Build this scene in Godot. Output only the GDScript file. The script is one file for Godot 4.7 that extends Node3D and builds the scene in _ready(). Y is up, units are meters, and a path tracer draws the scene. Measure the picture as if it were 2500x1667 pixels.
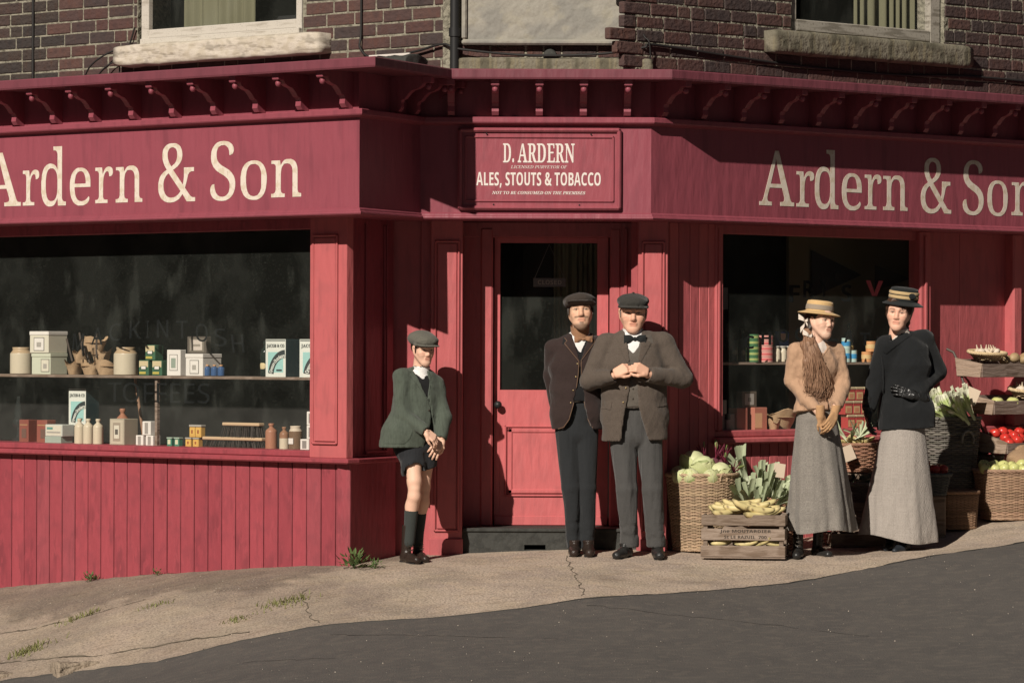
extends Node3D
# A corner shop on a hill: painted shopfront in four faces (street face, return, door chamfer, side street face), five people, baskets of produce.

# ---------------------------------------------------------------- mesh collector
class MB:
	var v := PackedVector3Array()
	var n := PackedVector3Array()
	var c := PackedColorArray()
	var ix := PackedInt32Array()
	var col := Color(1, 1, 1)
	func tri(a: Vector3, b: Vector3, d: Vector3):
		var k := v.size()
		var m := (b - a).cross(d - a).normalized()
		v.append(a); v.append(b); v.append(d)
		for i in 3:
			n.append(m); c.append(col)
		ix.append(k); ix.append(k + 2); ix.append(k + 1)
	func quad(a: Vector3, b: Vector3, d: Vector3, e: Vector3):
		var k := v.size()
		var m := (d - a).cross(e - b).normalized()
		v.append(a); v.append(b); v.append(d); v.append(e)
		for i in 4:
			n.append(m); c.append(col)
		for i in [0, 2, 1, 0, 3, 2]: ix.append(k + i)
	# box from mn to mx in frame t, with chamfered edges
	func box(t: Transform3D, mn: Vector3, mx: Vector3, b := 0.0):
		var ce := (mn + mx) * 0.5
		var h := (mx - mn) * 0.5
		b = minf(b, minf(h.x, minf(h.y, h.z)) * 0.95)
		for ax in 3:
			var a1 := (ax + 1) % 3
			var a2 := (ax + 2) % 3
			for sg in [-1.0, 1.0]:
				var q := []
				for w in [[-1, -1], [1, -1], [1, 1], [-1, 1]]:
					var p := Vector3.ZERO
					p[ax] = sg * h[ax]
					p[a1] = w[0] * (h[a1] - b)
					p[a2] = w[1] * (h[a2] - b)
					q.append(t * (ce + p))
				if sg > 0: quad(q[0], q[1], q[2], q[3])
				else: quad(q[0], q[3], q[2], q[1])
				if b > 0.0:
					for s1 in [-1.0, 1.0]:
						var e := []
						for w in [[0, -1], [0, 1], [1, 1], [1, -1]]:
							var p := Vector3.ZERO
							p[ax] = sg * (h[ax] - (b if w[0] == 1 else 0.0))
							p[a1] = s1 * (h[a1] - (0.0 if w[0] == 1 else b))
							p[a2] = w[1] * (h[a2] - b)
							e.append(t * (ce + p))
						if sg * s1 < 0: quad(e[0], e[1], e[2], e[3])
						else: quad(e[0], e[3], e[2], e[1])
		if b > 0.0:
			for sx in [-1.0, 1.0]:
				for sy in [-1.0, 1.0]:
					for sz in [-1.0, 1.0]:
						var s := Vector3(sx, sy, sz)
						var a := t * (ce + s * Vector3(h.x, h.y - b, h.z - b))
						var d := t * (ce + s * Vector3(h.x - b, h.y, h.z - b))
						var e := t * (ce + s * Vector3(h.x - b, h.y - b, h.z))
						if sx * sy * sz > 0: tri(a, d, e)
						else: tri(a, e, d)
	# polygon in x,y (counter-clockwise) extruded from z0 to z1
	func prism(t: Transform3D, poly: PackedVector2Array, z0: float, z1: float):
		if Geometry2D.is_polygon_clockwise(poly) == false: pass
		else: poly.reverse()
		var tr := Geometry2D.triangulate_polygon(poly)
		for i in range(0, tr.size(), 3):
			var a := poly[tr[i]]; var b := poly[tr[i + 1]]; var d := poly[tr[i + 2]]
			if (b - a).cross(d - a) < 0:
				var x := b; b = d; d = x
			tri(t * Vector3(a.x, a.y, z1), t * Vector3(b.x, b.y, z1), t * Vector3(d.x, d.y, z1))
			tri(t * Vector3(a.x, a.y, z0), t * Vector3(d.x, d.y, z0), t * Vector3(b.x, b.y, z0))
		var area := 0.0
		for i in poly.size():
			area += poly[i].cross(poly[(i + 1) % poly.size()])
		for i in poly.size():
			var a := poly[i]; var b := poly[(i + 1) % poly.size()]
			if area < 0:
				var x := a; a = b; b = x
			quad(t * Vector3(a.x, a.y, z0), t * Vector3(b.x, b.y, z0), t * Vector3(b.x, b.y, z1), t * Vector3(a.x, a.y, z1))
	# smooth grid of points rows[i][j]; wrap joins the last column to the first
	func grid(rows: Array, wrap := false, flip := false):
		var k := v.size()
		var nr := rows.size()
		var nc: int = rows[0].size()
		for i in nr:
			for j in nc:
				var p: Vector3 = rows[i][j]
				var up: Vector3 = rows[mini(i + 1, nr - 1)][j] - rows[maxi(i - 1, 0)][j]
				var j0 := (j - 1 + nc) % nc if wrap else maxi(j - 1, 0)
				var j1 := (j + 1) % nc if wrap else mini(j + 1, nc - 1)
				var ac: Vector3 = rows[i][j1] - rows[i][j0]
				var m := ac.cross(up)
				if m.length_squared() < 1e-14:
					var i2 := i + 1 if i == 0 else i - 1
					i2 = clampi(i2, 0, nr - 1)
					ac = rows[i2][j1] - rows[i2][j0]
					m = ac.cross(up)
				m = m.normalized()
				v.append(p); n.append(-m if flip else m); c.append(col)
		for i in nr - 1:
			for j in (nc if wrap else nc - 1):
				var a := k + i * nc + j
				var b := k + i * nc + (j + 1) % nc
				var q := [a, b + nc, b, a, a + nc, b + nc] if not flip else [a, b, b + nc, a, b + nc, a + nc]
				for w in q: ix.append(w)
	# tube along points, round section; r a float or an array; flat squashes the section along a direction
	func tube(pts: Array, r, sides := 6, cap := true, closed := false):
		var rows := []
		var u := Vector3.ZERO
		var m := pts.size()
		for i in m:
			var d: Vector3
			if closed: d = pts[(i + 1) % m] - pts[(i - 1 + m) % m]
			else: d = pts[mini(i + 1, m - 1)] - pts[maxi(i - 1, 0)]
			d = d.normalized()
			if u == Vector3.ZERO:
				u = d.cross(Vector3.UP if absf(d.y) < 0.9 else Vector3.RIGHT).normalized()
			u = (u - d * u.dot(d)).normalized()
			var w := d.cross(u)
			var rr: float = r[i] if r is Array else r
			var row := []
			for j in sides:
				var a := TAU * j / sides
				row.append(pts[i] + (u * cos(a) + w * sin(a)) * rr)
			rows.append(row)
		if closed: rows.append(rows[0])
		grid(rows, true)
		if cap and not closed:
			for e in [0, m - 1]:
				for j in range(1, sides - 1):
					if e == 0: tri(rows[e][0], rows[e][j + 1], rows[e][j])
					else: tri(rows[e][0], rows[e][j], rows[e][j + 1])
	# profile of (radius, height) turned round y; repeat a point for a sharp corner
	func lathe(t: Transform3D, prof: Array, seg := 20):
		var st := 0
		for i in range(1, prof.size() + 1):
			if i == prof.size() or prof[i] == prof[i - 1]:
				if i - st > 1:
					var rows := []
					for k in range(st, i):
						var row := []
						for j in seg:
							var a := TAU * j / seg
							row.append(t * Vector3(prof[k].x * cos(a), prof[k].y, -prof[k].x * sin(a)))
						rows.append(row)
					grid(rows, true)
				st = i
	# ball, dented by noise and lobes
	func ball(t: Transform3D, rad: Vector3, nu := 16, nv := 10, nz: FastNoiseLite = null, amp := 0.0, lobes := 0, la := 0.0):
		var rows := []
		for i in nv + 1:
			var ph := -PI / 2 + PI * i / nv
			var row := []
			for j in nu:
				var a := TAU * j / nu
				var d := Vector3(cos(ph) * cos(a), sin(ph), -cos(ph) * sin(a))
				var q := 1.0
				if nz: q += nz.get_noise_3dv(d) * amp
				if lobes > 0: q += cos(a * lobes) * la * cos(ph)
				row.append(t * (d * rad * q))
			rows.append(row)
		grid(rows, true)
	func mesh() -> ArrayMesh:
		var ar := []
		ar.resize(Mesh.ARRAY_MAX)
		ar[Mesh.ARRAY_VERTEX] = v
		ar[Mesh.ARRAY_NORMAL] = n
		ar[Mesh.ARRAY_COLOR] = c
		ar[Mesh.ARRAY_INDEX] = ix
		var m := ArrayMesh.new()
		m.add_surface_from_arrays(Mesh.PRIMITIVE_TRIANGLES, ar)
		return m

# ---------------------------------------------------------------- scene helpers
var M := {}
var taken := {}
const ID := Transform3D.IDENTITY
var serif := SystemFont.new()
var serifb := SystemFont.new()
var sans := SystemFont.new()
var sansb := SystemFont.new()

func numbered(called: String) -> String:
	var k: int = taken.get(called, 0)
	taken[called] = k + 1
	return called if k == 0 else "%s_%03d" % [called, k]

func tag(o: Node, label: String, category: String, group := ""):
	o.set_meta("label", label)
	o.set_meta("category", category)
	if group != "": o.set_meta("group", group)
	return o

func thing(called: String, label: String, category: String, t := ID, group := "") -> Node3D:
	var o := Node3D.new()
	o.name = numbered(called)
	add_child(o)
	o.transform = t
	tag(o, label, category, group)
	return o

func inst(parent: Node, called: String, mesh: Mesh, mat: Material, t := ID) -> MeshInstance3D:
	var o := MeshInstance3D.new()
	o.name = numbered(called) if parent == self else called
	o.mesh = mesh
	o.material_override = mat
	o.transform = t
	parent.add_child(o, true)
	return o

func part(parent: Node, called: String, mb: MB, mat: Material, t := ID) -> MeshInstance3D:
	return inst(parent, called, mb.mesh(), mat, t)

func one(called: String, mb: MB, mat: Material, label: String, category: String, t := ID, group := "") -> MeshInstance3D:
	var o := part(self, called, mb, mat, t)
	tag(o, label, category, group)
	return o

func at(x: float, y: float, z: float, turn := 0.0) -> Transform3D:
	return Transform3D(Basis(Vector3.UP, turn), Vector3(x, y, z))

# colours are given as linear values
func lin(r: float, g: float, b: float) -> Color:
	return Color(r, g, b).linear_to_srgb()

func noise_bytes(sd: int, freq: float, w: int, h: int, kind := 0) -> PackedByteArray:
	var f := FastNoiseLite.new()
	f.seed = sd
	f.frequency = freq
	f.noise_type = FastNoiseLite.TYPE_SIMPLEX_SMOOTH if kind == 0 else FastNoiseLite.TYPE_CELLULAR
	f.fractal_octaves = 4
	var im := f.get_seamless_image(w, h)
	im.convert(Image.FORMAT_L8)
	return im.get_data()

# layers: [seed, frequency, stretch x, stretch y, colour (linear), low, high, amount]
func ptex(nominal: int, base: Vector3, layers: Array) -> ImageTexture:
	var size := nominal * 5 / 8
	var n := size * size
	var R := PackedFloat32Array(); R.resize(n); R.fill(base.x)
	var Gc := PackedFloat32Array(); Gc.resize(n); Gc.fill(base.y)
	var B := PackedFloat32Array(); B.resize(n); B.fill(base.z)
	for L in layers:
		var w: int = size / int(L[2])
		var h: int = size / int(L[3])
		var f := FastNoiseLite.new()
		f.seed = L[0]
		f.frequency = L[1] * 1.6
		f.fractal_octaves = 4
		var im := f.get_seamless_image(w, h)
		im.convert(Image.FORMAT_L8)
		if w != size or h != size: im.resize(size, size, Image.INTERPOLATE_BILINEAR)
		var d := im.get_data()
		var col: Vector3 = L[4]
		var lo: float = L[5] * 255.0
		var k: float = 1.0 / ((L[6] - L[5]) * 255.0)
		var am: float = L[7]
		for i in n:
			var t := clampf((d[i] - lo) * k, 0.0, 1.0) * am
			if t > 0.0:
				R[i] += (col.x - R[i]) * t
				Gc[i] += (col.y - Gc[i]) * t
				B[i] += (col.z - B[i]) * t
	var lut := PackedByteArray()
	lut.resize(4096)
	for i in 4096: lut[i] = int(clampf(Color(i / 4095.0, 0, 0).linear_to_srgb().r, 0, 1) * 255.0 + 0.5)
	var out := PackedByteArray()
	out.resize(n * 3)
	for i in n:
		out[i * 3] = lut[int(clampf(R[i], 0, 1) * 4095.0)]
		out[i * 3 + 1] = lut[int(clampf(Gc[i], 0, 1) * 4095.0)]
		out[i * 3 + 2] = lut[int(clampf(B[i], 0, 1) * 4095.0)]
	var res := Image.create_from_data(size, size, false, Image.FORMAT_RGB8, out)
	return ImageTexture.create_from_image(res)

func ntex(sd: int, freq: float, size: int, depth: float, sx := 1, sy := 1) -> ImageTexture:
	var f := FastNoiseLite.new()
	f.seed = sd
	f.frequency = freq
	f.fractal_octaves = 4
	var im := f.get_seamless_image(size / sx, size / sy)
	im.convert(Image.FORMAT_RGBA8)
	im.resize(size, size, Image.INTERPOLATE_BILINEAR)
	im.bump_map_to_normal_map(depth)
	return ImageTexture.create_from_image(im)

func mt(key: String, col: Color, rough := 0.8, tex: Texture2D = null, scale := 1.0, nrm: Texture2D = null, nscale := 0.5) -> StandardMaterial3D:
	var m := StandardMaterial3D.new()
	m.albedo_color = col
	m.roughness = rough
	m.metallic_specular = 0.4
	if tex:
		m.albedo_texture = tex
	if nrm:
		m.normal_enabled = true
		m.normal_texture = nrm
		m.normal_scale = nscale
	if tex or nrm:
		m.uv1_triplanar = true
		m.uv1_scale = Vector3.ONE * scale
	M[key] = m
	return m

# a copy of a material in another tone
func tone(key: String, from: String, col: Color) -> StandardMaterial3D:
	var m: StandardMaterial3D = M[from].duplicate()
	m.albedo_color = col
	M[key] = m
	return m

# text fitted into the rectangle x0..x1, y0..y1 of a frame, standing at depth z
func text(parent: Node, called: String, s: String, font: Font, x0: float, x1: float, y0: float, y1: float, z: float, fr: Transform3D, mat: Material, shear := 0.0, depth := 0.002) -> MeshInstance3D:
	var tm := TextMesh.new()
	tm.text = s
	tm.font = font
	tm.font_size = 64
	tm.pixel_size = 0.01
	tm.depth = 0.05
	tm.curve_step = 2.0
	var b := tm.get_aabb()
	var k := Vector3((x1 - x0) / b.size.x, (y1 - y0) / b.size.y, depth / 0.05)
	var bs := Basis(Vector3(k.x, 0, 0), Vector3(shear * k.y, k.y, 0), Vector3(0, 0, k.z))
	var p := Vector3(x0 - b.position.x * k.x - shear * b.position.y * k.y * 1.0, y0 - b.position.y * k.y, z + depth * 0.5)
	return inst(parent, called, tm, mat, fr * Transform3D(bs, p))

# ---------------------------------------------------------------- ground heights
const GP = [[-3.78,-1.85,0.00086],[-2.67,-0.94,0.00741],[-1.90,-0.31,-0.00525],[-1.08,0.38,0.01447],[-5.76,-3.49,0.00341],[-0.45,-0.31,-0.00910],[0.48,-0.05,0.00947],[0.85,0.02,-0.00522],[-0.63,0.36,-0.00583],[1.97,0.05,0.01062],[2.81,-0.75,-0.03236],[1.23,-0.35,0.00461],[3.62,-2.20,-0.01448],[3.29,-1.75,0.02222],[1.62,-0.20,-0.00063],[3.57,-0.30,0.00272],[3.02,0.15,0.01135],[2.69,0.40,0.00886],[2.29,0.70,-0.00603],[1.86,1.00,-0.01364],[1.41,1.35,0.00153],[0.88,1.70,-0.01072],[0.47,1.95,0.02920],[0.12,2.15,-0.00992],[-0.36,2.30,-0.01172],[-0.75,2.36,-0.01096],[-1.14,2.40,0.02502],[-1.55,2.40,-0.00086],[-1.90,2.38,0.02175],[-2.21,2.30,-0.04753],[-2.73,2.10,0.00581],[-3.25,1.85,-0.01259],[-3.44,0.50,-0.02090],[-2.56,1.00,0.03667],[0.01,5.20,0.00370],[2.79,5.20,-0.00307],[-1.51,4.30,0.00418],[1.61,3.10,-0.00463],[1.45,5.20,0.00020],[-14.00,14.00,0.00087],[-6.00,14.00,0.00012],[0.00,14.00,-0.00010],[6.00,14.00,0.00078],[14.00,14.00,-0.00066],[7.00,-5.00,0.00115],[8.00,1.00,0.00325],[8.00,5.00,-0.00181],[-7.00,2.00,0.00101],[-8.00,-5.00,-0.00320],[12.00,-8.00,0.00002]]
func ground(x: float, z: float) -> float:
	x = clampf(x, -16, 16)
	z = clampf(z, -9, 16)
	var h := -0.77167 + 0.05917 * x - 0.00555 * z
	for g in GP:
		var dx: float = x - g[0]
		var dz: float = z - g[1]
		var r := dx * dx + dz * dz
		if r > 1e-9: h += g[2] * r * log(r)
	return h

# ---------------------------------------------------------------- shopfront frames: x along the face, y up, z outwards
var FR := {}
var CH := []        # per face: normal (x, z) and distance
func chain(n: float) -> Array:
	var out := []
	out.append(FR.L * Vector3(-6.6, 0, n))
	for i in 3:
		var a: Vector3 = CH[i]
		var b: Vector3 = CH[i + 1]
		var det := a.x * b.y - a.y * b.x
		var da := a.z + n
		var db := b.z + n
		out.append(Vector3((da * b.y - db * a.y) / det, 0, (a.x * db - b.x * da) / det))
	out.append(FR.R * Vector3(5.6, 0, n))
	return out

# profile of (n, y) swept along face number i, in the frame of that face
func run(i: int, prof: Array) -> MB:
	var mb := MB.new()
	var inv: Transform3D = FR["LTCR"[i]].affine_inverse()
	for k in prof.size() - 1:
		var c0 := chain(prof[k].x)
		var c1 := chain(prof[k + 1].x)
		var a: Vector3 = c0[i]; a.y = prof[k].y
		var b: Vector3 = c0[i + 1]; b.y = prof[k].y
		var c: Vector3 = c1[i + 1]; c.y = prof[k + 1].y
		var d: Vector3 = c1[i]; d.y = prof[k + 1].y
		mb.quad(inv * a, inv * b, inv * c, inv * d)
	return mb

var HZ := Transform3D(Basis(Vector3(1, 0, 0), Vector3(0, 0, -1), Vector3(0, 1, 0)), Vector3.ZERO)
var rng := RandomNumberGenerator.new()
var shop: Node3D

func bx(s0, s1, y0, y1, n0, n1, b := 0.004) -> MB:
	var mb := MB.new()
	mb.box(ID, Vector3(s0, y0, n0), Vector3(s1, y1, n1), b)
	return mb

# a bar with worn, uneven faces
func rough_bar(x0, x1, y0, y1, z0, z1, amp: float, sd: int, nx := 40) -> MB:
	var mb := MB.new()
	var f := FastNoiseLite.new()
	f.seed = sd
	f.frequency = 3.0
	var rows := []
	var c := Vector2((y0 + y1) * 0.5, (z0 + z1) * 0.5)
	var h := Vector2((y1 - y0) * 0.5, (z1 - z0) * 0.5)
	for i in nx + 3:
		var x: float = lerpf(x0, x1, clampf((i - 1.0) / nx, 0, 1))
		var row := []
		for j in 28:
			var a := TAU * j / 28
			var d := Vector2(cos(a), sin(a))
			var q := 1.0 / pow(pow(absf(d.x), 12.0) + pow(absf(d.y), 12.0), 1.0 / 12.0)
			if i == 0 or i == nx + 2: q = 0.0
			var p := Vector3(x, c.x + d.x * q * h.x, c.y + d.y * q * h.y)
			var e := 1.0 - pow(clampf(absf(x - (x0 + x1) * 0.5) / ((x1 - x0) * 0.5), 0, 1), 30) * 0.12
			p.y = c.x + (p.y - c.x) * e
			if q > 0: p += Vector3(f.get_noise_3d(p.x * 0.7, p.y, p.z), f.get_noise_3d(p.x, p.y * 2, p.z + 9) * 1.2, f.get_noise_3d(p.x + 5, p.y * 3, p.z)) * amp
			row.append(p)
		rows.append(row)
	mb.grid(rows, true)
	return mb

func setup_view():
	var cam := Camera3D.new()
	cam.name = "camera"
	cam.fov = 10.82
	cam.near = 0.1
	cam.far = 400.0
	cam.position = Vector3(0, 1.45, 24.8)
	cam.rotation = Vector3(0.00187, 0, 0.0033)
	add_child(cam)
	cam.current = true
	var sky := Sky.new()
	var sm := ProceduralSkyMaterial.new()
	sm.sky_top_color = Color(0.30, 0.43, 0.60)
	sm.sky_horizon_color = Color(0.66, 0.70, 0.74)
	sm.ground_bottom_color = Color(0.16, 0.15, 0.14)
	sm.ground_horizon_color = Color(0.5, 0.5, 0.5)
	sm.sky_energy_multiplier = 0.34
	sky.sky_material = sm
	var env := Environment.new()
	env.background_mode = Environment.BG_SKY
	env.sky = sky
	env.tonemap_mode = Environment.TONE_MAPPER_LINEAR
	env.tonemap_exposure = 1.2
	env.sdfgi_enabled = true
	env.ssao_enabled = true
	env.ssil_enabled = true
	var we := WorldEnvironment.new()
	we.name = "world_environment"
	we.environment = env
	add_child(we)
	var sun := DirectionalLight3D.new()
	sun.name = "sun"
	sun.light_energy = 1.35
	sun.light_color = Color(1.0, 0.965, 0.915)
	sun.light_angular_distance = 0.5
	sun.shadow_enabled = true
	var az := deg_to_rad(25.5)
	var el := deg_to_rad(31.5)
	sun.basis = Basis.looking_at(Vector3(sin(az) * cos(el), -sin(el), -cos(az) * cos(el)))
	add_child(sun)

func setup_materials():
	serif.font_names = PackedStringArray(["Droid Serif"])
	serifb.font_names = PackedStringArray(["Droid Serif"]); serifb.font_weight = 700
	sans.font_names = PackedStringArray(["Droid Sans"])
	sansb.font_names = PackedStringArray(["Droid Sans"]); sansb.font_weight = 700
	var one3 := Vector3.ONE
	# worn gloss paint: blotches, runs of dirt and rubbed patches
	var pt1 := ptex(512, Vector3(.96, .96, .96), [[3, .012, 1, 1, Vector3(.78, .86, .86), .45, .75, .55], [4, .02, 1, 5, Vector3(.5, .62, .62), .6, .85, .45], [5, .04, 1, 3, Vector3(1.12, 1.15, 1.12), .6, .75, .7], [6, .15, 1, 1, Vector3(.7, .8, .8), .55, .8, .25]])
	var pt2 := ptex(512, Vector3(.97, .97, .97), [[13, .01, 1, 1, Vector3(.84, .9, .9), .45, .75, .6], [14, .03, 1, 8, Vector3(.70, .78, .78), .55, .8, .5], [16, .2, 1, 1, Vector3(.8, .85, .85), .5, .8, .3]])
	var pt3 := ptex(512, Vector3(.97, .97, .97), [[13, .008, 1, 1, Vector3(.85, .88, .88), .45, .75, .6], [17, .02, 1, 6, Vector3(.55, .62, .62), .6, .85, .45], [18, .06, 1, 10, Vector3(.7, .76, .76), .58, .8, .35], [16, .2, 1, 1, Vector3(.8, .85, .85), .5, .8, .25]])
	var pn := ntex(21, .03, 512, 6.0, 1, 4)
	mt("dull", lin(.315, .06, .074), .45, pt1, .8, pn, .25)
	mt("fascia", lin(.275, .064, .086), .5, pt3, .55, pn, .2)
	mt("bright", lin(.48, .118, .122), .4, pt2, .9, pn, .22)
	tone("dull2", "dull", lin(.29, .054, .068)); tone("dull3", "dull", lin(.335, .063, .078)); tone("dull4", "dull", lin(.305, .066, .08))
	tone("bright2", "bright", lin(.43, .102, .11)); tone("bright3", "bright", lin(.54, .132, .136))
	tone("cornice", "fascia", lin(.18, .05, .066))
	mt("cream", lin(.70, .615, .525), .6, ptex(256, Vector3(.95, .95, .95), [[31, .03, 1, 1, Vector3(.8, .76, .68), .5, .7, .8], [32, .12, 1, 2, Vector3(.6, .55, .45), .66, .8, .6]]), 1.2)
	mt("white_sign", lin(.76, .7, .65), .5, ptex(128, Vector3(.96, .96, .96), [[33, .05, 1, 1, Vector3(.72, .58, .55), .5, .75, .7]]), 4.0)
	# bricks
	var bt := ptex(512, Vector3(.9, .9, .9), [[41, .02, 1, 1, Vector3(.6, .62, .66), .45, .8, .8], [42, .02, 1, 3, Vector3(1.0, .8, .7), .58, .8, .7], [43, .12, 1, 1, Vector3(.35, .36, .38), .58, .8, .55]])
	var bn := ntex(44, .06, 256, 10.0)
	var bc := [Vector3(.084, .05, .045), Vector3(.094, .05, .044), Vector3(.072, .046, .042), Vector3(.104, .058, .049), Vector3(.064, .046, .043)]
	for i in 5:
		mt("brick%d" % i, lin(bc[i].x, bc[i].y, bc[i].z), .85, bt, 1.7, bn, .3).uv1_world_triplanar = true
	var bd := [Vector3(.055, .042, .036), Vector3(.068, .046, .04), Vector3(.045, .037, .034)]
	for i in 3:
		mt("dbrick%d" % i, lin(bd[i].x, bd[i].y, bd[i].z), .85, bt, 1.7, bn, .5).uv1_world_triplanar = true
	mt("mortar", lin(.28, .26, .2), .95, ptex(256, Vector3(.9, .9, .9), [[45, .05, 1, 1, Vector3(.5, .5, .48), .46, .66, .7]]), 1.1, bn, .5)
	mt("stone", lin(.20, .18, .135), .9, ptex(512, Vector3(.9, .9, .9), [[51, .02, 2, 16, Vector3(.4, .4, .36), .45, .7, .85], [52, .03, 1, 12, Vector3(1.0, .95, .8), .6, .75, .7], [53, .1, 1, 1, Vector3(.5, .5, .45), .5, .8, .5]]), 1.2, bn, .25)
	mt("white_stone", lin(.56, .5, .42), .8, ptex(512, Vector3(.95, .95, .95), [[54, .015, 1, 1, Vector3(.8, .78, .72), .45, .7, .8], [55, .05, 6, 1, Vector3(.4, .37, .33), .66, .76, .6], [50, .02, 2, 1, Vector3(.35, .34, .32), .62, .8, .6], [56, .2, 1, 1, Vector3(.6, .58, .52), .6, .8, .5]]), 1.0, ntex(57, .05, 256, 6.0, 4, 1), .4)
	mt("white_wood", lin(.52, .48, .42), .6, ptex(256, Vector3(.95, .95, .95), [[58, .05, 8, 1, Vector3(.55, .52, .48), .6, .78, .6], [57, .2, 1, 1, Vector3(.3, .28, .26), .7, .8, .6]]), 1.5)
	mt("grey_wood", lin(.36, .33, .28), .7, ptex(256, Vector3(.95, .95, .95), [[59, .05, 8, 1, Vector3(.4, .38, .35), .55, .75, .7], [57, .1, 1, 1, Vector3(.3, .28, .26), .66, .8, .6]]), 1.5)
	mt("grey_panel", lin(.31, .29, .245), .75, ptex(512, Vector3(.95, .95, .95), [[60, .008, 1, 1, Vector3(.7, .72, .76), .45, .7, .8], [61, .02, 1, 1, Vector3(1.0, .98, .9), .6, .8, .5]]), .6, ntex(62, .06, 256, 4.0), .3)
	mt("black_iron", lin(.018, .018, .018), .5)
	mt("cable", lin(.02, .018, .017), .6)
	mt("step", lin(.05, .05, .045), .8, ptex(256, Vector3(.9, .9, .9), [[63, .03, 1, 1, Vector3(.55, .55, .55), .5, .7, .7], [64, .1, 1, 1, Vector3(1.6, 1.5, 1.3), .7, .8, .5]]), 1.2, bn, .12)
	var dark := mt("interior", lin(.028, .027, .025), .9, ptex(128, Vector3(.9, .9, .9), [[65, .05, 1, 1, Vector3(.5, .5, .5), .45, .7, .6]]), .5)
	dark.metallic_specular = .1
	# window glass with smears of dust
	var gi := ptex(512, Vector3(.5, .5, .5), [[90, .006, 1, 1, Vector3(.2, .2, .2), .4, .7, 1.0], [91, .02, 1, 3, Vector3(.9, .9, .9), .58, .8, .7], [92, .2, 1, 1, Vector3(1, 1, 1), .76, .8, .6]]).get_image()
	gi.convert(Image.FORMAT_RGBA8)
	for yy in gi.get_height():
		for xx in gi.get_width():
			var q := gi.get_pixel(xx, yy).srgb_to_linear().r
			gi.set_pixel(xx, yy, Color(.62, .64, .6, .012 + .05 * q * q))
	var g := mt("glass", Color(1, 1, 1, 1), .02, ImageTexture.create_from_image(gi), .45)
	g.transparency = BaseMaterial3D.TRANSPARENCY_ALPHA
	g.metallic_specular = .5
	g = mt("glassware", Color(.3, .33, .32, .16), .05)
	g.transparency = BaseMaterial3D.TRANSPARENCY_ALPHA
	mt("glass_letter", lin(.007, .008, .009), .6).metallic_specular = .15
	tone("sign_red", "bright", lin(.31, .075, .094))
	mt("kerb", lin(.27, .215, .16), .9, null, 1, bn, .6).uv1_triplanar = true
	mt("house_brick", lin(.16, .085, .06), .9)
	mt("slate", lin(.05, .052, .058), .6)
	mt("curtain", lin(.15, .145, .09), .9)
	mt("pavement", lin(.53, .425, .335), .93, ptex(768, Vector3(.86, .86, .86), [[71, .004, 1, 1, Vector3(.62, .62, .66), .42, .68, .85], [72, .012, 1, 1, Vector3(1.0, .97, .9), .55, .8, .6], [73, .12, 1, 1, Vector3(.36, .36, .38), .5, .7, .85], [74, .16, 1, 1, Vector3(1.4, 1.36, 1.3), .58, .7, .9], [70, .03, 3, 1, Vector3(.5, .48, .46), .62, .78, .6]]), .42, ntex(75, .3, 512, 5.0), .22)
	mt("asphalt", lin(.118, .106, .096), .9, ptex(768, Vector3(.88, .88, .88), [[76, .005, 1, 1, Vector3(.75, .76, .78), .45, .7, .8], [77, .25, 1, 1, Vector3(.55, .55, .55), .5, .75, .7], [78, .3, 1, 1, Vector3(3.0, 2.9, 2.8), .74, .8, .9], [79, .02, 1, 1, Vector3(1.1, 1.06, 1.0), .55, .75, .6]]), .5, ntex(80, .3, 512, 5.0), .25)
	M.pavement.vertex_color_use_as_albedo = true
	mt("grit", Color(1, 1, 1), .9).vertex_color_use_as_albedo = true
	mt("tar", lin(.06, .055, .05), .9)
	mt("moss", lin(.14, .115, .085), .95)

# bricks of one wall face; holes are rectangles [s0, s1, y0, y1]
func bricks(fr: Transform3D, n: float, s0: float, s1: float, y0: float, y1: float, bl: float, ch: float, holes: Array, darker: float):
	var meshes := {}
	var r := int((y1 - y0) / ch)
	for i in r:
		var y := y0 + i * ch
		var s := s1 - bl * (0.5 if i % 2 == 0 else 0.0) - (bl * .25 if i % 4 == 1 else 0.0)
		var ends := [s1]
		if s < s1 - .02: ends.append(s)
		while s > s0:
			s -= bl * 0.5 if rng.randf() < 0.13 else bl
			ends.append(s)
		for k in ends.size() - 1:
			var segs := [[ends[k + 1], ends[k]]]
			for h in holes:
				if y + ch > h[2] + .02 and y < h[3] - .02:
					var nx := []
					for q in segs:
						if q[1] <= h[0] or q[0] >= h[1]: nx.append(q)
						else:
							if q[0] < h[0] - .03: nx.append([q[0], h[0]])
							if q[1] > h[1] + .03: nx.append([h[1], q[1]])
					segs = nx
			for q in segs:
				var w: float = q[1] - q[0] - .011
				if w < .03: continue
				var key := int(round(w * 100)) * 10 + rng.randi_range(0, 2)
				if not meshes.has(key):
					var mb := MB.new()
					mb.box(ID, Vector3(-w / 2, -ch / 2 + .0055, -.05), Vector3(w / 2, ch / 2 - .0055, .006), .005 + .0015 * (key % 3))
					meshes[key] = mb.mesh()
				var mid: float = (q[0] + q[1]) * 0.5
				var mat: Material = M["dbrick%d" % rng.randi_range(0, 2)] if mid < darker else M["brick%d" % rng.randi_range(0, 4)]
				var t := fr * Transform3D(Basis(Vector3.BACK, rng.randf_range(-.012, .012)), Vector3(mid, y + ch / 2 + rng.randf_range(-.002, .002), n + rng.randf_range(-.002, .003)))
				inst(shop, "brick", meshes[key], mat, t)

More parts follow.
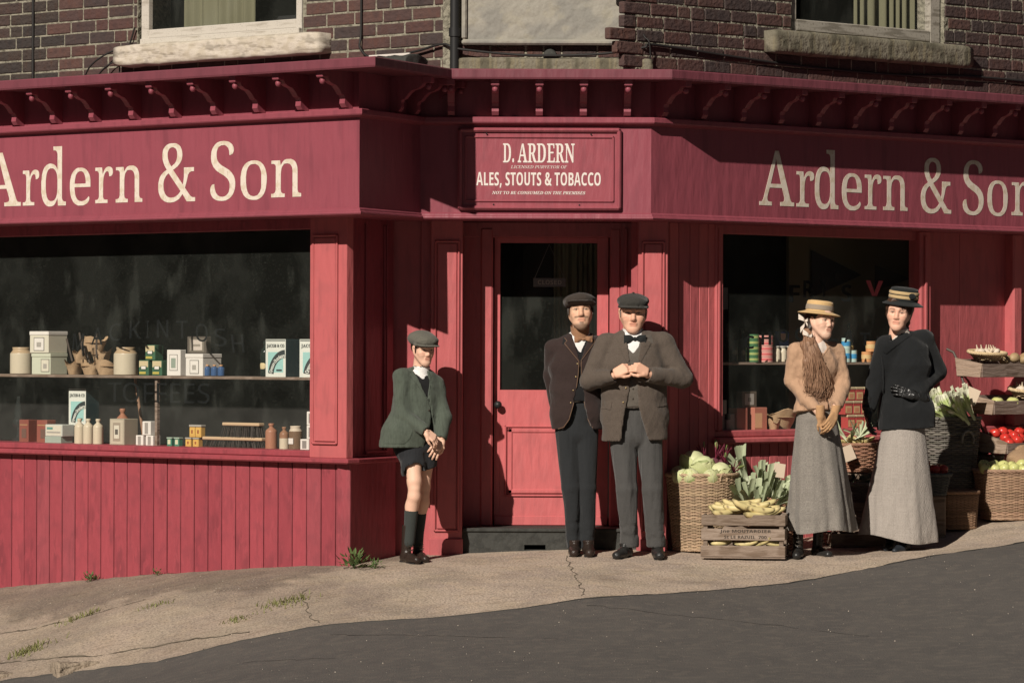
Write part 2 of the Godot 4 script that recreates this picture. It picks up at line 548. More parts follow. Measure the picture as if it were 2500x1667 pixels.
func wall_with_holes(called: String, fr: Transform3D, s0, s1, y0, y1, n0, n1, holes: Array, mat: Material):
	# splits along s at every hole edge
	var cuts := [s0, s1]
	for h in holes:
		cuts.append(h[0]); cuts.append(h[1])
	cuts.sort()
	var mb := MB.new()
	for i in cuts.size() - 1:
		var a: float = cuts[i]
		var b: float = cuts[i + 1]
		if b - a < .001: continue
		var m := (a + b) / 2
		var ya: float = y0
		for h in holes:
			if m > h[0] and m < h[1]:
				if h[2] > ya: mb.box(ID, Vector3(a, ya, n0), Vector3(b, h[2], n1))
				ya = h[3]
		if ya < y1: mb.box(ID, Vector3(a, ya, n0), Vector3(b, y1, n1))
	return part(shop, called, mb, mat, fr)

func raised_panel(parent: Node, fr: Transform3D, s0, s1, y0, y1, n, mat: Material, called := "panel"):
	# a frame of moulding round a fielded panel
	var p := part(parent, called, bx(s0 + .02, s1 - .02, y0 + .02, y1 - .02, n, n + .012, .008), mat, fr)
	var mb := MB.new()
	for e in [[s0, s1, y0, y0 + .016], [s0, s1, y1 - .016, y1], [s0, s0 + .014, y0, y1], [s1 - .014, s1, y0, y1]]:
		mb.box(ID, Vector3(e[0], e[2], n), Vector3(e[1], e[3], n + .018), .006)
	part(parent, "moulding", mb, mat, fr)
	return p

func build_shop():
	shop = thing("corner_shop", "brick corner shop with a dark red painted shopfront and cream lettering", "shop")
	var L: Transform3D = FR.L; var T: Transform3D = FR.T; var C: Transform3D = FR.C; var R: Transform3D = FR.R
	var nb := -.9715
	# ---- upper walls
	var lh := [-3.0, -1.305, 3.56, 5.3]
	var rh := [1.52, 3.155, 3.58, 5.3]
	wall_with_holes("upper_wall", L, -9.0, .085, 2.5, 6.6, nb - .35, nb, [lh], M.mortar)
	wall_with_holes("upper_wall", R, -.02, 8.0, 2.5, 6.6, -.3, .047, [rh], M.mortar)
	part(shop, "upper_wall", bx(-.49, .965, 2.5, 6.6, -.35, -.05, 0), M.mortar, C)
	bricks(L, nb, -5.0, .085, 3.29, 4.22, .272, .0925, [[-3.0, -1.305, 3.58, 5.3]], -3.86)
	bricks(R, .047, -.02, 4.7, 3.40, 4.22, .262, .0925, [rh], -99.0)
	bricks(C, -.05, -.38, .965, 3.475, 3.6, .25, .0925, [], -99.0)
	# ---- left upper window
	var w := Node3D.new(); w.name = "upper_window"; shop.add_child(w)
	w.set_meta("label", "upper window with weathered white frame and thick white sill")
	var mb := MB.new()
	for e in [[-2.974, -2.895, 3.72, 5.2], [-1.385, -1.329, 3.72, 5.2], [-2.895, -1.385, 3.765, 3.832]]:
		mb.box(ID, Vector3(e[0], e[2], nb - .06), Vector3(e[1], e[3], nb - .01), .006)
	mb.box(ID, Vector3(-2.96, 3.715, nb - .06), Vector3(-1.33, 3.765, nb + .02), .006)
	part(w, "frame", mb, M.white_wood, L)
	part(w, "pane", bx(-2.895, -1.385, 3.832, 5.2, nb - .05, nb - .045, 0), M.glass, L)
	part(w, "sill", rough_bar(-3.13, -1.025, 3.555, 3.715, nb - .05, nb + .13, .009, 5), M.white_stone, L)
	curtain(w, L, -2.75, -2.0, 3.6, 5.3, nb - .25)
	part(w, "chair_back", bx(-2.15, -1.62, 3.55, 3.93, nb - .6, nb - .55, .03), M.black_iron, L)
	# ---- right upper window
	w = Node3D.new(); w.name = "upper_window"; shop.add_child(w, true)
	w.set_meta("label", "upper window with grey weathered frame over a streaked stone sill")
	mb = MB.new()
	for e in [[1.52, 1.6, 3.75, 5.2], [3.03, 3.14, 3.75, 5.2], [1.6, 3.03, 3.76, 3.845]]:
		mb.box(ID, Vector3(e[0], e[2], -.04), Vector3(e[1], e[3], .02), .006)
	part(w, "frame", mb, M.grey_wood, R)
	part(w, "pane", bx(1.6, 3.03, 3.845, 5.2, -.02, -.015, 0), M.glass, R)
	part(w, "sill", rough_bar(1.235, 3.37, 3.575, 3.745, -.03, .15, .004, 9), M.stone, R)
	curtain(w, R, 2.45, 3.1, 3.6, 5.3, -.22)
	# ---- blocked window over the door
	w = Node3D.new(); w.name = "blocked_window"; shop.add_child(w)
	mb = MB.new()
	mb.box(ID, Vector3(-.335, 3.59, -.04), Vector3(.84, 5.2, .0), .003)
	part(w, "panel", mb, M.grey_panel, C)
	mb = MB.new()
	for e in [[-.358, .866, 3.563, 3.6], [-.358, -.322, 3.6, 5.2], [.83, .866, 3.6, 5.2]]:
		mb.box(ID, Vector3(e[0], e[2], -.04), Vector3(e[1], e[3], .03), .012)
	part(w, "frame", mb, M.grey_panel, C)
	part(shop, "stone_band", rough_bar(-.38, .975, 3.36, 3.472, -.1, .015, .005, 12), M.stone, C)
	mb = MB.new()
	mb.lathe(C * Transform3D(Basis(Vector3.RIGHT, PI / 2), Vector3(.259, 3.49, -.045)), [Vector2(0, .06), Vector2(.014, .06), Vector2(.014, .06), Vector2(.016, .042), Vector2(.016, .042), Vector2(.04, .04), Vector2(.047, .034), Vector2(.049, .0)], 24)
	part(shop, "tie_plate", mb, M.step)
	# ---- roof and floors (out of sight, close the rooms)
	var out := []
	for p in chain(-.22): out.append(Vector2(p.x, -p.z))
	var wl: Vector3 = L * Vector3(-9, 0, nb - .02)
	var room := PackedVector2Array([Vector2(-9.2, 10.5), Vector2(out[0].x, out[0].y), out[1], out[2], out[3], out[4], Vector2(7.2, 10.5)])
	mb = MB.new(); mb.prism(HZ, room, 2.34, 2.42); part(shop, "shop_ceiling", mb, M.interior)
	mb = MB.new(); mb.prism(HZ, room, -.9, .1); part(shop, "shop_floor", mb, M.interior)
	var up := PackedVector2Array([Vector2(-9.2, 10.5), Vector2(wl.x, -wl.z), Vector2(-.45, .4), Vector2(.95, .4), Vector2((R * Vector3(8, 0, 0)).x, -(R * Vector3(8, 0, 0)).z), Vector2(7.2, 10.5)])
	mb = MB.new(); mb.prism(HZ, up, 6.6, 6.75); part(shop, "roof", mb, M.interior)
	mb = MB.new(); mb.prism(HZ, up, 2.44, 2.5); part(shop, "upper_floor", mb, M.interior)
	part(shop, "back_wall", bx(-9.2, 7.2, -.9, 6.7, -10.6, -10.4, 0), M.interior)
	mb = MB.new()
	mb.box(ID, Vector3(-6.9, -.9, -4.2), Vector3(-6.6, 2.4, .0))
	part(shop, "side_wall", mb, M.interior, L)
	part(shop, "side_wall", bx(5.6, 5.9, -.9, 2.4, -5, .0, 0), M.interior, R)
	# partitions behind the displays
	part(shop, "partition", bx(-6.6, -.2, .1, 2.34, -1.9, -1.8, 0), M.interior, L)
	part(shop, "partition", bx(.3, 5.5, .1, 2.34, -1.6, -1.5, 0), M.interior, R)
	# flat roof of the bay behind the cornice
	var lw := L * Vector3(-6.6, 0, nb + .01); var lw2 := L * Vector3(.09, 0, nb + .01)
	var ci := chain(.5)
	mb = MB.new()
	mb.prism(HZ, PackedVector2Array([Vector2(lw.x, -lw.z), Vector2(ci[0].x, -ci[0].z), Vector2(ci[1].x, -ci[1].z), Vector2(ci[2].x, -ci[2].z), Vector2(lw2.x, -lw2.z)]), 3.29, 3.325)
	part(shop, "bay_roof", mb, M.cornice)
	# ---- cornice, frieze, fascia, mouldings on the four faces
	for i in 4:
		var fr: Transform3D = FR["LTCR"[i]]
		var fm: Material = M.fascia
		part(shop, "cornice", run(i, [Vector2(.28, 3.285), Vector2(.61, 3.285), Vector2(.612, 3.278), Vector2(.65, 3.278), Vector2(.655, 3.29), Vector2(.655, 3.338), Vector2(.65, 3.346), Vector2(.61, 3.35), Vector2(-.06, 3.39)]), M.cornice, fr)
		part(shop, "frieze", run(i, [Vector2(.295, 3.03), Vector2(.295, 3.288)]), fm, fr)
		part(shop, "frieze_strip", run(i, [Vector2(.305, 2.98), Vector2(.345, 2.99), Vector2(.36, 2.996), Vector2(.365, 3.004), Vector2(.365, 3.032), Vector2(.36, 3.038), Vector2(.29, 3.043)]), fm, fr)
		part(shop, "fascia", run(i, [Vector2(.31, 2.35), Vector2(.31, 2.995)]), fm, fr)
		part(shop, "fascia_moulding", run(i, [Vector2(-.02, 2.333), Vector2(.325, 2.333), Vector2(.34, 2.338), Vector2(.345, 2.346), Vector2(.342, 2.356), Vector2(.33, 2.362), Vector2(.328, 2.372), Vector2(.316, 2.38), Vector2(.309, 2.384)]), fm, fr)
	# ---- brackets under the cornice
	var br := MB.new()
	var poly := PackedVector2Array([Vector2(.6, 3.286), Vector2(.6, 3.236), Vector2(.545, 3.236), Vector2(.53, 3.215), Vector2(.5, 3.2), Vector2(.46, 3.19), Vector2(.43, 3.165), Vector2(.405, 3.135), Vector2(.385, 3.13), Vector2(.375, 3.11), Vector2(.38, 3.075), Vector2(.36, 3.05), Vector2(.33, 3.042), Vector2(.292, 3.045), Vector2(.292, 3.286)])
	var rot := Transform3D(Basis(Vector3(0, 0, 1), Vector3(0, 1, 0), Vector3(-1, 0, 0)), Vector3.ZERO)
	br.prism(rot, poly, -.024, .024)
	var brm := br.mesh()
	var bb := MB.new()
	bb.ball(at(0, 3.214, .573), Vector3(.021, .023, .021), 10, 8)
	bb.box(ID, Vector3(-.029, 3.238, .54), Vector3(.029, 3.284, .606), .004)
	var bbm := bb.mesh()
	for q in [["L", -5.7, .3, .4], ["C", -.423, .8, .3025], ["R", -.04, 5.3, .378], ["T", .1, .6, .25]]:
		var s: float = q[1]
		if q[0] == "L": s = .305 - 14 * .4
		while s < q[2] + .05:
			var o := inst(shop, "bracket", brm, M.fascia, FR[q[0]] * at(s, 0, 0))
			inst(o, "pendant", bbm, M.fascia)
			s += q[3]
	# ---- lettering on the two long fascias
	var word := "Ardern&Son"
	var LX := [[-3.327, -2.889], [-2.868, -2.696], [-2.674, -2.419], [-2.377, -2.167], [-2.117, -1.939], [-1.91, -1.644], [-1.486, -1.126], [-.98, -.742], [-.691, -.445], [-.403, -.126]]
	var RX := [[.934, 1.284], [1.309, 1.488], [1.497, 1.738], [1.776, 1.982], [2.016, 2.19], [2.211, 2.47], [2.616, 2.947], [3.077, 3.307], [3.353, 3.58], [3.627, 3.9]]
	for k in 10:
		var ch := word[k]
		var top := 2.725
		if ch == "A": top = 2.858
		elif ch == "d": top = 2.885
		elif ch == "&" or ch == "S": top = 2.868
		var lo := 2.468 - (.012 if ch in "eoS&d" else 0.0)
		text(shop, "letter", ch, serif, LX[k][0], LX[k][1], lo, top, .3105, L, M.cream)
		text(shop, "letter", ch, serif, RX[k][0], RX[k][1], lo, top, .3105, R, M.cream)
	# ---- left face: pilaster, window, boarded stall riser
	part(shop, "pilaster", bx(-.294, .045, .699, 2.34, -.03, .04), M.bright, L)
	raised_panel(shop, L, -.262, -.03, .79, 2.22, .04, M.bright)
	mb = MB.new()
	for x in [-.275, -.248]: mb.box(ID, Vector3(x, .8, .04), Vector3(x + .008, 2.2, .05), .003)
	part(shop, "bead", mb, M.bright, L)
	part(shop, "window_sill", bx(-6.6, .085, .662, .70, -.06, .075, .01), M.dull, L)
	part(shop, "window_sill", bx(-6.6, -.29, .70, .745, -.3, .045, .008), M.dull, L)
	part(shop, "window_head", bx(-6.6, -.29, 2.26, 2.335, -.06, .02), M.dull, L)
	part(shop, "shop_window_pane", bx(-6.6, -.29, .745, 2.27, -.034, -.028, 0), M.glass, L)
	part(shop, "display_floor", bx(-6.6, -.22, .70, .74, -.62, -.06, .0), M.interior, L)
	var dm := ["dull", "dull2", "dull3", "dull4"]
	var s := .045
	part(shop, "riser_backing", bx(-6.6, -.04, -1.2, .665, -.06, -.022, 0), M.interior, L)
	while s > -6.5:
		var p := L * Vector3(s - .067, 0, .0)
		part(shop, "board", bx(s - .1305, s - .004, ground(p.x, p.z) - .012 + rng.randf_range(-.012, .008), .663, -.02, rng.randf_range(-.0015, .0015), .005), M[dm[rng.randi_range(0, 3)]], L)
		s -= .1345
	# ---- return face
	part(shop, "return_panel", bx(-.0, .72, .699, 2.34, -.06, .0), M.dull2, T)
	part(shop, "return_panel", bx(-.0, .72, -.3, .66, -.06, .022), M.dull2, T)
	part(shop, "window_sill", bx(.02, .72, .659, .697, -.05, .072, .008), M.dull, T)
	mb = MB.new()
	for e in [[.28, .295], [.56, .575], [.595, .61]]: mb.box(ID, Vector3(e[0], .74, 0), Vector3(e[1], 2.3, .014), .004)
	mb.box(ID, Vector3(.28, .72, 0), Vector3(.6, .74, .02), .005)
	part(shop, "bead", mb, M.dull2, T)
	# ---- door chamfer
	part(shop, "corner_panel", bx(-.86, -.56, -.1, 2.34, -.14, -.08), M.bright2, C)
	part(shop, "corner_stile", bx(-.64, -.56, -.1, 2.34, -.08, -.06, .006), M.bright2, C)
	for e in [[-.567, -.345], [.878, 1.085]]:
		part(shop, "pilaster", bx(e[0], e[1], -.1, 2.34, -.47, 0), M.bright, C)
		raised_panel(shop, C, e[0] + .025, e[1] - .02, .17, 2.2, 0, M.bright)
		part(shop, "plinth", bx(e[0] - .006, e[1] + .006, -.1, .125, -.2, .022, .008), M.bright2, C)
	part(shop, "jamb", bx(-.345, -.22, .1, 2.34, -.47, -.345), M.bright2, C)
	part(shop, "jamb", bx(.765, .88, .1, 2.34, -.47, -.33), M.bright2, C)
	part(shop, "bead", bx(.79, .812, .1, 2.3, -.33, -.315), M.bright2, C)
	part(shop, "architrave", bx(-.224, -.135, .19, 2.3, -.47, -.33, .012), M.bright, C)
	part(shop, "architrave", bx(.69, .768, .19, 2.3, -.47, -.335, .012), M.bright, C)
	part(shop, "transom", bx(-.35, .88, 2.235, 2.34, -.47, -.34), M.bright2, C)
	var door := Node3D.new(); door.name = "door"; shop.add_child(door)
	door.set_meta("label", "faded red shop door with a tall glazed upper half")
	mb = MB.new()
	for e in [[-.126, -.084, .195, 2.235], [.603, .682, .195, 2.235], [-.084, .603, 2.196, 2.235], [-.084, .603, .9, 1.155], [-.084, .603, .195, .405], [-.084, -.046, .405, .9], [.565, .603, .405, .9]]:
		mb.box(ID, Vector3(e[0], e[2], -.455), Vector3(e[1], e[3], -.41), .0015)
	part(door, "leaf", mb, M.bright3, C)
	part(door, "kick_rail", bx(-.124, .68, .197, .265, -.41, -.4, .006), M.bright3, C)
	raised_panel(door, C, -.05, .569, .4, .905, -.412, M.bright3)
	mb = MB.new()
	for e in [[-.03, .549, .42, .455], [-.03, .549, .85, .885], [-.03, .008, .42, .885], [.511, .549, .42, .885]]: mb.box(ID, Vector3(e[0], e[2], -.41), Vector3(e[1], e[3], -.392), .014)
	part(door, "moulding", mb, M.bright3, C)
	part(door, "panel_bed", bx(-.06, .58, .39, .91, -.45, -.422, 0), M.bright3, C)
	part(door, "pane", bx(-.084, .603, 1.155, 2.196, -.437, -.432, 0), M.glass, C)
	mb = MB.new()
	mb.lathe(C * Transform3D(Basis(Vector3.RIGHT, PI / 2), Vector3(-.098, 1.05, -.41)), [Vector2(.022, 0), Vector2(.022, .006), Vector2(.009, .008), Vector2(.009, .03), Vector2(.02, .038), Vector2(.028, .052), Vector2(.024, .068), Vector2(.012, .077), Vector2(0, .079)], 20)
	part(door, "knob", mb, M.black_iron)
	# curtain hanging behind the door glass
	curtain(door, C, .3, .62, 1.0, 2.25, -.9)
	# step with its vent
	mb = MB.new()
	for e in [[-.345, .09, -.15, .168], [.239, .88, -.15, .168], [.09, .239, .078, .168], [.09, .239, -.15, .043]]:
		mb.box(ID, Vector3(e[0], e[2], -.5), Vector3(e[1], e[3], -.06), 0)
	part(shop, "doorstep", mb, M.step, C)
	part(shop, "doorstep_slab", bx(-.345, .88, .168, .194, -.5, -.045, .006), M.step, C)
	# ---- right face
	var edges := [.13, .222, .313, .404, .513, .602, .692, .764]
	for k in 7:
		part(shop, "board", bx(edges[k] + .0015, edges[k + 1] - .0015, .76 if k > 6 else -.1, 2.34, -.03, .045 + rng.randf_range(-.0012, .0012), .004), M[["bright", "bright2", "bright3"][rng.randi_range(0, 2)]], R)
	part(shop, "side_face", bx(.1, .2, -.1, 2.34, -.12, .0, 0), M.bright2, R)
	s = .764
	while s < 5.5:
		var p := R * Vector3(s, 0, .045)
		part(shop, "board", bx(s + .002, s + .0888, ground(p.x, p.z) - .03, .775, -.03, .045 + rng.randf_range(-.0012, .0012), .0035), M[["bright", "bright2", "bright3"][rng.randi_range(0, 2)]], R)
		s += .0913
	part(shop, "window_sill", bx(.735, 5.5, .775, .82, -.06, .115, .012), M.bright, R)
	part(shop, "window_sill", bx(.76, 5.5, .82, .868, -.2, .05, .008), M.bright2, R)
	part(shop, "window_frame", bx(.754, .83, .868, 2.34, -.06, .062, .01), M.bright, R)
	part(shop, "bead", bx(.772, .79, .868, 2.3, .06, .074, .004), M.bright, R)
	part(shop, "window_frame", bx(2.878, 3.0, .868, 2.34, -.06, .07, .012), M.bright, R)
	part(shop, "bead", bx(2.915, 2.94, .868, 2.3, .07, .088, .005), M.bright, R)
	part(shop, "window_head", bx(.83, 2.88, 2.27, 2.34, -.06, .03), M.bright2, R)
	part(shop, "shop_window_pane", bx(.83, 2.88, .868, 2.28, .012, .018, 0), M.glass, R)
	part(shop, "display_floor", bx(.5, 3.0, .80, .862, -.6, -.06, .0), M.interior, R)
	part(shop, "side_panel", bx(3.0, 3.41, .868, 2.34, -.1, -.02, .002), M.bright2, R)
	part(shop, "side_panel", bx(3.413, 3.94, .868, 2.34, -.1, -.02, .002), M.bright2, R)
	part(shop, "window_frame", bx(3.93, 4.03, .868, 2.34, -.1, .07, .012), M.bright, R)
	part(shop, "pilaster", bx(4.03, 4.5, -.1, 2.34, -.1, .02, .006), M.bright2, R)
	part(shop, "side_panel", bx(4.5, 5.6, -.1, 2.34, -.1, -.02, .002), M.bright2, R)

func curtain(parent: Node, fr: Transform3D, s0: float, s1: float, y0: float, y1: float, n: float):
	var mb := MB.new()
	var rows := []
	for i in 9:
		var y := lerpf(y0, y1, i / 8.0)
		var row := []
		for j in 60:
			var k := j / 59.0
			row.append(Vector3(lerpf(s0, s1, k), y, n + .025 * sin(k * 44.0 + sin(k * 9.0) * 2.0) * (1.0 - .3 * i / 8.0)))
		rows.append(row)
	mb.grid(rows)
	part(parent, "curtain", mb, M.curtain, fr)

# ---------------------------------------------------------------- ground
const EDGE = [[12.0, -7.2], [6.0, -2.3], [3.57, -.3], [3.02, .15], [2.69, .4], [2.29, .7], [1.86, 1.0], [1.41, 1.35], [.88, 1.7], [.47, 1.95], [.12, 2.15], [-.36, 2.3], [-.75, 2.36], [-1.14, 2.4], [-1.55, 2.4], [-1.9, 2.38], [-2.21, 2.3], [-2.73, 2.1], [-3.25, 1.85], [-6.0, .2], [-12.0, -4.5]]
var gn := FastNoiseLite.new()
func pave_y(x: float, z: float) -> float:
	return ground(x, z) + gn.get_noise_2d(x * 3.0, z * 3.0) * .006 + gn.get_noise_2d(x * 14.0, z * 14.0) * .002 * (1.0 + 2.5 * clampf(-x - 1.5, 0, 1))

func edge_line(step: float) -> Array:
	var out := []
	for i in EDGE.size() - 1:
		var a := Vector2(EDGE[i][0], EDGE[i][1])
		var b := Vector2(EDGE[i + 1][0], EDGE[i + 1][1])
		var m := maxi(1, int(a.distance_to(b) / step))
		for k in m: out.append(a.lerp(b, k / float(m)))
	out.append(Vector2(EDGE[-1][0], EDGE[-1][1]))
	for i in out.size():
		out[i] += Vector2(gn.get_noise_2d(i * 9.0, 3.0), gn.get_noise_2d(i * 9.0, 70.0)) * .03
	return out

func build_ground():
	gn.seed = 4
	gn.frequency = 1.0
	var el := edge_line(.06)
	var pv := MB.new()
	var rd := MB.new()
	var lip := MB.new()
	var rows := []
	var rrows := []
	var far := []
	for i in el.size():
		var e: Vector2 = el[i]
		var k := i / float(el.size() - 1)
		var inner := Vector2(e.x * .8, minf(e.y - 3.6, -3.0 - absf(e.x) * .5))
		var row := []
		for j in 60:
			var t := j / 59.0
			var p := e.lerp(inner, t)
			row.append(Vector3(p.x, pave_y(p.x, p.y), p.y))
		rows.append(row)
		var outer := Vector2(e.x * 1.15, maxf(9.0, e.y + 9.0))
		var rr := []
		for j in 46:
			var t := pow(j / 45.0, 1.3)
			var p := e.lerp(outer, t)
			rr.append(Vector3(p.x, ground(p.x, p.y) - .007 + gn.get_noise_2d(p.x * 1.5, p.y * 1.5) * .006, p.y))
		rrows.append(rr)
		far.append([rr[45], Vector3(outer.x * 3.0, ground(outer.x * 3, 14), 24.0), Vector3(outer.x * 14.0, -.5, 90.0)])
	pv.grid(rows, false, true)
	# patches of older, darker surfacing and of pale washed grit
	for i in pv.v.size():
		var p := pv.v[i]
		var loc: Vector3 = FR.L.affine_inverse() * p
		var k := 1.0 + .22 * gn.get_noise_2d(p.x * .9, p.z * .9) + .16 * gn.get_noise_2d(p.x * 3.1 + 7, p.z * 3.1)
		var strip := .95 + .5 * gn.get_noise_2d(loc.x * 1.3, 3.0)
		k *= 1.0 - .2 * clampf((-p.x - .4) * 1.2 + .6 * gn.get_noise_2d(p.x * 2.0, p.z * 2.0 + 5), 0, 1)
		if loc.z < strip and loc.x < .1 + .2 * gn.get_noise_2d(loc.z * 4.0, 9.0): k *= .7 + .1 * gn.get_noise_2d(p.x * 6.0, p.z * 6.0)
		pv.c[i] = Color(k, k * (1.0 - .03 * gn.get_noise_2d(p.x * 1.3, p.z * 1.3)), k * .98)
	rd.grid(rrows)
	rd.grid(far)
	var ed := []
	for i in el.size():
		ed.append([rrows[i][0] - Vector3(0, .02, 0), rows[i][0] - Vector3(0, .002, 0), rows[i][0]])
	lip.grid(ed)
	var a := part(self, "pavement", pv, M.pavement); a.set_meta("kind", "structure")
	var b := part(a, "edge", lip, M.tar)
	a = part(self, "road", rd, M.asphalt); a.set_meta("kind", "structure")
	# loose grit on both surfaces
	var gm := MB.new()
	gm.ball(ID, Vector3(.5, .32, .45), 5, 3)
	for q in [["pavement_grit", 5200, 0], ["road_grit", 1500, 1]]:
		var mm := MultiMesh.new()
		mm.transform_format = MultiMesh.TRANSFORM_3D
		mm.use_colors = true
		mm.mesh = gm.mesh()
		mm.instance_count = q[1]
		for i in int(q[1]):
			var e: Vector2 = el[rng.randi_range(30, el.size() - 30)]
			var p := e + Vector2(rng.randf_range(-.2, .2), -rng.randf_range(0, 2.6)) if q[2] == 0 else e + Vector2(rng.randf_range(-.3, .3), rng.randf_range(.02, 3.4))
			var sz := .004 + .008 * pow(rng.randf(), 3.0)
			var y := pave_y(p.x, p.y) if q[2] == 0 else ground(p.x, p.y) - .006
			mm.set_instance_transform(i, Transform3D(Basis(Y, rng.randf() * 6).scaled(Vector3.ONE * sz), Vector3(p.x, y, p.y)))
			var k := rng.randf_range(.1, .55)
			mm.set_instance_color(i, Color(k, k * .86, k * .72))
		var mi := MultiMeshInstance3D.new()
		mi.name = q[0]
		mi.multimesh = mm
		mi.material_override = M.grit
		add_child(mi)
		tag(mi, ["fine loose grit scattered over the pavement", "pale specks of grit scattered over the road"][q[2]], "grit")
		mi.set_meta("kind", "stuff")
	var tr := MB.new()
	tr.quad(Vector3(-250, -1.6, 250), Vector3(250, -1.6, 250), Vector3(250, -1.6, -250), Vector3(-250, -1.6, -250))
	a = part(self, "terrain", tr, M.asphalt); a.set_meta("kind", "structure")

func setup_frames():
	var o := { "L": Vector3(-1.13155, 0, .33056), "T": Vector3(-1.13155, 0, .33056), "C": Vector3(0, 0, -.31), "R": Vector3(.83833, 0, -.31) }
	var ang := { "L": -39.5, "T": 65.0, "C": 0.0, "R": 41.0 }
	for k in "LTCR":
		FR[k] = Transform3D(Basis(Vector3.UP, deg_to_rad(ang[k])), o[k])
		var nn: Vector3 = FR[k].basis.z
		CH.append(Vector3(nn.x, nn.z, nn.dot(o[k])))

# ---------------------------------------------------------------- distance fields for bodies and clothes
class SDF:
	var o: Vector3
	var h: float
	var nx: int
	var ny: int
	var nz: int
	var d := PackedFloat32Array()
	func _init(mn: Vector3, mx: Vector3, cell: float):
		o = mn
		h = cell
		nx = int((mx.x - mn.x) / cell) + 2
		ny = int((mx.y - mn.y) / cell) + 2
		nz = int((mx.z - mn.z) / cell) + 2
		d.resize(nx * ny * nz)
		d.fill(9.0)
	# tapered capsule a-b, smoothly joined; st stretches it along ax. op 0 joins, 1 takes away
	func cap(a: Vector3, b: Vector3, ra: float, rb: float, k := 0.02, ax := Vector3.ZERO, st := 1.0, op := 0):
		var m := maxf(ra, rb) + k + h * 2.5
		var ex := Vector3(m, m, m) + ax.abs() * (m * (st - 1.0) if st > 1.0 else 0.0)
		var lo := (a.min(b) - ex - o) / h
		var hi := (a.max(b) + ex - o) / h
		var i0 := maxi(0, int(lo.x)); var i1 := mini(nx - 1, int(hi.x) + 1)
		var j0 := maxi(0, int(lo.y)); var j1 := mini(ny - 1, int(hi.y) + 1)
		var k0 := maxi(0, int(lo.z)); var k1 := mini(nz - 1, int(hi.z) + 1)
		var q := 1.0 / st - 1.0
		var ba := b - a
		ba += ax * (ba.dot(ax) * q)
		var bb := 1.0 / maxf(ba.length_squared(), 1e-9)
		var dr := rb - ra
		var ik := 1.0 / k
		for kk in range(k0, k1 + 1):
			for jj in range(j0, j1 + 1):
				var id := (kk * ny + jj) * nx + i0
				var p := Vector3(o.x + i0 * h, o.y + jj * h, o.z + kk * h) - a
				for ii in range(i0, i1 + 1):
					var w := p + ax * (p.dot(ax) * q) if q != 0.0 else p
					var t := clampf(w.dot(ba) * bb, 0.0, 1.0)
					var e := (w - ba * t).length() - ra - dr * t
					var c := d[id]
					if op == 1:
						e = -e
						var f := k - absf(e - c)
						c = maxf(c, e) + (f * f * ik * 0.25 if f > 0.0 else 0.0)
					else:
						var f := k - absf(e - c)
						c = minf(c, e) - (f * f * ik * 0.25 if f > 0.0 else 0.0)
					d[id] = c
					id += 1
					p.x += h
	# keeps what lies below the plane
	func cut(p0: Vector3, n: Vector3):
		for kk in nz:
			for jj in ny:
				var id := (kk * ny + jj) * nx
				var e := (Vector3(o.x, o.y + jj * h, o.z + kk * h) - p0).dot(n)
				for ii in nx:
					if e > d[id]: d[id] = e
					id += 1
					e += n.x * h
	# takes away the column over a polygon (flat list x, y) in front of zmin
	func carve(pl: Array, zmin: float):
		var m := pl.size() / 2
		var x0 := 99.0; var x1 := -99.0; var y0 := 99.0; var y1 := -99.0
		for i in m:
			x0 = minf(x0, pl[i * 2]); x1 = maxf(x1, pl[i * 2]); y0 = minf(y0, pl[i * 2 + 1]); y1 = maxf(y1, pl[i * 2 + 1])
		for jj in range(maxi(0, int((y0 - o.y) / h) - 3), mini(ny - 1, int((y1 - o.y) / h) + 3)):
			for ii in range(maxi(0, int((x0 - o.x) / h) - 3), mini(nx - 1, int((x1 - o.x) / h) + 3)):
				var p := Vector2(o.x + ii * h, o.y + jj * h)
				var best := 9.0
				var s := 1.0
				var b := Vector2(pl[m * 2 - 2], pl[m * 2 - 1])
				for i in m:
					var a := Vector2(pl[i * 2], pl[i * 2 + 1])
					var e := b - a
					var w := p - a
					var q := w - e * clampf(w.dot(e) / e.length_squared(), 0, 1)
					best = minf(best, q.length_squared())
					var c1 := p.y >= a.y
					var c2 := p.y < b.y
					var c3 := e.x * w.y > e.y * w.x
					if (c1 and c2 and c3) or (not c1 and not c2 and not c3): s = -s
					b = a
				var v := -s * sqrt(best)
				if v < -h * 4: continue
				for kk in range(maxi(0, int((zmin - o.z) / h)), nz):
					var id := (kk * ny + jj) * nx + ii
					var e := minf(v, (o.z + kk * h - zmin))
					if e > d[id]: d[id] = e
	func crease(f: FastNoiseLite, amp: float, s: Vector3, band := 3.0, top := 99.0):
		var lim := h * band
		for kk in nz:
			for jj in mini(ny, int((top - o.y) / h)):
				var id := (kk * ny + jj) * nx
				for ii in nx:
					var c := d[id]
					if c < lim and c > -lim:
						d[id] = c + f.get_noise_3d((o.x + ii * h) * s.x, (o.y + jj * h) * s.y, (o.z + kk * h) * s.z) * amp
					id += 1
	func val(p: Vector3) -> float:
		var q := (p - o) / h
		var i := clampi(int(q.x), 0, nx - 2)
		var j := clampi(int(q.y), 0, ny - 2)
		var k := clampi(int(q.z), 0, nz - 2)
		var f := q - Vector3(i, j, k)
		var id := (k * ny + j) * nx + i
		var a := lerpf(lerpf(d[id], d[id + 1], f.x), lerpf(d[id + nx], d[id + nx + 1], f.x), f.y)
		id += nx * ny
		var b := lerpf(lerpf(d[id], d[id + 1], f.x), lerpf(d[id + nx], d[id + nx + 1], f.x), f.y)
		return lerpf(a, b, f.z)
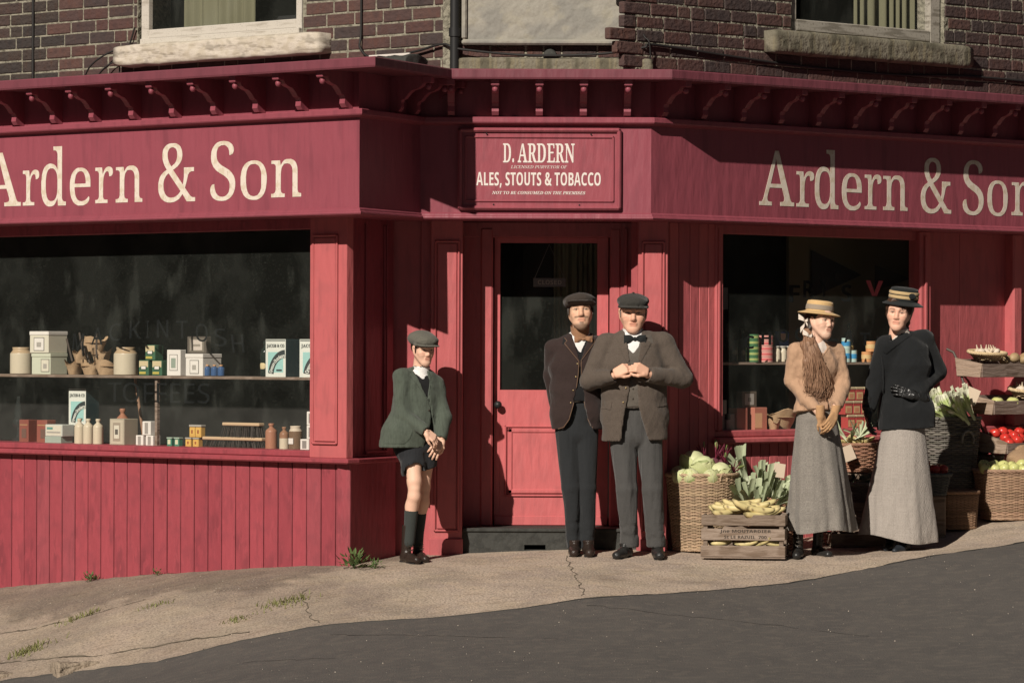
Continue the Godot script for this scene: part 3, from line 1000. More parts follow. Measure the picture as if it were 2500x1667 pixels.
	func front(x: float, y: float) -> float:
		var z := o.z + (nz - 2) * h
		var last := 9.0
		while z > o.z + h:
			var e := val(Vector3(x, y, z))
			if e < 0.0:
				return z + (0.4 * h * (-e / maxf(last - e, 1e-6)) if last < 9.0 else 0.0)
			last = e
			z -= 0.4 * h
		return -9.0
	# surface nets, added to a mesh collector
	func nets(mb: MB, t := Transform3D.IDENTITY):
		var at_cell := PackedInt32Array()
		at_cell.resize(d.size())
		at_cell.fill(-1)
		var lim := h * 4.2
		var ofs := PackedInt32Array([0, 1, nx, nx + 1, nx * ny, nx * ny + 1, nx * ny + nx, nx * ny + nx + 1])
		var ed := [[0, 1], [2, 3], [4, 5], [6, 7], [0, 2], [1, 3], [4, 6], [5, 7], [0, 4], [1, 5], [2, 6], [3, 7]]
		var g := PackedFloat32Array()
		g.resize(8)
		for kk in nz - 1:
			for jj in ny - 1:
				var id := (kk * ny + jj) * nx - 1
				for ii in nx - 1:
					id += 1
					var c := d[id]
					if c > lim or c < -lim: continue
					var neg := 0
					for e in 8:
						g[e] = d[id + ofs[e]]
						if g[e] < 0.0: neg += 1
					if neg == 0 or neg == 8: continue
					var s := Vector3.ZERO
					var m := 0
					for e in ed:
						var a := g[e[0]]
						var b := g[e[1]]
						if (a < 0.0) != (b < 0.0):
							var w := a / (a - b)
							var p := Vector3(e[0] & 1, (e[0] >> 1) & 1, e[0] >> 2)
							var q := Vector3(e[1] & 1, (e[1] >> 1) & 1, e[1] >> 2)
							s += p + (q - p) * w
							m += 1
					s /= m
					var nr := Vector3(g[1] + g[3] + g[5] + g[7] - g[0] - g[2] - g[4] - g[6], g[2] + g[3] + g[6] + g[7] - g[0] - g[1] - g[4] - g[5], g[4] + g[5] + g[6] + g[7] - g[0] - g[1] - g[2] - g[3])
					at_cell[id] = mb.v.size()
					mb.v.append(t * (o + (Vector3(ii, jj, kk) + s) * h))
					mb.n.append((t.basis * nr).normalized())
					mb.c.append(mb.col)
		var st := [1, nx, nx * ny]
		for kk in range(1, nz - 1):
			for jj in range(1, ny - 1):
				var id := (kk * ny + jj) * nx
				for ii in range(1, nx - 1):
					id += 1
					var c := d[id]
					if c > lim or c < -lim: continue
					for ax in 3:
						var e := d[id + st[ax]]
						if (c < 0.0) == (e < 0.0): continue
						var u: int = st[(ax + 1) % 3]
						var w: int = st[(ax + 2) % 3]
						var q0 := at_cell[id - u - w]
						var q1 := at_cell[id - w]
						var q2 := at_cell[id]
						var q3 := at_cell[id - u]
						if q0 < 0 or q1 < 0 or q2 < 0 or q3 < 0: continue
						if c < 0.0:
							for x in [q0, q2, q1, q0, q3, q2]: mb.ix.append(x)
						else:
							for x in [q0, q1, q2, q0, q2, q3]: mb.ix.append(x)
	# a flat piece of cloth (polygon x, y) lying on the front of the field
	func patch(pl: Array, off: float, res := 0.005) -> MB:
		var mb := MB.new()
		var po := PackedVector2Array()
		for i in pl.size() / 2: po.append(Vector2(pl[i * 2], pl[i * 2 + 1]))
		var r := Rect2(po[0], Vector2.ZERO)
		for q in po: r = r.expand(q)
		var nu := maxi(2, int(r.size.x / res))
		var nv := maxi(2, int(r.size.y / res))
		var zz := {}
		var ins := {}
		for i in nu:
			for j in nv:
				if Geometry2D.is_point_in_polygon(r.position + Vector2((i + .5) / nu * r.size.x, (j + .5) / nv * r.size.y), po): ins[Vector2i(i, j)] = true
		for q in ins:
			for w in [Vector2i(0, 0), Vector2i(1, 0), Vector2i(1, 1), Vector2i(0, 1)]:
				var e: Vector2i = q + w
				if not zz.has(e):
					var x := r.position.x + r.size.x * e.x / nu
					var y := r.position.y + r.size.y * e.y / nv
					zz[e] = Vector3(x, y, front(x, y))
		var up := Vector3(0, 0, off)
		for q in ins:
			var c := []
			for w in [Vector2i(0, 0), Vector2i(1, 0), Vector2i(1, 1), Vector2i(0, 1)]: c.append(zz[q + w])
			if c[0].z < -5 or c[1].z < -5 or c[2].z < -5 or c[3].z < -5: continue
			mb.quad(c[0] + up, c[1] + up, c[2] + up, c[3] + up)
			var nb := [Vector2i(0, -1), Vector2i(1, 0), Vector2i(0, 1), Vector2i(-1, 0)]
			for e in 4:
				if not ins.has(q + nb[e]): mb.quad(c[e] - up, c[(e + 1) % 4] - up, c[(e + 1) % 4] + up, c[e] + up)
		return mb
	# points of a line (flat list x, y) laid on the front of the field
	func line(pl: Array, off: float, step := 0.012) -> Array:
		var out := []
		for i in pl.size() / 2 - 1:
			var a := Vector2(pl[i * 2], pl[i * 2 + 1])
			var b := Vector2(pl[i * 2 + 2], pl[i * 2 + 3])
			var m := maxi(1, int(a.distance_to(b) / step))
			for k in m:
				var p := a.lerp(b, k / float(m))
				var z := front(p.x, p.y)
				if z > -5: out.append(Vector3(p.x, p.y, z + off))
		return out

# ---------------------------------------------------------------- people
var P := {}
var cn := FastNoiseLite.new()
const X := Vector3(1, 0, 0)
const Y := Vector3(0, 1, 0)
const Z := Vector3(0, 0, 1)

func people_data():
	P["old"] = { "t": at(0.844, 0.006, 0.050, 0.000), "head": Vector3(-0.014, 1.678, 0.020), "neck": Vector3(-0.015, 1.560, 0.000), "sl": Vector3(-0.200, 1.487, -0.020), "sr": Vector3(0.195, 1.496, -0.020), "el": Vector3(-0.312, 1.222, 0.020), "er": Vector3(0.330, 1.238, 0.020), "wl": Vector3(-0.141, 1.259, 0.200), "wr": Vector3(0.072, 1.267, 0.200), "hl": Vector3(-0.064, 1.295, 0.220), "hr": Vector3(0.014, 1.303, 0.220), "chest": Vector3(0.000, 1.409, 0.000), "waist": Vector3(-0.002, 1.151, 0.000), "hip": Vector3(-0.002, 0.935, 0.000), "hem": Vector3(0.002, 0.813, 0.000), "tl": Vector3(-0.084, 0.845, 0.000), "tr": Vector3(0.103, 0.845, 0.000), "kl": Vector3(-0.052, 0.481, 0.040), "kr": Vector3(0.124, 0.481, 0.030), "al": Vector3(-0.031, 0.134, -0.020), "ar": Vector3(0.152, 0.134, -0.020), "fl": Vector3(-0.060, 0.049, 0.000), "tol": Vector3(-0.114, 0.037, 0.120), "fr": Vector3(0.162, 0.049, 0.000), "tor": Vector3(0.168, 0.029, 0.140) }
	P["young"] = { "t": at(0.457, 0.017, -0.050, 0.000), "head": Vector3(0.013, 1.678, 0.020), "neck": Vector3(0.011, 1.541, -0.000), "sl": Vector3(-0.186, 1.433, -0.020), "sr": Vector3(0.167, 1.455, -0.030), "el": Vector3(-0.199, 1.245, -0.100), "er": Vector3(0.192, 1.246, -0.120), "wl": Vector3(-0.144, 1.005, -0.140), "wr": Vector3(0.135, 1.006, -0.140), "chest": Vector3(0.001, 1.390, -0.000), "waist": Vector3(-0.013, 1.138, -0.000), "hip": Vector3(-0.005, 0.936, -0.000), "tl": Vector3(-0.077, 0.867, -0.000), "tr": Vector3(0.060, 0.867, -0.000), "kl": Vector3(-0.050, 0.472, 0.020), "kr": Vector3(0.069, 0.472, 0.010), "al": Vector3(-0.027, 0.102, -0.030), "ar": Vector3(0.067, 0.102, -0.030), "fl": Vector3(-0.020, 0.053, -0.000), "tol": Vector3(-0.025, 0.013, 0.120), "fr": Vector3(0.074, 0.053, -0.000), "tor": Vector3(0.079, 0.021, 0.120) }
	P["boy"] = { "t": at(-0.665, -0.021, 0.220, 0.349), "head": Vector3(0.079, 1.460, -0.056), "neck": Vector3(0.076, 1.332, -0.079), "sl": Vector3(-0.085, 1.277, -0.052), "sr": Vector3(0.194, 1.221, -0.100), "el": Vector3(-0.089, 1.024, -0.001), "er": Vector3(0.213, 0.990, 0.014), "wl": Vector3(0.035, 0.905, 0.140), "wr": Vector3(0.173, 0.853, 0.063), "hl": Vector3(0.094, 0.835, 0.183), "hr": Vector3(0.081, 0.762, 0.136), "chest": Vector3(0.055, 1.199, -0.086), "waist": Vector3(0.034, 1.000, -0.073), "hip": Vector3(0.001, 0.846, -0.042), "tl": Vector3(-0.005, 0.780, -0.023), "tr": Vector3(0.097, 0.757, -0.050), "kl": Vector3(-0.017, 0.513, 0.058), "kr": Vector3(0.082, 0.469, -0.055), "al": Vector3(-0.037, 0.197, 0.008), "ar": Vector3(0.053, 0.191, -0.087), "fl": Vector3(-0.047, 0.075, 0.004), "tol": Vector3(-0.022, 0.006, 0.141), "fr": Vector3(0.064, 0.069, -0.083), "tor": Vector3(0.067, 0.004, 0.046) }
	P["girl"] = { "t": at(2.100, 0.006, 0.000, 0.384), "head": Vector3(0.012, 1.635, 0.037), "neck": Vector3(0.013, 1.499, 0.005), "sl": Vector3(-0.155, 1.441, -0.019), "sr": Vector3(0.154, 1.435, -0.003), "el": Vector3(-0.165, 1.225, -0.045), "er": Vector3(0.176, 1.190, 0.050), "wl": Vector3(-0.065, 0.999, 0.179), "wr": Vector3(0.036, 1.021, 0.198), "hl": Vector3(-0.031, 0.936, 0.214), "hr": Vector3(-0.030, 0.943, 0.236), "chest": Vector3(-0.000, 1.370, -0.000), "waist": Vector3(0.000, 1.154, 0.000), "hip": Vector3(0.001, 1.010, 0.000), "hat": Vector3(0.017, 1.697, 0.039), "hem": Vector3(0.043, 0.198, 0.017), "fl": Vector3(-0.142, 0.095, -0.036), "tol": Vector3(-0.193, 0.011, 0.051), "fr": Vector3(0.062, 0.089, -0.083), "tor": Vector3(0.065, 0.052, 0.048), "skt": Vector3(0.001, 0.985, 0.000) }
	P["woman"] = { "t": at(2.751, 0.017, -0.550, -0.279), "head": Vector3(-0.021, 1.667, 0.048), "neck": Vector3(-0.014, 1.550, 0.004), "sl": Vector3(-0.100, 1.454, 0.081), "sr": Vector3(0.128, 1.499, -0.099), "el": Vector3(-0.182, 1.196, 0.073), "er": Vector3(0.211, 1.278, -0.185), "wl": Vector3(-0.217, 1.006, 0.145), "wr": Vector3(0.098, 1.111, 0.107), "hl": Vector3(-0.216, 0.904, 0.166), "hr": Vector3(0.032, 1.155, 0.199), "chest": Vector3(0.019, 1.373, -0.005), "waist": Vector3(0.012, 1.175, -0.004), "hip": Vector3(0.027, 0.977, -0.008), "hat": Vector3(-0.011, 1.799, 0.045), "hem": Vector3(0.015, 0.106, -0.004), "fl": Vector3(0.044, 0.070, -0.013), "tol": Vector3(0.015, 0.036, 0.121), "fr": Vector3(-0.101, 0.093, -0.075), "skt": Vector3(-0.001, 0.878, 0.000) }
	P["old"]["open"] = [-0.073, 1.594, -0.058, 1.495, -0.043, 1.373, -0.022, 1.273, -0.029, 1.238, -0.060, 1.073, -0.083, 0.938, -0.104, 0.795, 0.096, 0.796, 0.054, 0.938, 0.024, 1.059, -0.000, 1.238, -0.000, 1.274, 0.014, 1.366, 0.035, 1.466, 0.052, 1.595]
	P["old"]["vee"] = [-0.072, 1.566, -0.050, 1.452, -0.016, 1.409, 0.023, 1.459, 0.046, 1.566]
	P["old"]["lapl"] = [-0.076, 1.566, -0.119, 1.494, -0.108, 1.480, -0.119, 1.466, -0.057, 1.345, -0.040, 1.366, -0.058, 1.480]
	P["old"]["lapr"] = [0.052, 1.573, 0.110, 1.531, 0.074, 1.506, 0.110, 1.484, 0.039, 1.356, 0.012, 1.373, 0.031, 1.466]
	P["old"]["fl1"] = [-0.242, 1.080, -0.159, 1.084, -0.167, 1.027, -0.246, 1.034]
	P["old"]["fl2"] = [0.140, 1.099, 0.225, 1.110, 0.247, 1.057, 0.150, 1.046]
	P["old"]["btn"] = [-0.064, 1.175, -0.082, 1.077, -0.013, 1.420, -0.016, 1.170, -0.016, 1.102, -0.016, 1.238]
	P["young"]["open"] = [-0.056, 1.569, -0.030, 1.476, -0.005, 1.397, 0.010, 1.340, -0.001, 1.261, -0.018, 1.139, -0.036, 1.046, -0.064, 0.938, -0.100, 0.881, -0.107, 0.852, 0.115, 0.853, 0.086, 0.903, 0.058, 0.968, 0.043, 1.068, 0.024, 1.211, 0.015, 1.326, 0.027, 1.383, 0.063, 1.484, 0.077, 1.570]
	P["young"]["vee"] = [-0.055, 1.555, -0.023, 1.455, 0.012, 1.401, 0.035, 1.455, 0.074, 1.555]
	P["young"]["lapl"] = [-0.056, 1.548, -0.098, 1.512, -0.079, 1.487, -0.096, 1.469, -0.001, 1.340, 0.010, 1.344, -0.030, 1.469]
	P["young"]["lapr"] = [0.077, 1.541, 0.106, 1.523, 0.099, 1.498, 0.117, 1.484, 0.019, 1.344, 0.013, 1.354, 0.056, 1.469]
	P["young"]["pipe"] = [-0.095, 1.505, -0.079, 1.485, -0.095, 1.467, 0.003, 1.344, -0.001, 1.261, -0.016, 1.139, -0.035, 1.046, -0.063, 0.946, -0.100, 0.892, -0.150, 0.875]
	P["young"]["pipe2"] = [0.099, 1.527, 0.095, 1.498, 0.116, 1.482, 0.019, 1.351, 0.022, 1.225, 0.039, 1.082, 0.056, 0.975, 0.086, 0.903, 0.115, 0.882]
	P["young"]["btn"] = [-0.007, 1.327, -0.017, 1.238, -0.035, 1.146, -0.052, 1.060, 0.015, 1.175, 0.016, 1.218]
	P["boy"]["open"] = [-0.025, 1.366, 0.039, 1.223, 0.102, 1.090, 0.100, 0.958, 0.070, 0.870, 0.049, 0.792, 0.163, 0.747, 0.140, 0.891, 0.110, 1.046, 0.094, 1.156, 0.109, 1.234, 0.091, 1.333]
	P["boy"]["vee"] = [-0.025, 1.361, 0.033, 1.289, 0.063, 1.254, 0.080, 1.289, 0.094, 1.333]
	P["boy"]["lapl"] = [-0.027, 1.368, -0.060, 1.333, -0.019, 1.300, -0.034, 1.283, 0.098, 1.101, 0.057, 1.212]
	P["boy"]["lapr"] = [0.097, 1.322, 0.121, 1.278, 0.094, 1.145, 0.087, 1.179]
	P["boy"]["pocket"] = [-0.174, 0.986, -0.052, 0.931, -0.044, 0.903, -0.064, 0.854, -0.098, 0.821, -0.214, 0.822]
	P["boy"]["btn"] = [0.090, 1.046, 0.119, 1.074, 0.120, 0.969, 0.074, 1.300]
	P["girl"]["open"] = [-0.099, 1.527, -0.059, 1.470, -0.019, 1.427, 0.005, 1.406, 0.037, 1.456, 0.021, 1.528]
	P["girl"]["split"] = [0.020, 1.148, 0.029, 1.033, 0.050, 1.019, 0.050, 1.033, 0.026, 1.141]
	P["girl"]["lapr"] = [0.025, 1.521, 0.069, 1.492, 0.045, 1.470, 0.061, 1.460, -0.007, 1.399, -0.019, 1.427, 0.009, 1.470]
	P["woman"]["open"] = [-0.064, 1.564, -0.067, 1.520, -0.068, 1.490, -0.052, 1.498, 0.058, 1.622, 0.058, 1.652, -0.045, 1.586]
	P["woman"]["lapr"] = [0.066, 1.608, 0.073, 1.571, 0.044, 1.549, 0.070, 1.538, -0.089, 1.402, -0.111, 1.417, -0.063, 1.483]
	P["woman"]["edge"] = [-0.124, 1.395, -0.113, 1.307, -0.116, 1.197, -0.130, 1.050, -0.160, 0.933, -0.182, 0.874]
	P["girl"]["hair"] = [-0.145, 1.498, -0.157, 1.427, -0.144, 1.320, -0.136, 1.213, -0.100, 1.141, -0.044, 1.116, 0.028, 1.170, 0.060, 1.241, 0.011, 1.334, -0.037, 1.413, -0.085, 1.484]

func cloth(key: String, col: Vector3, sc := 5.0, contrast := .35, stripe := 0):
	var dk := col * (1.0 - contrast)
	var lt := col * (1.0 + contrast)
	var base := col
	var layers := [[key.hash() % 1000, .3, 1, 1, dk, .5, .75, .8], [key.hash() % 1000 + 1, .3, 1, 1, lt, .58, .8, .8], [key.hash() % 1000 + 2, .02, 1, 1, dk, .5, .9, .35]]
	if stripe == 1: layers.append([9, .06, 1, 16, dk * .8, .55, .62, .35])
	if stripe == 2:
		layers.append([19, .3, 1, 12, dk * .9, .5, .7, .5])
		layers.append([29, .3, 12, 1, lt, .5, .7, .4])
	var m := mt(key, Color(1, 1, 1), .92, ptex(256, base, layers), sc, M.weave, .35)
	m.metallic_specular = .15
	m.rim_enabled = true
	m.rim = .25
	return m

func skin_mat():
	M.weave = ntex(301, .35, 256, 6.0)
	var s := StandardMaterial3D.new()
	s.vertex_color_use_as_albedo = true
	s.roughness = .55
	s.metallic_specular = .35
	M.skin = s
	var l := mt("leather", lin(.022, .021, .02), .32, null, 1, ntex(302, .08, 256, 8.0), .3)
	l.uv1_triplanar = true; l.uv1_scale = Vector3.ONE * 6
	tone("leather_brown", "leather", lin(.03, .02, .016))
	tone("leather_navy", "leather", lin(.024, .028, .034))
	var hm := mt("hair_dark", lin(.028, .017, .011), .45)
	hm.metallic_specular = .5
	mt("hair_auburn", lin(.25, .14, .085), .5)
	tone("hair_auburn2", "hair_auburn", lin(.34, .2, .125)); tone("hair_auburn3", "hair_auburn", lin(.16, .085, .05))
	mt("brass", lin(.35, .26, .13), .35).metallic = .8
	mt("horn", lin(.05, .04, .03), .4)

# head with face, in its own space: x to the person's left hand side of the picture, z forward, eyes at y 0.008
func head(mb: MB, t: Transform3D, skin: Vector3, o := {}):
	var F := SDF.new(Vector3(-.115, -.19, -.125), Vector3(.115, .15, .135), .0054)
	var w: float = o.get("wide", 1.0)
	F.cap(Vector3(0, .045, -.03), Vector3(0, .035, .012), .082, .076, .02, X, .94 * w)
	F.cap(Vector3(0, .01, .03), Vector3(0, -.06, .043), .063, .047, .03, X, 1.02 * w)
	for s in [-1.0, 1.0]:
		F.cap(Vector3(s * .052 * w, -.03, .0), Vector3(s * .018, -.097, .06), .028, .022, .03)
		F.cap(Vector3(s * .04 * w, -.022, .058), Vector3(s * .038 * w, -.03, .06), .027, .024, .03)
		F.cap(Vector3(s * .078 * w, .012, -.012), Vector3(s * .076 * w, -.022, -.004), .024, .016, .006, X, .42)
		F.cap(Vector3(s * .086 * w, .006, .0), Vector3(s * .086 * w, -.008, .0), .008, .006, .006, X, 1.0, 1)
		F.cap(Vector3(s * .018, .028, .083), Vector3(s * .048 * w, .03, .07), .012, .012, .02)
		F.cap(Vector3(s * .031, .006, .094), Vector3(s * .033, .006, .094), .013, .013, .016, X, 1.3, 1)
		F.cap(Vector3(s * .031, .006, .075), Vector3(s * .033, .006, .075), .0135, .0135, .004)
		F.cap(Vector3(s * .031, .018, .078), Vector3(s * .042, .014, .072), .009, .008, .008)
		F.cap(Vector3(s * .011, -.036, .094), Vector3(s * .013, -.037, .09), .0085, .008, .008)
	var ns: float = o.get("nose", 1.0)
	F.cap(Vector3(0, .012, .086), Vector3(0, -.026, .088 + .018 * ns), .0085, .0125 * ns, .016)
	F.cap(Vector3(0, -.03, .087 + .017 * ns), Vector3(0, -.034, .086 + .016 * ns), .011 * ns, .01 * ns, .008)
	F.cap(Vector3(0, -.1, .066), Vector3(0, -.102, .066), .023, .022, .025)
	F.cap(Vector3(-.017, -.0575, .086), Vector3(.017, -.0575, .086), .0065, .0065, .01)
	F.cap(Vector3(-.014, -.068, .086), Vector3(.014, -.068, .086), .0075, .0075, .01)
	F.cap(Vector3(-.024, -.0625, .098), Vector3(.024, -.0625, .098), .0035, .0035, .006, X, 1.0, 1)
	F.cap(Vector3(0, -.06, -.03), Vector3(0, -.19, -.04), .054 * w, .06 * w, .03)
	var k := mb.v.size()
	F.nets(mb, t)
	var inv := t.affine_inverse()
	var stub: float = o.get("stubble", 0.0)
	for i in range(k, mb.v.size()):
		var p := inv * mb.v[i]
		var c := skin
		var ax := absf(p.x)
		c *= 1.0 + .05 * cn.get_noise_3dv(p * 60.0)
		# cheeks, nose and ears are redder
		var red := clampf(1.0 - Vector2(ax - .042, p.y + .025).length() / .03, 0, 1) * .5 + clampf(1.0 - absf(ax - .085) / .014, 0, 1) * .4
		if p.z > .095 and ax < .02 and p.y > -.045: red += .35
		c = c.lerp(Vector3(skin.x * .98, skin.y * .78, skin.z * .74), clampf(red, 0, 1))
		if p.z > .06:
			if p.y < -.05 and p.y > -.078 and ax < .024 - absf(p.y + .0625) * .5:
				c = c.lerp(Vector3(skin.x * .85, skin.y * .58, skin.z * .55), .7)
				if absf(p.y + .0625) < .003: c *= .5
			var bx := ax - .033
			if absf(p.y - .031 + absf(bx) * absf(bx) * 8.0) < .0055 and absf(bx) < .02: c = c.lerp(Vector3(.05, .032, .022), o.get("brow", .75))
			var ey := Vector2((ax - .032) / .0125, (p.y - .006) / .0045)
			if ey.length() < 1.0:
				c = Vector3(.24, .2, .175)
				if absf(ax - .032 + o.get("gaze", 0.0) * signf(p.x)) < .0068: c = Vector3(.03, .024, .02)
			elif ey.length() < 1.7 and p.y > .006: c = c.lerp(Vector3(.08, .05, .035), .6)
		if stub > 0.0 and p.z > -.01 and p.y < -.04:
			var sb := clampf((-.078 - p.y) / .02, 0, 1)
			if ax < .045 and p.y > -.052 and p.z > .08: sb = maxf(sb, .9)
			if absf(p.x) < .012 and p.y < -.078: sb = 1.0
			c = c.lerp(Vector3(.1, .065, .045), sb * stub)
		mb.c[i] = Color(c.x, c.y, c.z)

# hand with palm, four bent fingers and a thumb; f along the hand, b out of its back, s = +1 if the thumb is on f x b's side
func hand(F: SDF, w: Vector3, f: Vector3, b: Vector3, s: float, bend: Array, sc := 1.0, spread := .0):
	f = f.normalized()
	b = (b - f * b.dot(f)).normalized()
	var l := f.cross(b) * s
	var len_ := [.088, .092, .087, .078]
	var fl := [.95, 1.05, 1.0, .8]
	for i in 4:
		var off := (.031 - .0205 * i) * sc
		var base: Vector3 = w + f * len_[i] * sc + l * off
		F.cap(w + l * off * .75 + f * .012 * sc, base, .0145 * sc, .0115 * sc, .014 * sc)
		var a := 0.0
		var p := base
		for q in 3:
			a += bend[q]
			var dir := (f * cos(a) - b * sin(a) + l * spread * (1.5 - i)).normalized()
			var e: Vector3 = p + dir * [.041, .027, .021][q] * fl[i] * sc
			F.cap(p, e, (.0098 - .0009 * q) * sc, (.0092 - .0010 * q) * sc, .004)
			p = e
	var tb := w + f * .028 * sc + l * .026 * sc
	var t1: Vector3 = tb + (f * .75 + l * .6 - b * .35).normalized() * .038 * sc
	var t2: Vector3 = t1 + (f * .95 + l * .12 - b * .45).normalized() * .03 * sc
	var t3: Vector3 = t2 + (f * .95 - l * .2 - b * .45).normalized() * .022 * sc
	F.cap(w + f * .01 + l * .012, tb, .015 * sc, .0145 * sc, .012)
	F.cap(tb, t1, .0138 * sc, .0115 * sc, .01)
	F.cap(t1, t2, .0112 * sc, .0098 * sc, .004)
	F.cap(t2, t3, .0098 * sc, .0078 * sc, .004)

func box_of(pts: Array, m: float) -> Array:
	var a: Vector3 = pts[0]
	var b: Vector3 = pts[0]
	for p in pts:
		a = a.min(p); b = b.max(p)
	return [a - Vector3.ONE * m, b + Vector3.ONE * m]

# thin hidden body that joins head, hands and feet
func frame_body(mb: MB, J: Dictionary, arms := true, lw := .044):
	var F := SDF.new(Vector3(-.45, .02, -.35), Vector3(.45, 1.62, .4), .024)
	F.cap(J.neck - Y * .02, J.chest, .045, .085, .05, X, 1.3)
	F.cap(J.chest, J.hip + Y * .05, .08, .06, .06, X, 1.3)
	if arms:
		for s in ["l", "r"]:
			F.cap(J["s" + s], J["e" + s], .045, .036, .04)
			F.cap(J["e" + s], J["w" + s], .036, .028, .03)
	if J.has("kl"):
		for s in ["l", "r"]:
			F.cap(J["t" + s] - Y * .04, J["k" + s], lw, lw - .01, .02)
			F.cap(J["k" + s], J["a" + s] - Y * .03, lw - .01, .026, .02)
	else:
		for s in ["l", "r"]: F.cap(J.hip + X * (-.05 if s == "l" else .05) - Y * .1, J["f" + s] * Vector3(.9, 1, .9) + Y * .12, .05, .04, .04)
	F.nets(mb)

func shoe(p: Node, J: Dictionary, s: String, mat: Material, tall := 0.0, called := "shoe", sc := 1.0, pointed := 0.0):
	var hl: Vector3 = J["f" + s]
	var to: Vector3 = J["to" + s] if J.has("to" + s) else hl + Vector3(0, -.04, .13)
	var d := to - hl
	d.y = 0
	d = d.normalized() if d.length() > .03 else Z
	var pts := [hl - d * .08, to + d * .07, hl + Y * (.1 + tall)]
	var bb := box_of(pts, .07)
	bb[0].y = minf(hl.y, to.y) - .06
	var F := SDF.new(bb[0], bb[1], .007)
	var side := d.cross(Y)
	var base := 0.0
	var heel := Vector3(hl.x, base + .04, hl.z) - d * .045
	var toe := heel + d * .2 * sc
	F.cap(heel, heel + d * .1 * sc, .034 * sc, .037 * sc, .02)
	F.cap(heel + d * .1 * sc - Y * .003, toe - Y * .008, .037 * sc, lerpf(.03, .018, pointed) * sc, .02, side, 1.08)
	F.cap(heel + Y * .01 + d * .02, hl + Y * (.06 + tall) + d * .0, .036 * sc, .042 * sc, .03)
	F.cut(Vector3(0, hl.y + .06 + tall, 0), Y)
	F.cut(Vector3(0, base + .004, 0), -Y)
	var mb := MB.new()
	F.nets(mb)
	var o := part(p, called, mb, mat)
	var so := MB.new()
	so.box(Transform3D(Basis(side, Y, d) , heel - Y * .04), Vector3(-.028, 0.001, -.03) * sc, Vector3(.028, .022, .025), .006)
	so.box(Transform3D(Basis(side, Y, d), heel - Y * .04), Vector3(-.036 * sc, .001, .07), Vector3(.036 * sc, .012, .2 * sc), .005)
	part(o, "sole", so, M.black_iron)
	if tall > .05:
		var lc := MB.new()
		for i in 5:
			var c := heel + d * (.085 - .007 * i) + Y * (.05 + i * .026)
			var z0 := F.val(c)
			lc.tube([c - side * .02 + d * .004, c + d * .012 + Y * .004, c + side * .02 + Y * .012 + d * .004], .0028, 5)
			lc.tube([c + side * .02 + d * .004, c + d * .012 + Y * .004, c - side * .02 + Y * .012 + d * .004], .0028, 5)
		part(o, "laces", lc, M.horn)
	return o

func flat_cap(p: Node, t: Transform3D, mat: Material, wide := 1.0, puff := 0.0, drop := 0.0):
	t = t * Transform3D(Basis(), Vector3(0, -.01, 0))
	var F := SDF.new(Vector3(-.14, .0, -.15), Vector3(.14, .19 + puff, .18), .0068)
	F.cap(Vector3(0, .088 + puff * .4, -.03), Vector3(0, .08 + puff * .3, .045), .118 * wide, .105 * wide, .02, Y, .46 + puff * 6.0)
	F.cap(Vector3(0, .066, -.03), Vector3(0, .064, .015), .089, .088, .012, Y, .35)
	F.cap(Vector3(-.045, .056 - drop, .108), Vector3(.045, .056 - drop, .108), .047, .047, .014, Y, .17)
	F.cap(Vector3(-.09 * wide, .055 - drop * .5, .05), Vector3(0, .07, .09), .02, .02, .03, Y, .5)
	F.cap(Vector3(.09 * wide, .055 - drop * .5, .05), Vector3(0, .07, .09), .02, .02, .03, Y, .5)
	F.cap(Vector3(0, -.06, -.012), Vector3(0, .024, -.005), .081, .081, .006, X, .95, 1)
	F.crease(cn, .005, Vector3(16, 26, 16))
	var mb := MB.new()
	F.nets(mb, t)
	var o := part(p, "flat_cap", mb, mat)
	mb = MB.new()
	mb.ball(t * at(0, .14 + puff * .9, -.01), Vector3(.008, .005, .008), 8, 6)
	part(o, "cap_button", mb, mat)

func short_hair(p: Node, t: Transform3D, mat: Material, low := -.03):
	var F := SDF.new(Vector3(-.11, -.1, -.14), Vector3(.11, .14, .1), .007)
	F.cap(Vector3(0, .045, -.035), Vector3(0, .04, .005), .087, .081, .01, X, .95)
	F.cap(Vector3(0, .0, -.045), Vector3(0, -.03, -.045), .074, .06, .02)
	F.cut(Vector3(0, low, 0), Vector3(0, -1, 0))
	F.cut(Vector3(0, .03, .035), Vector3(0, -.75, .66))
	for s in [-1.0, 1.0]: F.cap(Vector3(s * .08, .025, .024), Vector3(s * .081, -.02, .028), .008, .006, .006)
	var mb := MB.new()
	F.nets(mb, t)
	part(p, "hair", mb, mat)

func dots(F: SDF, pl: Array, r: float) -> MB:
	var mb := MB.new()
	for i in pl.size() / 2:
		var z := F.front(pl[i * 2], pl[i * 2 + 1])
		if z > -5: mb.lathe(Transform3D(Basis(X, PI / 2), Vector3(pl[i * 2], pl[i * 2 + 1], z)), [Vector2(r, 0), Vector2(r, .004), Vector2(r * .7, .006), Vector2(0, .006)], 10)
	return mb

func head_xf(J: Dictionary, dy: float, yaw: float, pitch: float, roll: float, sc: float) -> Transform3D:
	return Transform3D(Basis.from_euler(Vector3(deg_to_rad(pitch), deg_to_rad(yaw), deg_to_rad(roll))).scaled(Vector3.ONE * sc), J.head + Y * dy)

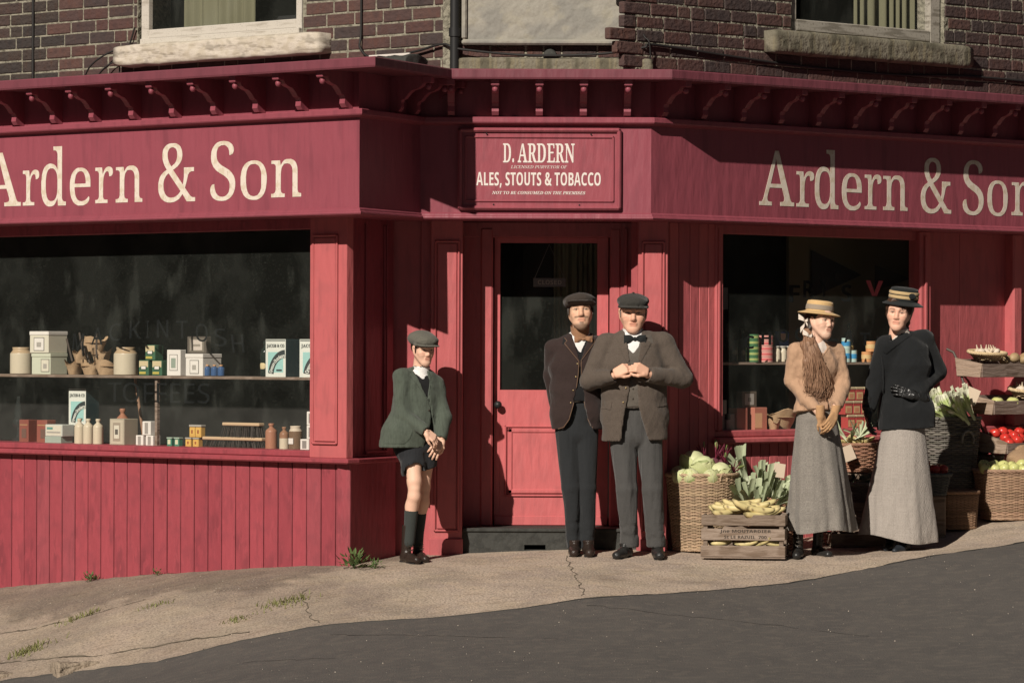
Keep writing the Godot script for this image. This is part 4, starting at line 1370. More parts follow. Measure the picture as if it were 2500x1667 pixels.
func bow_tie(p: Node, c: Vector3, w: float, h: float, mat: Material, tilt := 0.0):
	var mb := MB.new()
	for s in [-1.0, 1.0]:
		var rows := []
		for i in 9:
			var k := i / 8.0
			var row := []
			var hh := h * (.28 + .72 * pow(sin(minf(k * 1.9, 1.57)), 1.0)) * (1.0 - .1 * k)
			for j in 10:
				var a := TAU * j / 10
				row.append(c + Basis(Z, tilt) * Vector3(s * w * (.1 + k * .9), cos(a) * hh + sin(k * 6) * .004, sin(a) * (.007 + .008 * sin(k * 3.0)) + .004 * sin(k * 9 + j)))
			rows.append(row)
		mb.grid(rows, true, s > 0)
	mb.ball(Transform3D(Basis(), c), Vector3(.013, h * .45, .012), 10, 8)
	part(p, "bow_tie", mb, mat)

func trousers(p: Node, J: Dictionary, mat: Material, r0: float, r1: float, r2: float, wide: float, cuff: float, amp: float):
	var F := SDF.new(Vector3(-.25, .03, -.2), Vector3(.28, 1.08, .22), .0105)
	F.cap(J.hip + Y * .12, J.hip - Y * .08, r0 * 1.1, r0 * 1.12, .04, X, wide)
	for s in ["l", "r"]:
		var k: Vector3 = J["k" + s]
		var a: Vector3 = J["a" + s]
		F.cap(J["t" + s], k, r0, r1, .015)
		F.cap(k, a - Y * .04, r1, r2, .012)
	F.crease(cn, amp, Vector3(12, 1.8, 12))
	F.crease(cn, amp * .7, Vector3(7, 12, 7), 3.0, .26)
	F.cut(Vector3(0, minf(J.al.y, J.ar.y) - .05, 0), -Y)
	if cuff > 0:
		for s in ["l", "r"]:
			var a: Vector3 = J["a" + s]
			F.cap(a - Y * .035, a - Y * .0, r2 + .006, r2 + .006, .004)
		F.cut(Vector3(0, minf(J.al.y, J.ar.y) - .055, 0), -Y)
	for s in ["l", "r"]: F.cap(J["a" + s] - Y * .2, J["a" + s] - Y * .03, r2 - .012, r2 - .014, .004, X, 1.0, 1)
	var mb := MB.new()
	F.nets(mb)
	return part(p, "trousers", mb, mat)

# coat body and sleeves as one field: spine points with radii and widths
func coat(spine: Array, arms: Array, bb: Array, cell := .0102) -> SDF:
	var F := SDF.new(bb[0], bb[1], cell)
	for i in spine.size() - 1:
		F.cap(spine[i][0], spine[i + 1][0], spine[i][1], spine[i + 1][1], .05, X, (spine[i][2] + spine[i + 1][2]) * .5)
	if arms.size() > 0:
		for i in [0, 2]: F.cap(spine[0][0] + Y * .006, arms[i][0], .042, arms[i][2] * .8, .04)
	for a in arms: F.cap(a[0], a[1], a[2], a[3], a[4] if a.size() > 4 else .035)
	return F

func build_old():
	var J: Dictionary = P.old
	var p := thing("person", "man in a brown tweed jacket and black bow tie, hands clasped at his chest", "person", J.t)
	var mb := MB.new()
	var sk := Vector3(0.704, 0.407, 0.286)
	mb.col = Color(sk.x, sk.y, sk.z)
	frame_body(mb, J)
	var ht := head_xf(J, .006, 0, 3, -1, 1.07)
	head(mb, ht, sk, { "wide": 1.08, "brow": .35 })
	var F := SDF.new(J.hl - Vector3(.16, .1, .12), J.hr + Vector3(.16, .12, .12), .0045)
	hand(F, J.wl + Vector3(-.005, .012, .01), Vector3(.85, .45, .25), Vector3(-.35, .35, .85), 1.0, [.9, 1.3, .9], 1.0)
	hand(F, J.wr + Vector3(.01, .012, .01), Vector3(-.8, .42, .3), Vector3(.4, .4, .85), -1.0, [.9, 1.3, .9], 1.0)
	F.nets(mb)
	part(p, "body", mb, M.skin)
	short_hair(p, ht, M.hair_grey)
	flat_cap(p, ht, M.cap_dark, .88, .004, .002)
	# shirt, waistcoat, coat
	var sp := [[J.neck - Y * .03, .055, 1.1], [J.chest + Y * .06, .1, 1.55], [J.chest - Y * .05, .122, 1.5], [J.waist + Y * .02, .128, 1.36], [J.waist - Y * .04, .12, 1.3]]
	F = coat(sp, [], [Vector3(-.25, .95, -.2), Vector3(.25, 1.6, .22)], .011)
	mb = MB.new(); F.nets(mb)
	part(p, "shirt", mb, M.shirt)
	collar(p, J.neck + Vector3(0, .0, .012), .064, .05, M.shirt)
	for q in sp: q[1] += .008
	sp[0][1] = .04
	sp.append([J.waist - Y * .16, .13, 1.38])
	F = coat(sp, [], [Vector3(-.26, .95, -.2), Vector3(.26, 1.62, .22)], .009)
	F.carve(J.vee, J.chest.z)
	F.crease(cn, .006, Vector3(10, 14, 10))
	F.cut(Vector3(0, 1.045, 0), Vector3(0, -1, 0))
	mb = MB.new(); F.nets(mb)
	var w := part(p, "waistcoat", mb, M.tweed_grey)
	part(w, "button", dots(F, J.btn.slice(4), .0065), M.horn)
	trousers(p, J, M.trouser_grey, .09, .072, .06, 1.3, 1.0, .013)
	sp = [[J.neck - Y * .045, .06, 1.35], [J.chest + Y * .05, .112, 1.66], [J.chest - Y * .08, .14, 1.46], [J.waist, .148, 1.36], [J.waist - Y * .16, .15, 1.42], [J.hem - Y * .05, .15, 1.58]]
	var arms := []
	for s in ["l", "r"]:
		arms.append([J["s" + s] - Y * .012, J["e" + s], .074, .066])
		arms.append([J["e" + s], J["w" + s], .064, .05, .02])
	F = coat(sp, arms, [Vector3(-.42, .76, -.24), Vector3(.44, 1.62, .32)])
	F.carve(J.open, J.chest.z + .02)
	F.crease(cn, .009, Vector3(7, 5, 7))
	F.crease(cn, .0035, Vector3(16, 8, 16))
	F.cut(Vector3(0, J.hem.y, 0), Vector3(.03, -1, 0).normalized())
	for s in ["l", "r"]: F.cap(J["w" + s] + (J["h" + s] - J["w" + s]) * .5, J["w" + s] + (J["h" + s] - J["w" + s]) * 2.0, .07, .07, .004, X, 1.0, 1)
	mb = MB.new(); F.nets(mb)
	var c := part(p, "jacket", mb, M.tweed_brown)
	for k in ["lapl", "lapr"]: part(c, "lapel", F.patch(J[k], .005, .0036), M.tweed_brown)
	for k in ["fl1", "fl2"]: part(c, "pocket_flap", F.patch(J[k], .006, .0036), M.tweed_brown)
	part(c, "button", dots(F, J.btn.slice(0, 4), .007), M.brass)
	bow_tie(p, Vector3(J.neck.x + .012, J.neck.y - .05, J.neck.z + .105), .075, .034, M.silk_black)
	for s in ["l", "r"]: shoe(p, J, s, M.leather)

func collar(p: Node, c: Vector3, r: float, h: float, mat: Material, tilt := .35):
	var mb := MB.new()
	var rows := []
	for i in 3:
		var row := []
		for j in 28:
			var a := TAU * j / 28
			row.append(c + Vector3(cos(a) * (r + .003 * i), (i - 1) * h * .5 - tilt * sin(a) * r * .6, sin(a) * r))
		rows.append(row)
	mb.grid(rows, true, true)
	part(p, "collar", mb, mat)

func build_young():
	var J: Dictionary = P.young
	var p := thing("person", "young man in a dark velvet jacket with tan piping, arms behind his back", "person", J.t)
	var mb := MB.new()
	var sk := Vector3(0.660, 0.407, 0.275)
	mb.col = Color(sk.x, sk.y, sk.z)
	frame_body(mb, J)
	var ht := head_xf(J, .0, 2, -11, 2, 1.05)
	head(mb, ht, sk, { "wide": .93, "stubble": .75 })
	var F := SDF.new(J.wl - Vector3(.05, .16, .1), J.wr + Vector3(.05, .06, .08), .006)
	hand(F, J.wl, Vector3(.7, -.7, -.1), Vector3(0, .1, -1), 1.0, [.4, .5, .4])
	hand(F, J.wr, Vector3(-.7, -.7, -.1), Vector3(0, .1, -1), -1.0, [.4, .5, .4])
	F.nets(mb)
	part(p, "body", mb, M.skin)
	short_hair(p, ht, M.hair_dark)
	flat_cap(p, ht, M.cap_brown, .93, .008, -.004)
	var sp := [[J.neck - Y * .03, .05, 1.1], [J.chest + Y * .06, .088, 1.55], [J.chest - Y * .05, .105, 1.45], [J.waist + Y * .02, .1, 1.35], [J.waist - Y * .02, .095, 1.3]]
	F = coat(sp, [], [Vector3(-.22, .9, -.17), Vector3(.22, 1.6, .18)], .011)
	mb = MB.new(); F.nets(mb)
	part(p, "shirt", mb, M.shirt)
	for q in sp: q[1] += .008
	sp[0][1] = .036
	sp.append([J.waist - Y * .14, .105, 1.38])
	F = coat(sp, [], [Vector3(-.22, .9, -.18), Vector3(.22, 1.6, .2)])
	F.carve(J.vee, J.chest.z)
	F.cut(Vector3(0, 1.07, 0), Vector3(0, -1, 0))
	mb = MB.new(); F.nets(mb)
	var w := part(p, "waistcoat", mb, M.wool_black)
	part(w, "button", dots(F, J.btn.slice(8), .006), M.horn)
	trousers(p, J, M.trouser_navy, .08, .06, .046, 1.25, 0.0, .01)
	sp = [[J.neck - Y * .05, .05, 1.35], [J.chest + Y * .05, .098, 1.7], [J.chest - Y * .08, .122, 1.5], [J.waist, .118, 1.38], [J.hip + Y * .06, .125, 1.42], [J.hip - Y * .12, .122, 1.5]]
	var arms := []
	for s in ["l", "r"]:
		arms.append([J["s" + s] + X * (.012 if s == "l" else -.012), J["e" + s] + X * (.012 if s == "l" else -.012), .056, .05])
		arms.append([J["e" + s] + X * (.012 if s == "l" else -.012), J["w" + s], .05, .045, .02])
	F = coat(sp, arms, [Vector3(-.3, .84, -.26), Vector3(.3, 1.6, .22)])
	F.carve(J.open, J.chest.z + .02)
	F.crease(cn, .008, Vector3(8, 7, 8))
	F.cut(Vector3(0, J.hip.y - .06, 0), Vector3(0, -1, 0))
	mb = MB.new(); F.nets(mb)
	var c := part(p, "jacket", mb, M.velvet)
	for k in ["lapl", "lapr"]: part(c, "lapel", F.patch(J[k], .005, .0036), M.velvet)
	mb = MB.new()
	for k in ["pipe", "pipe2"]: mb.tube(F.line(J[k], .003), .0032, 6)
	part(c, "piping", mb, M.piping)
	part(c, "button", dots(F, J.btn.slice(0, 8), .006), M.brass)
	collar(p, J.neck + Vector3(0, .005, .02), .06, .085, M.cravat, .5)
	bow_tie(p, J.neck + Vector3(.022, -.045, .088), .062, .024, M.cravat, .06)
	for s in ["l", "r"]: shoe(p, J, s, M.leather_brown)

func build_boy():
	var J: Dictionary = P.boy
	var p := thing("person", "boy in a green jacket, short trousers and cap leaning in the corner", "person", J.t)
	var mb := MB.new()
	var sk := Vector3(0.726, 0.451, 0.330)
	mb.col = Color(sk.x, sk.y, sk.z)
	frame_body(mb, J)
	var ht := head_xf(J, -.002, 8, 6, 0, .86)
	head(mb, ht, sk, { "wide": .98, "brow": .5, "nose": .8 })
	# bare legs
	var F := SDF.new(Vector3(-.14, .12, -.2), Vector3(.18, .72, .16), .0095)
	for s in ["l", "r"]:
		var k: Vector3 = J["k" + s]
		var a: Vector3 = J["a" + s]
		var t: Vector3 = J["t" + s]
		F.cap(t, k + Y * .05, .068, .047, .03)
		F.cap(k + Y * .05, k - Y * .05, .045, .043, .03)
		F.cap(k + Vector3(0, -.005, .018), k + Vector3(0, -.03, .016), .034, .03, .02)
		F.cap(k - Y * .06, k.lerp(a, .4) - Z * .014, .04, .042, .03)
		F.cap(k.lerp(a, .35) - Z * .01, a, .04, .03, .03)
	F.nets(mb)
	F = SDF.new(J.hr - Vector3(.14, .14, .12), J.hl + Vector3(.14, .13, .12), .0042)
	hand(F, J.wl, Vector3(.62, -.55, .25), Vector3(.25, .45, .85), 1.0, [.55, .7, .5], .86)
	hand(F, J.wr, Vector3(-.55, -.78, .3), Vector3(-.1, .35, .9), -1.0, [.35, .45, .3], .9, .1)
	F.nets(mb)
	part(p, "body", mb, M.skin)
	short_hair(p, ht, M.hair_dark, -.02)
	flat_cap(p, ht, M.cap_green, .97, .02, .004)
	var sp := [[J.neck - Y * .02, .045, 1.1], [J.chest + Y * .03, .078, 1.45], [J.chest - Y * .08, .088, 1.35], [J.waist, .09, 1.3], [J.hip, .095, 1.3]]
	F = coat(sp, [], [Vector3(-.16, .8, -.22), Vector3(.24, 1.4, .12)], .0095)
	mb = MB.new(); F.nets(mb)
	part(p, "shirt", mb, M.shirt)
	collar(p, J.neck + Vector3(.0, -.01, .008), .053, .05, M.shirt)
	for q in sp: q[1] += .007
	sp[0][1] = .03
	F = coat(sp, [], [Vector3(-.16, .78, -.22), Vector3(.24, 1.4, .12)], .009)
	F.carve(J.vee, J.chest.z)
	mb = MB.new(); F.nets(mb)
	var w := part(p, "waistcoat", mb, M.wool_black)
	part(w, "button", dots(F, J.btn.slice(2, 6), .006), M.horn)
	# short trousers
	F = SDF.new(Vector3(-.16, .52, -.2), Vector3(.22, .96, .16), .009)
	F.cap(J.hip + Y * .03, J.hip - Y * .06, .1, .105, .04, X, 1.25)
	F.cap(J.tl, J.kl + Y * .02, .09, .083, .03)
	F.cap(J.tr, J.kr + Y * .02, .09, .08, .03)
	F.crease(cn, .01, Vector3(10, 6, 10))
	F.cut(Vector3(J.kl.x, J.kl.y + .1, 0), Vector3(.25, -1, 0).normalized())
	for s in ["l", "r"]: F.cap(J["k" + s] - Y * .1, J["k" + s] + Y * .11, .07, .072, .004, X, 1.0, 1)
	mb = MB.new(); F.nets(mb)
	part(p, "short_trousers", mb, M.pinstripe)
	sp = [[J.neck - Y * .045, .042, 1.35], [J.chest + Y * .035, .094, 1.5], [J.chest - Y * .08, .11, 1.42], [J.waist, .112, 1.38], [J.hip - Vector3(.03, -.05, 0), .118, 1.5], [J.hip - Vector3(.04, .06, 0), .125, 1.6]]
	var arms := []
	for s in ["l", "r"]:
		arms.append([J["s" + s], J["e" + s], .052, .047])
		arms.append([J["e" + s], J["w" + s], .047, .041, .02])
	F = coat(sp, arms, [Vector3(-.27, .76, -.25), Vector3(.3, 1.42, .24)])
	F.carve(J.open, J.chest.z + .02)
	F.crease(cn, .009, Vector3(8, 5, 8))
	F.crease(cn, .003, Vector3(16, 9, 16))
	F.cut(Vector3(0, J.hip.y - .055, 0), Vector3(0, -1, 0))
	F.cut(J.hr + Vector3(.0, 0, 0), Vector3(.0, -1, 0))
	for s in ["l", "r"]:
		var f: Vector3 = (J["w" + s] - J["e" + s]).normalized()
		F.cap(J["w" + s] + f * .045, J["w" + s] + f * .12, .055, .06, .004, X, 1.0, 1)
	mb = MB.new(); F.nets(mb)
	var c := part(p, "jacket", mb, M.green_tweed)
	for k in ["lapl", "lapr"]: part(c, "lapel", F.patch(J[k], .005, .0036), M.green_tweed)
	part(c, "pocket", F.patch(J.pocket, .004, .0036), M.green_tweed)
	part(c, "button", dots(F, J.btn.slice(0, 2), .007), M.horn)
	# socks and boots
	for s in ["l", "r"]:
		var k: Vector3 = J["k" + s]
		var a: Vector3 = J["a" + s]
		F = SDF.new(a - Vector3(.08, .1, .09), Vector3(a.x, k.y - .1, a.z) + Vector3(.1, .02, .1), .008)
		var top := k.lerp(a, .46) - Z * .012
		F.cap(top, a - Y * .05, .0475, .038, .01)
		F.cut(top, Y)
		mb = MB.new(); F.nets(mb)
		part(p, "sock", mb, M.sock)
		shoe(p, J, s, M.leather_brown, .13, "boot", .9)

func skirt(p: Node, J: Dictionary, top: Array, bot: Array, mat: Material, folds: Array, sd: int, hemy: Array):
	# top and bot: centre x, centre z, half width, half depth; hem height left and right
	var mb := MB.new()
	var rows := []
	var nr := 46
	var nc := 120
	var y0: float = J.skt.y + .09
	for i in nr + 1:
		var k := i / float(nr)
		var row := []
		for j in nc:
			var a := TAU * j / nc
			var q := pow(k, .85)
			var rx := lerpf(top[2], bot[2], q)
			var rz := lerpf(top[3], bot[3], q)
			var f := 0.0
			for w in folds: f += w[2] * sin(a * w[0] + w[1] + k * w[3]) * pow(k, w[4])
			f += cn.get_noise_3d(cos(a) * 3 + sd, k * 3.2, sin(a) * 3) * .05 * k
			var cx := lerpf(top[0], bot[0], k) + cos(a) * rx * (1 + f)
			var cz := lerpf(top[1], bot[1], k) + sin(a) * rz * (1 + f)
			var hy := lerpf(hemy[0], hemy[1], (cos(a) + 1) * .5) + .012 * sin(a * 3 + sd)
			row.append(Vector3(cx, lerpf(y0, hy, k), cz))
		rows.append(row)
	# turn the hem in
	var row := []
	for q in rows[nr]: row.append(Vector3(q.x * .985 + bot[0] * .015, q.y + .004, q.z * .985 + bot[1] * .015))
	rows.append(row)
	row = []
	for q in rows[nr - 1]: row.append(Vector3(q.x * .97 + bot[0] * .03, q.y, q.z * .97 + bot[1] * .03))
	rows.append(row)
	mb.grid(rows, true)
	return part(p, "skirt", mb, mat)

func strand(mb: MB, pts: Array, r: float, wob: float):
	var out := []
	var rr := []
	var m := 14
	var ph := rng.randf() * 6
	for i in m + 1:
		var k := i / float(m) * (pts.size() - 1)
		var a := mini(int(k), pts.size() - 2)
		var p0: Vector3 = pts[maxi(a - 1, 0)]
		var p3: Vector3 = pts[mini(a + 2, pts.size() - 1)]
		var q: Vector3 = pts[a].cubic_interpolate(pts[a + 1], p0, p3, k - a)
		q += Vector3(sin(i * 1.1 + ph), 0, cos(i * .9 + ph)) * wob * (i / float(m))
		out.append(q)
		rr.append(r * (1.0 - .75 * pow(i / float(m), 3)))
	mb.tube(out, rr, 5)

func boater(p: Node, t: Transform3D, cr: float, ch: float, br: float, mat: Material, band: Material, droop := .01):
	var mb := MB.new()
	mb.lathe(t, [Vector2(br - .012, -.006 - droop), Vector2(br, -.003 - droop), Vector2(br, .002 - droop), Vector2(br - .008, .005 - droop), Vector2(cr + .01, .004), Vector2(cr + .002, .008), Vector2(cr, .02), Vector2(cr * .985, ch - .015), Vector2(cr * .93, ch - .002), Vector2(cr * .7, ch + .004), Vector2(0, ch + .006)], 40)
	mb.lathe(t, [Vector2(.07, -.001), Vector2(cr, -.002), Vector2(br - .012, -.006 - droop)], 40)
	var o := part(p, "straw_hat", mb, mat)
	mb = MB.new()
	mb.lathe(t, [Vector2(cr + .0035, .016), Vector2(cr + .0045, .02), Vector2(cr * .99 + .0035, ch * .62), Vector2(cr * .99, ch * .64)], 40)
	part(o, "hat_band", mb, band)
	return o

func build_girl():
	var J: Dictionary = P.girl
	J.fl.x += .02
	J.tol.x += .02
	var p := thing("person", "girl in a tan jacket and straw boater, long auburn hair over her shoulder", "person", J.t)
	var mb := MB.new()
	var sk := Vector3(0.737, 0.473, 0.352)
	mb.col = Color(sk.x, sk.y, sk.z)
	frame_body(mb, J)
	var ht := head_xf(J, .0, 13, -1, -4, .96)
	head(mb, ht, sk, { "wide": .97, "brow": .6, "nose": .72 })
	part(p, "body", mb, M.skin)
	# gloved hands, one over the other
	var F := SDF.new(J.hl - Vector3(.12, .12, .16), J.hr + Vector3(.14, .12, .1), .0045)
	hand(F, J.wr + Vector3(-.01, -.02, .02), Vector3(-.55, -.8, .2), Vector3(.3, .3, .9), -1.0, [.35, .5, .4], .86)
	hand(F, J.wl + Vector3(.01, -.02, .0), Vector3(.3, -.9, .1), Vector3(-.1, .2, .95), 1.0, [.6, .7, .5], .82)
	F.cap(J.wl - Y * .01, J.wl + Y * .05, .03, .033, .02)
	F.cap(J.wr - Y * .01, J.wr + Vector3(.02, .05, 0), .03, .033, .02)
	mb = MB.new(); F.nets(mb)
	part(p, "gloves", mb, M.glove_tan)
	# hair under the hat and the long tail in front
	F = SDF.new(Vector3(-.11, -.16, -.15), Vector3(.11, .15, .1), .007)
	F.cap(Vector3(0, .045, -.04), Vector3(0, .045, .0), .09, .085, .01, X, .95)
	F.cap(Vector3(-.03, .0, -.06), Vector3(-.05, -.09, -.05), .06, .045, .03)
	F.cut(Vector3(0, .035, .04), Vector3(0, -.55, .83))
	mb = MB.new(); F.nets(mb, ht)
	part(p, "hair", mb, M.hair_dark)
	F = SDF.new(Vector3(-.21, 1.08, -.04), Vector3(.09, 1.6, .19), .008)
	F.cap(Vector3(-.09, 1.56, .02), Vector3(-.105, 1.475, .085), .028, .034, .02)
	F.cap(Vector3(-.105, 1.475, .085), Vector3(-.085, 1.36, .112), .034, .03, .03, X, 1.8)
	F.cap(Vector3(-.085, 1.36, .112), Vector3(-.048, 1.19, .112), .03, .026, .03, X, 2.6)
	F.cap(Vector3(-.048, 1.19, .112), Vector3(-.045, 1.14, .105), .024, .012, .03, X, 2.0)
	F.crease(cn, .014, Vector3(45, 6, 45))
	mb = MB.new(); F.nets(mb)
	part(p, "hair_tail", mb, M.hair_auburn)
	for q in 3:
		mb = MB.new()
		for i in 110:
			var u := rng.randf_range(-1, 1)
			var d := rng.randf_range(.55, 1)
			var z := .095 + .045 * d * (1 - u * u * .6)
			var n1 := rng.randf_range(-.012, .012)
			strand(mb, [Vector3(-.088 + u * .022, 1.56, .03 + d * .02), Vector3(-.105 + u * .04 + n1, 1.475, .095 + .025 * d), Vector3(-.088 + u * .066, 1.38, z + .012), Vector3(-.062 + u * .088 + n1, 1.275, z + .008), Vector3(-.042 + u * .085 + n1 * 2, 1.175 + rng.randf_range(-.03, .03), z), Vector3(-.045 + u * .06 + n1 * 4, 1.12 + rng.randf_range(-.03, .07), z - .01)], rng.randf_range(.0018, .0036), .013)
		part(p, "hair_strands", mb, M[["hair_auburn", "hair_auburn2", "hair_auburn3"][q]])
	# ribbon bows
	mb = MB.new()
	for c in [Vector3(-.094, 1.635, -.015), Vector3(-.098, 1.53, .06)]:
		for s in [[-.045, .022], [-.03, -.04], [.035, -.055], [.03, .02]]:
			var rows := []
			for i in 7:
				var k := i / 6.0
				var row := []
				for e in [-1.0, 1.0]: row.append(c + Vector3(s[0] * k, s[1] * k * 1.5 + e * .013 * (.5 + k), .02 + .015 * sin(k * 4.0)))
				rows.append(row)
			mb.grid(rows)
		mb.ball(Transform3D(Basis(), c + Z * .02), Vector3(.012, .012, .01), 8, 6)
	part(p, "ribbon", mb, M.ribbon)
	boater(p, Transform3D(Basis.from_euler(Vector3(.05, .2, -.1)), J.head + Vector3(-.002, .062, -.022)), .093, .078, .148, M.straw, M.band_grey, .012)
	# blouse and jacket
	var sp := [[J.neck - Y * .0, .046, 1.0], [J.neck - Y * .05, .05, 1.2], [J.chest + Y * .04, .075, 1.45], [J.chest - Y * .06, .09, 1.35], [J.waist, .075, 1.3]]
	F = coat(sp, [], [Vector3(-.18, 1.05, -.16), Vector3(.18, 1.56, .17)], .0095)
	F.crease(cn, .004, Vector3(40, 12, 40))
	mb = MB.new(); F.nets(mb)
	part(p, "blouse", mb, M.blouse)
	collar(p, J.neck + Vector3(0, .01, .004), .05, .045, M.blouse, .3)
	sp = [[J.neck - Y * .05, .05, 1.35], [J.chest + Y * .04, .086, 1.55], [J.chest - Y * .06, .104, 1.4], [J.waist, .094, 1.32], [J.hip, .115, 1.4], [J.hip - Y * .05, .125, 1.42]]
	var arms := []
	for s in ["l", "r"]:
		arms.append([J["s" + s] - Y * .008, J["e" + s], .054, .055])
		arms.append([J["e" + s], J["w" + s], .055, .042, .02])
	F = coat(sp, arms, [Vector3(-.27, .94, -.2), Vector3(.27, 1.56, .26)])
	F.carve(J.open, J.chest.z + .02)
	F.carve(J.split, J.chest.z + .05)
	F.crease(cn, .011, Vector3(9, 6, 9))
	F.crease(cn, .005, Vector3(16, 12, 16))
	F.cut(Vector3(0, J.hip.y + .0, .0), Vector3(0, -1, .15).normalized())
	for s in ["l", "r"]:
		var f: Vector3 = (J["w" + s] - J["e" + s]).normalized()
		F.cap(J["w" + s] + f * .04, J["w" + s] + f * .12, .05, .055, .004, X, 1.0, 1)
	mb = MB.new(); F.nets(mb)
	var c := part(p, "jacket", mb, M.tan_wool)
	part(c, "lapel", F.patch(J.lapr, .005, .0036), M.tan_wool)
	skirt(p, J, [0, -.01, .125, .105], [.04, .0, .235, .21], M.skirt_dark, [[9, 1.0, .045, .5, .8], [5, .4, .075, 1.0, 1.0], [3, 2.0, .06, 0, 1], [17, 0, .018, 1, .5]], 3, [.19, .20])
	for s in ["l", "r"]: shoe(p, J, s, M.leather, .11, "boot", .92)

func build_woman():
	var J: Dictionary = P.woman
	var p := thing("person", "woman in a black jacket and grey skirt, gloved hand on her hip", "person", J.t)
	var mb := MB.new()
	var sk := Vector3(0.748, 0.440, 0.319)
	mb.col = Color(sk.x, sk.y, sk.z)
	frame_body(mb, J)
	var ht := head_xf(J, .022, 2, 2, -6, 1.0)
	head(mb, ht, sk, { "wide": 1.0, "brow": .55, "nose": .78 })
	part(p, "body", mb, M.skin)
	# hair: full round the head, fringe strands
	var F := SDF.new(Vector3(-.13, -.13, -.17), Vector3(.13, .16, .12), .007)
	F.cap(Vector3(0, .045, -.04), Vector3(0, .045, .0), .1, .095, .01, X, 1.0)
	F.cap(Vector3(.02, -.02, -.07), Vector3(.03, -.06, -.07), .06, .05, .03)
	F.cut(Vector3(0, .035, .045), Vector3(0, -.5, .86))
	F.crease(cn, .008, Vector3(40, 20, 40))
	mb = MB.new(); F.nets(mb, ht)
	for i in 60:
		var u := rng.randf_range(-1, 1)
		var a := Vector3(u * .075, .066 + rng.randf_range(0, .01), .055 + .03 * (1 - u * u))
		var b := Vector3(u * .085 + .015, .054, .088 - .05 * u * u)
		var e := Vector3(u * .092 + .025 * (1 - absf(u)) + rng.randf_range(-.01, .01), .03 - .05 * u * u * u * u + rng.randf_range(-.012, .012), .09 - .07 * u * u)
		strand(mb, [ht * a, ht * b, ht * e], rng.randf_range(.003, .005), .003)
	part(p, "hair", mb, M.hair_brown)
	# hat
	var hatt := Transform3D(Basis.from_euler(Vector3(.04, -.1, -.13)), J.head + Vector3(.028, .098, -.02))
	var hat: Node = boater(p, hatt, .1, .1, .145, M.hat_black, M.hat_black, .016)
	for q in [[.026, .05], [.055, .078]]:
		mb = MB.new()
		mb.lathe(hatt, [Vector2(.102, q[0]), Vector2(.1065, q[0] + .004), Vector2(.1065, q[1] - .004), Vector2(.1015, q[1])], 40)
		part(hat, "straw_band", mb, M.straw_band)
	mb = MB.new()
	mb.ball(hatt * at(.08, .05, .068, .8), Vector3(.03, .024, .012), 10, 8, cn, .3)
	part(hat, "hat_bow", mb, M.hat_black)
	# gloves
	F = SDF.new(J.hl - Vector3(.1, .14, .1), J.wl + Vector3(.1, .1, .12), .0048)
	hand(F, J.wl + Vector3(.0, -.02, .0), Vector3(.05, -1, .1), Vector3(-.9, 0, .45), 1.0, [.35, .5, .4], .95)
	F.cap(J.wl - Y * .02, J.wl + Y * .075, .032, .037, .02)
	F.crease(cn, .004, Vector3(20, 60, 20))
	mb = MB.new(); F.nets(mb)
	part(p, "glove", mb, M.glove_black)
	F = SDF.new(J.hr - Vector3(.1, .1, .15), J.wr + Vector3(.14, .12, .12), .0048)
	hand(F, J.wr + Vector3(.0, .0, .0), Vector3(-.9, .32, .25), Vector3(.2, .35, .9), 1.0, [.12, .25, .2], .95, .05)
	F.cap(J.wr, J.wr + Vector3(.06, -.02, -.05), .031, .037, .02)
	F.crease(cn, .004, Vector3(50, 30, 30))
	mb = MB.new(); F.nets(mb)
	part(p, "glove", mb, M.glove_black)
	var sp := [[J.neck + Y * .01, .05, 1.0], [J.neck - Y * .05, .055, 1.2], [J.chest + Y * .05, .085, 1.4], [J.chest - Y * .05, .098, 1.3]]
	F = coat(sp, [], [Vector3(-.17, 1.25, -.16), Vector3(.2, 1.62, .18)], .0095)
	mb = MB.new(); F.nets(mb)
	part(p, "blouse", mb, M.blouse)
	collar(p, J.neck + Vector3(0, .01, .006), .056, .05, M.blouse, .4)
	sp = [[J.neck - Y * .04, .056, 1.35], [J.chest + Y * .05, .1, 1.5], [J.chest - Y * .05, .125, 1.32], [J.waist, .112, 1.28], [J.hip + Y * .03, .14, 1.32], [J.hip - Y * .14, .16, 1.36]]
	var arms := []
	for s in ["l", "r"]:
		arms.append([J["s" + s], J["e" + s], .078, .066])
		arms.append([J["e" + s], J["w" + s], .065, .048, .02])
	F = coat(sp, arms, [Vector3(-.3, .82, -.3), Vector3(.32, 1.62, .26)])
	F.carve(J.open, J.chest.z + .02)
	F.crease(cn, .008, Vector3(8, 5, 8))
	F.crease(cn, .003, Vector3(16, 9, 16))
	F.cut(Vector3(0, J.hip.y - .105, .0), Vector3(.05, -1, 0).normalized())
	for s in ["l", "r"]:
		var f: Vector3 = (J["w" + s] - J["e" + s]).normalized()
		F.cap(J["w" + s] + f * .035, J["w" + s] + f * .12, .055, .06, .004, X, 1.0, 1)
	mb = MB.new(); F.nets(mb)
	var c := part(p, "jacket", mb, M.black_wool)
	part(c, "lapel", F.patch(J.lapr, .006, .0036), M.black_wool)
	mb = MB.new()
	mb.tube(F.line(J.edge, .002), .006, 6)
	part(c, "front_edge", mb, M.black_wool)
	skirt(p, J, [.01, 0, .13, .11], [-.02, .03, .262, .25], M.skirt_linen, [[7, .6, .035, .5, 1.2], [4, 2.0, .05, .6, 1.4], [3, .5, .04, 0, 1], [15, 0, .01, 1, .6]], 8, [.14, .075])
	J.fl = Vector3(.03, .05, .14)
	J.tol = Vector3(.0, .02, .27)
	shoe(p, J, "l", M.leather_navy, .05, "shoe", .95, .8)
	shoe(p, J, "r", M.leather_navy, .05, "shoe", .95, .8)

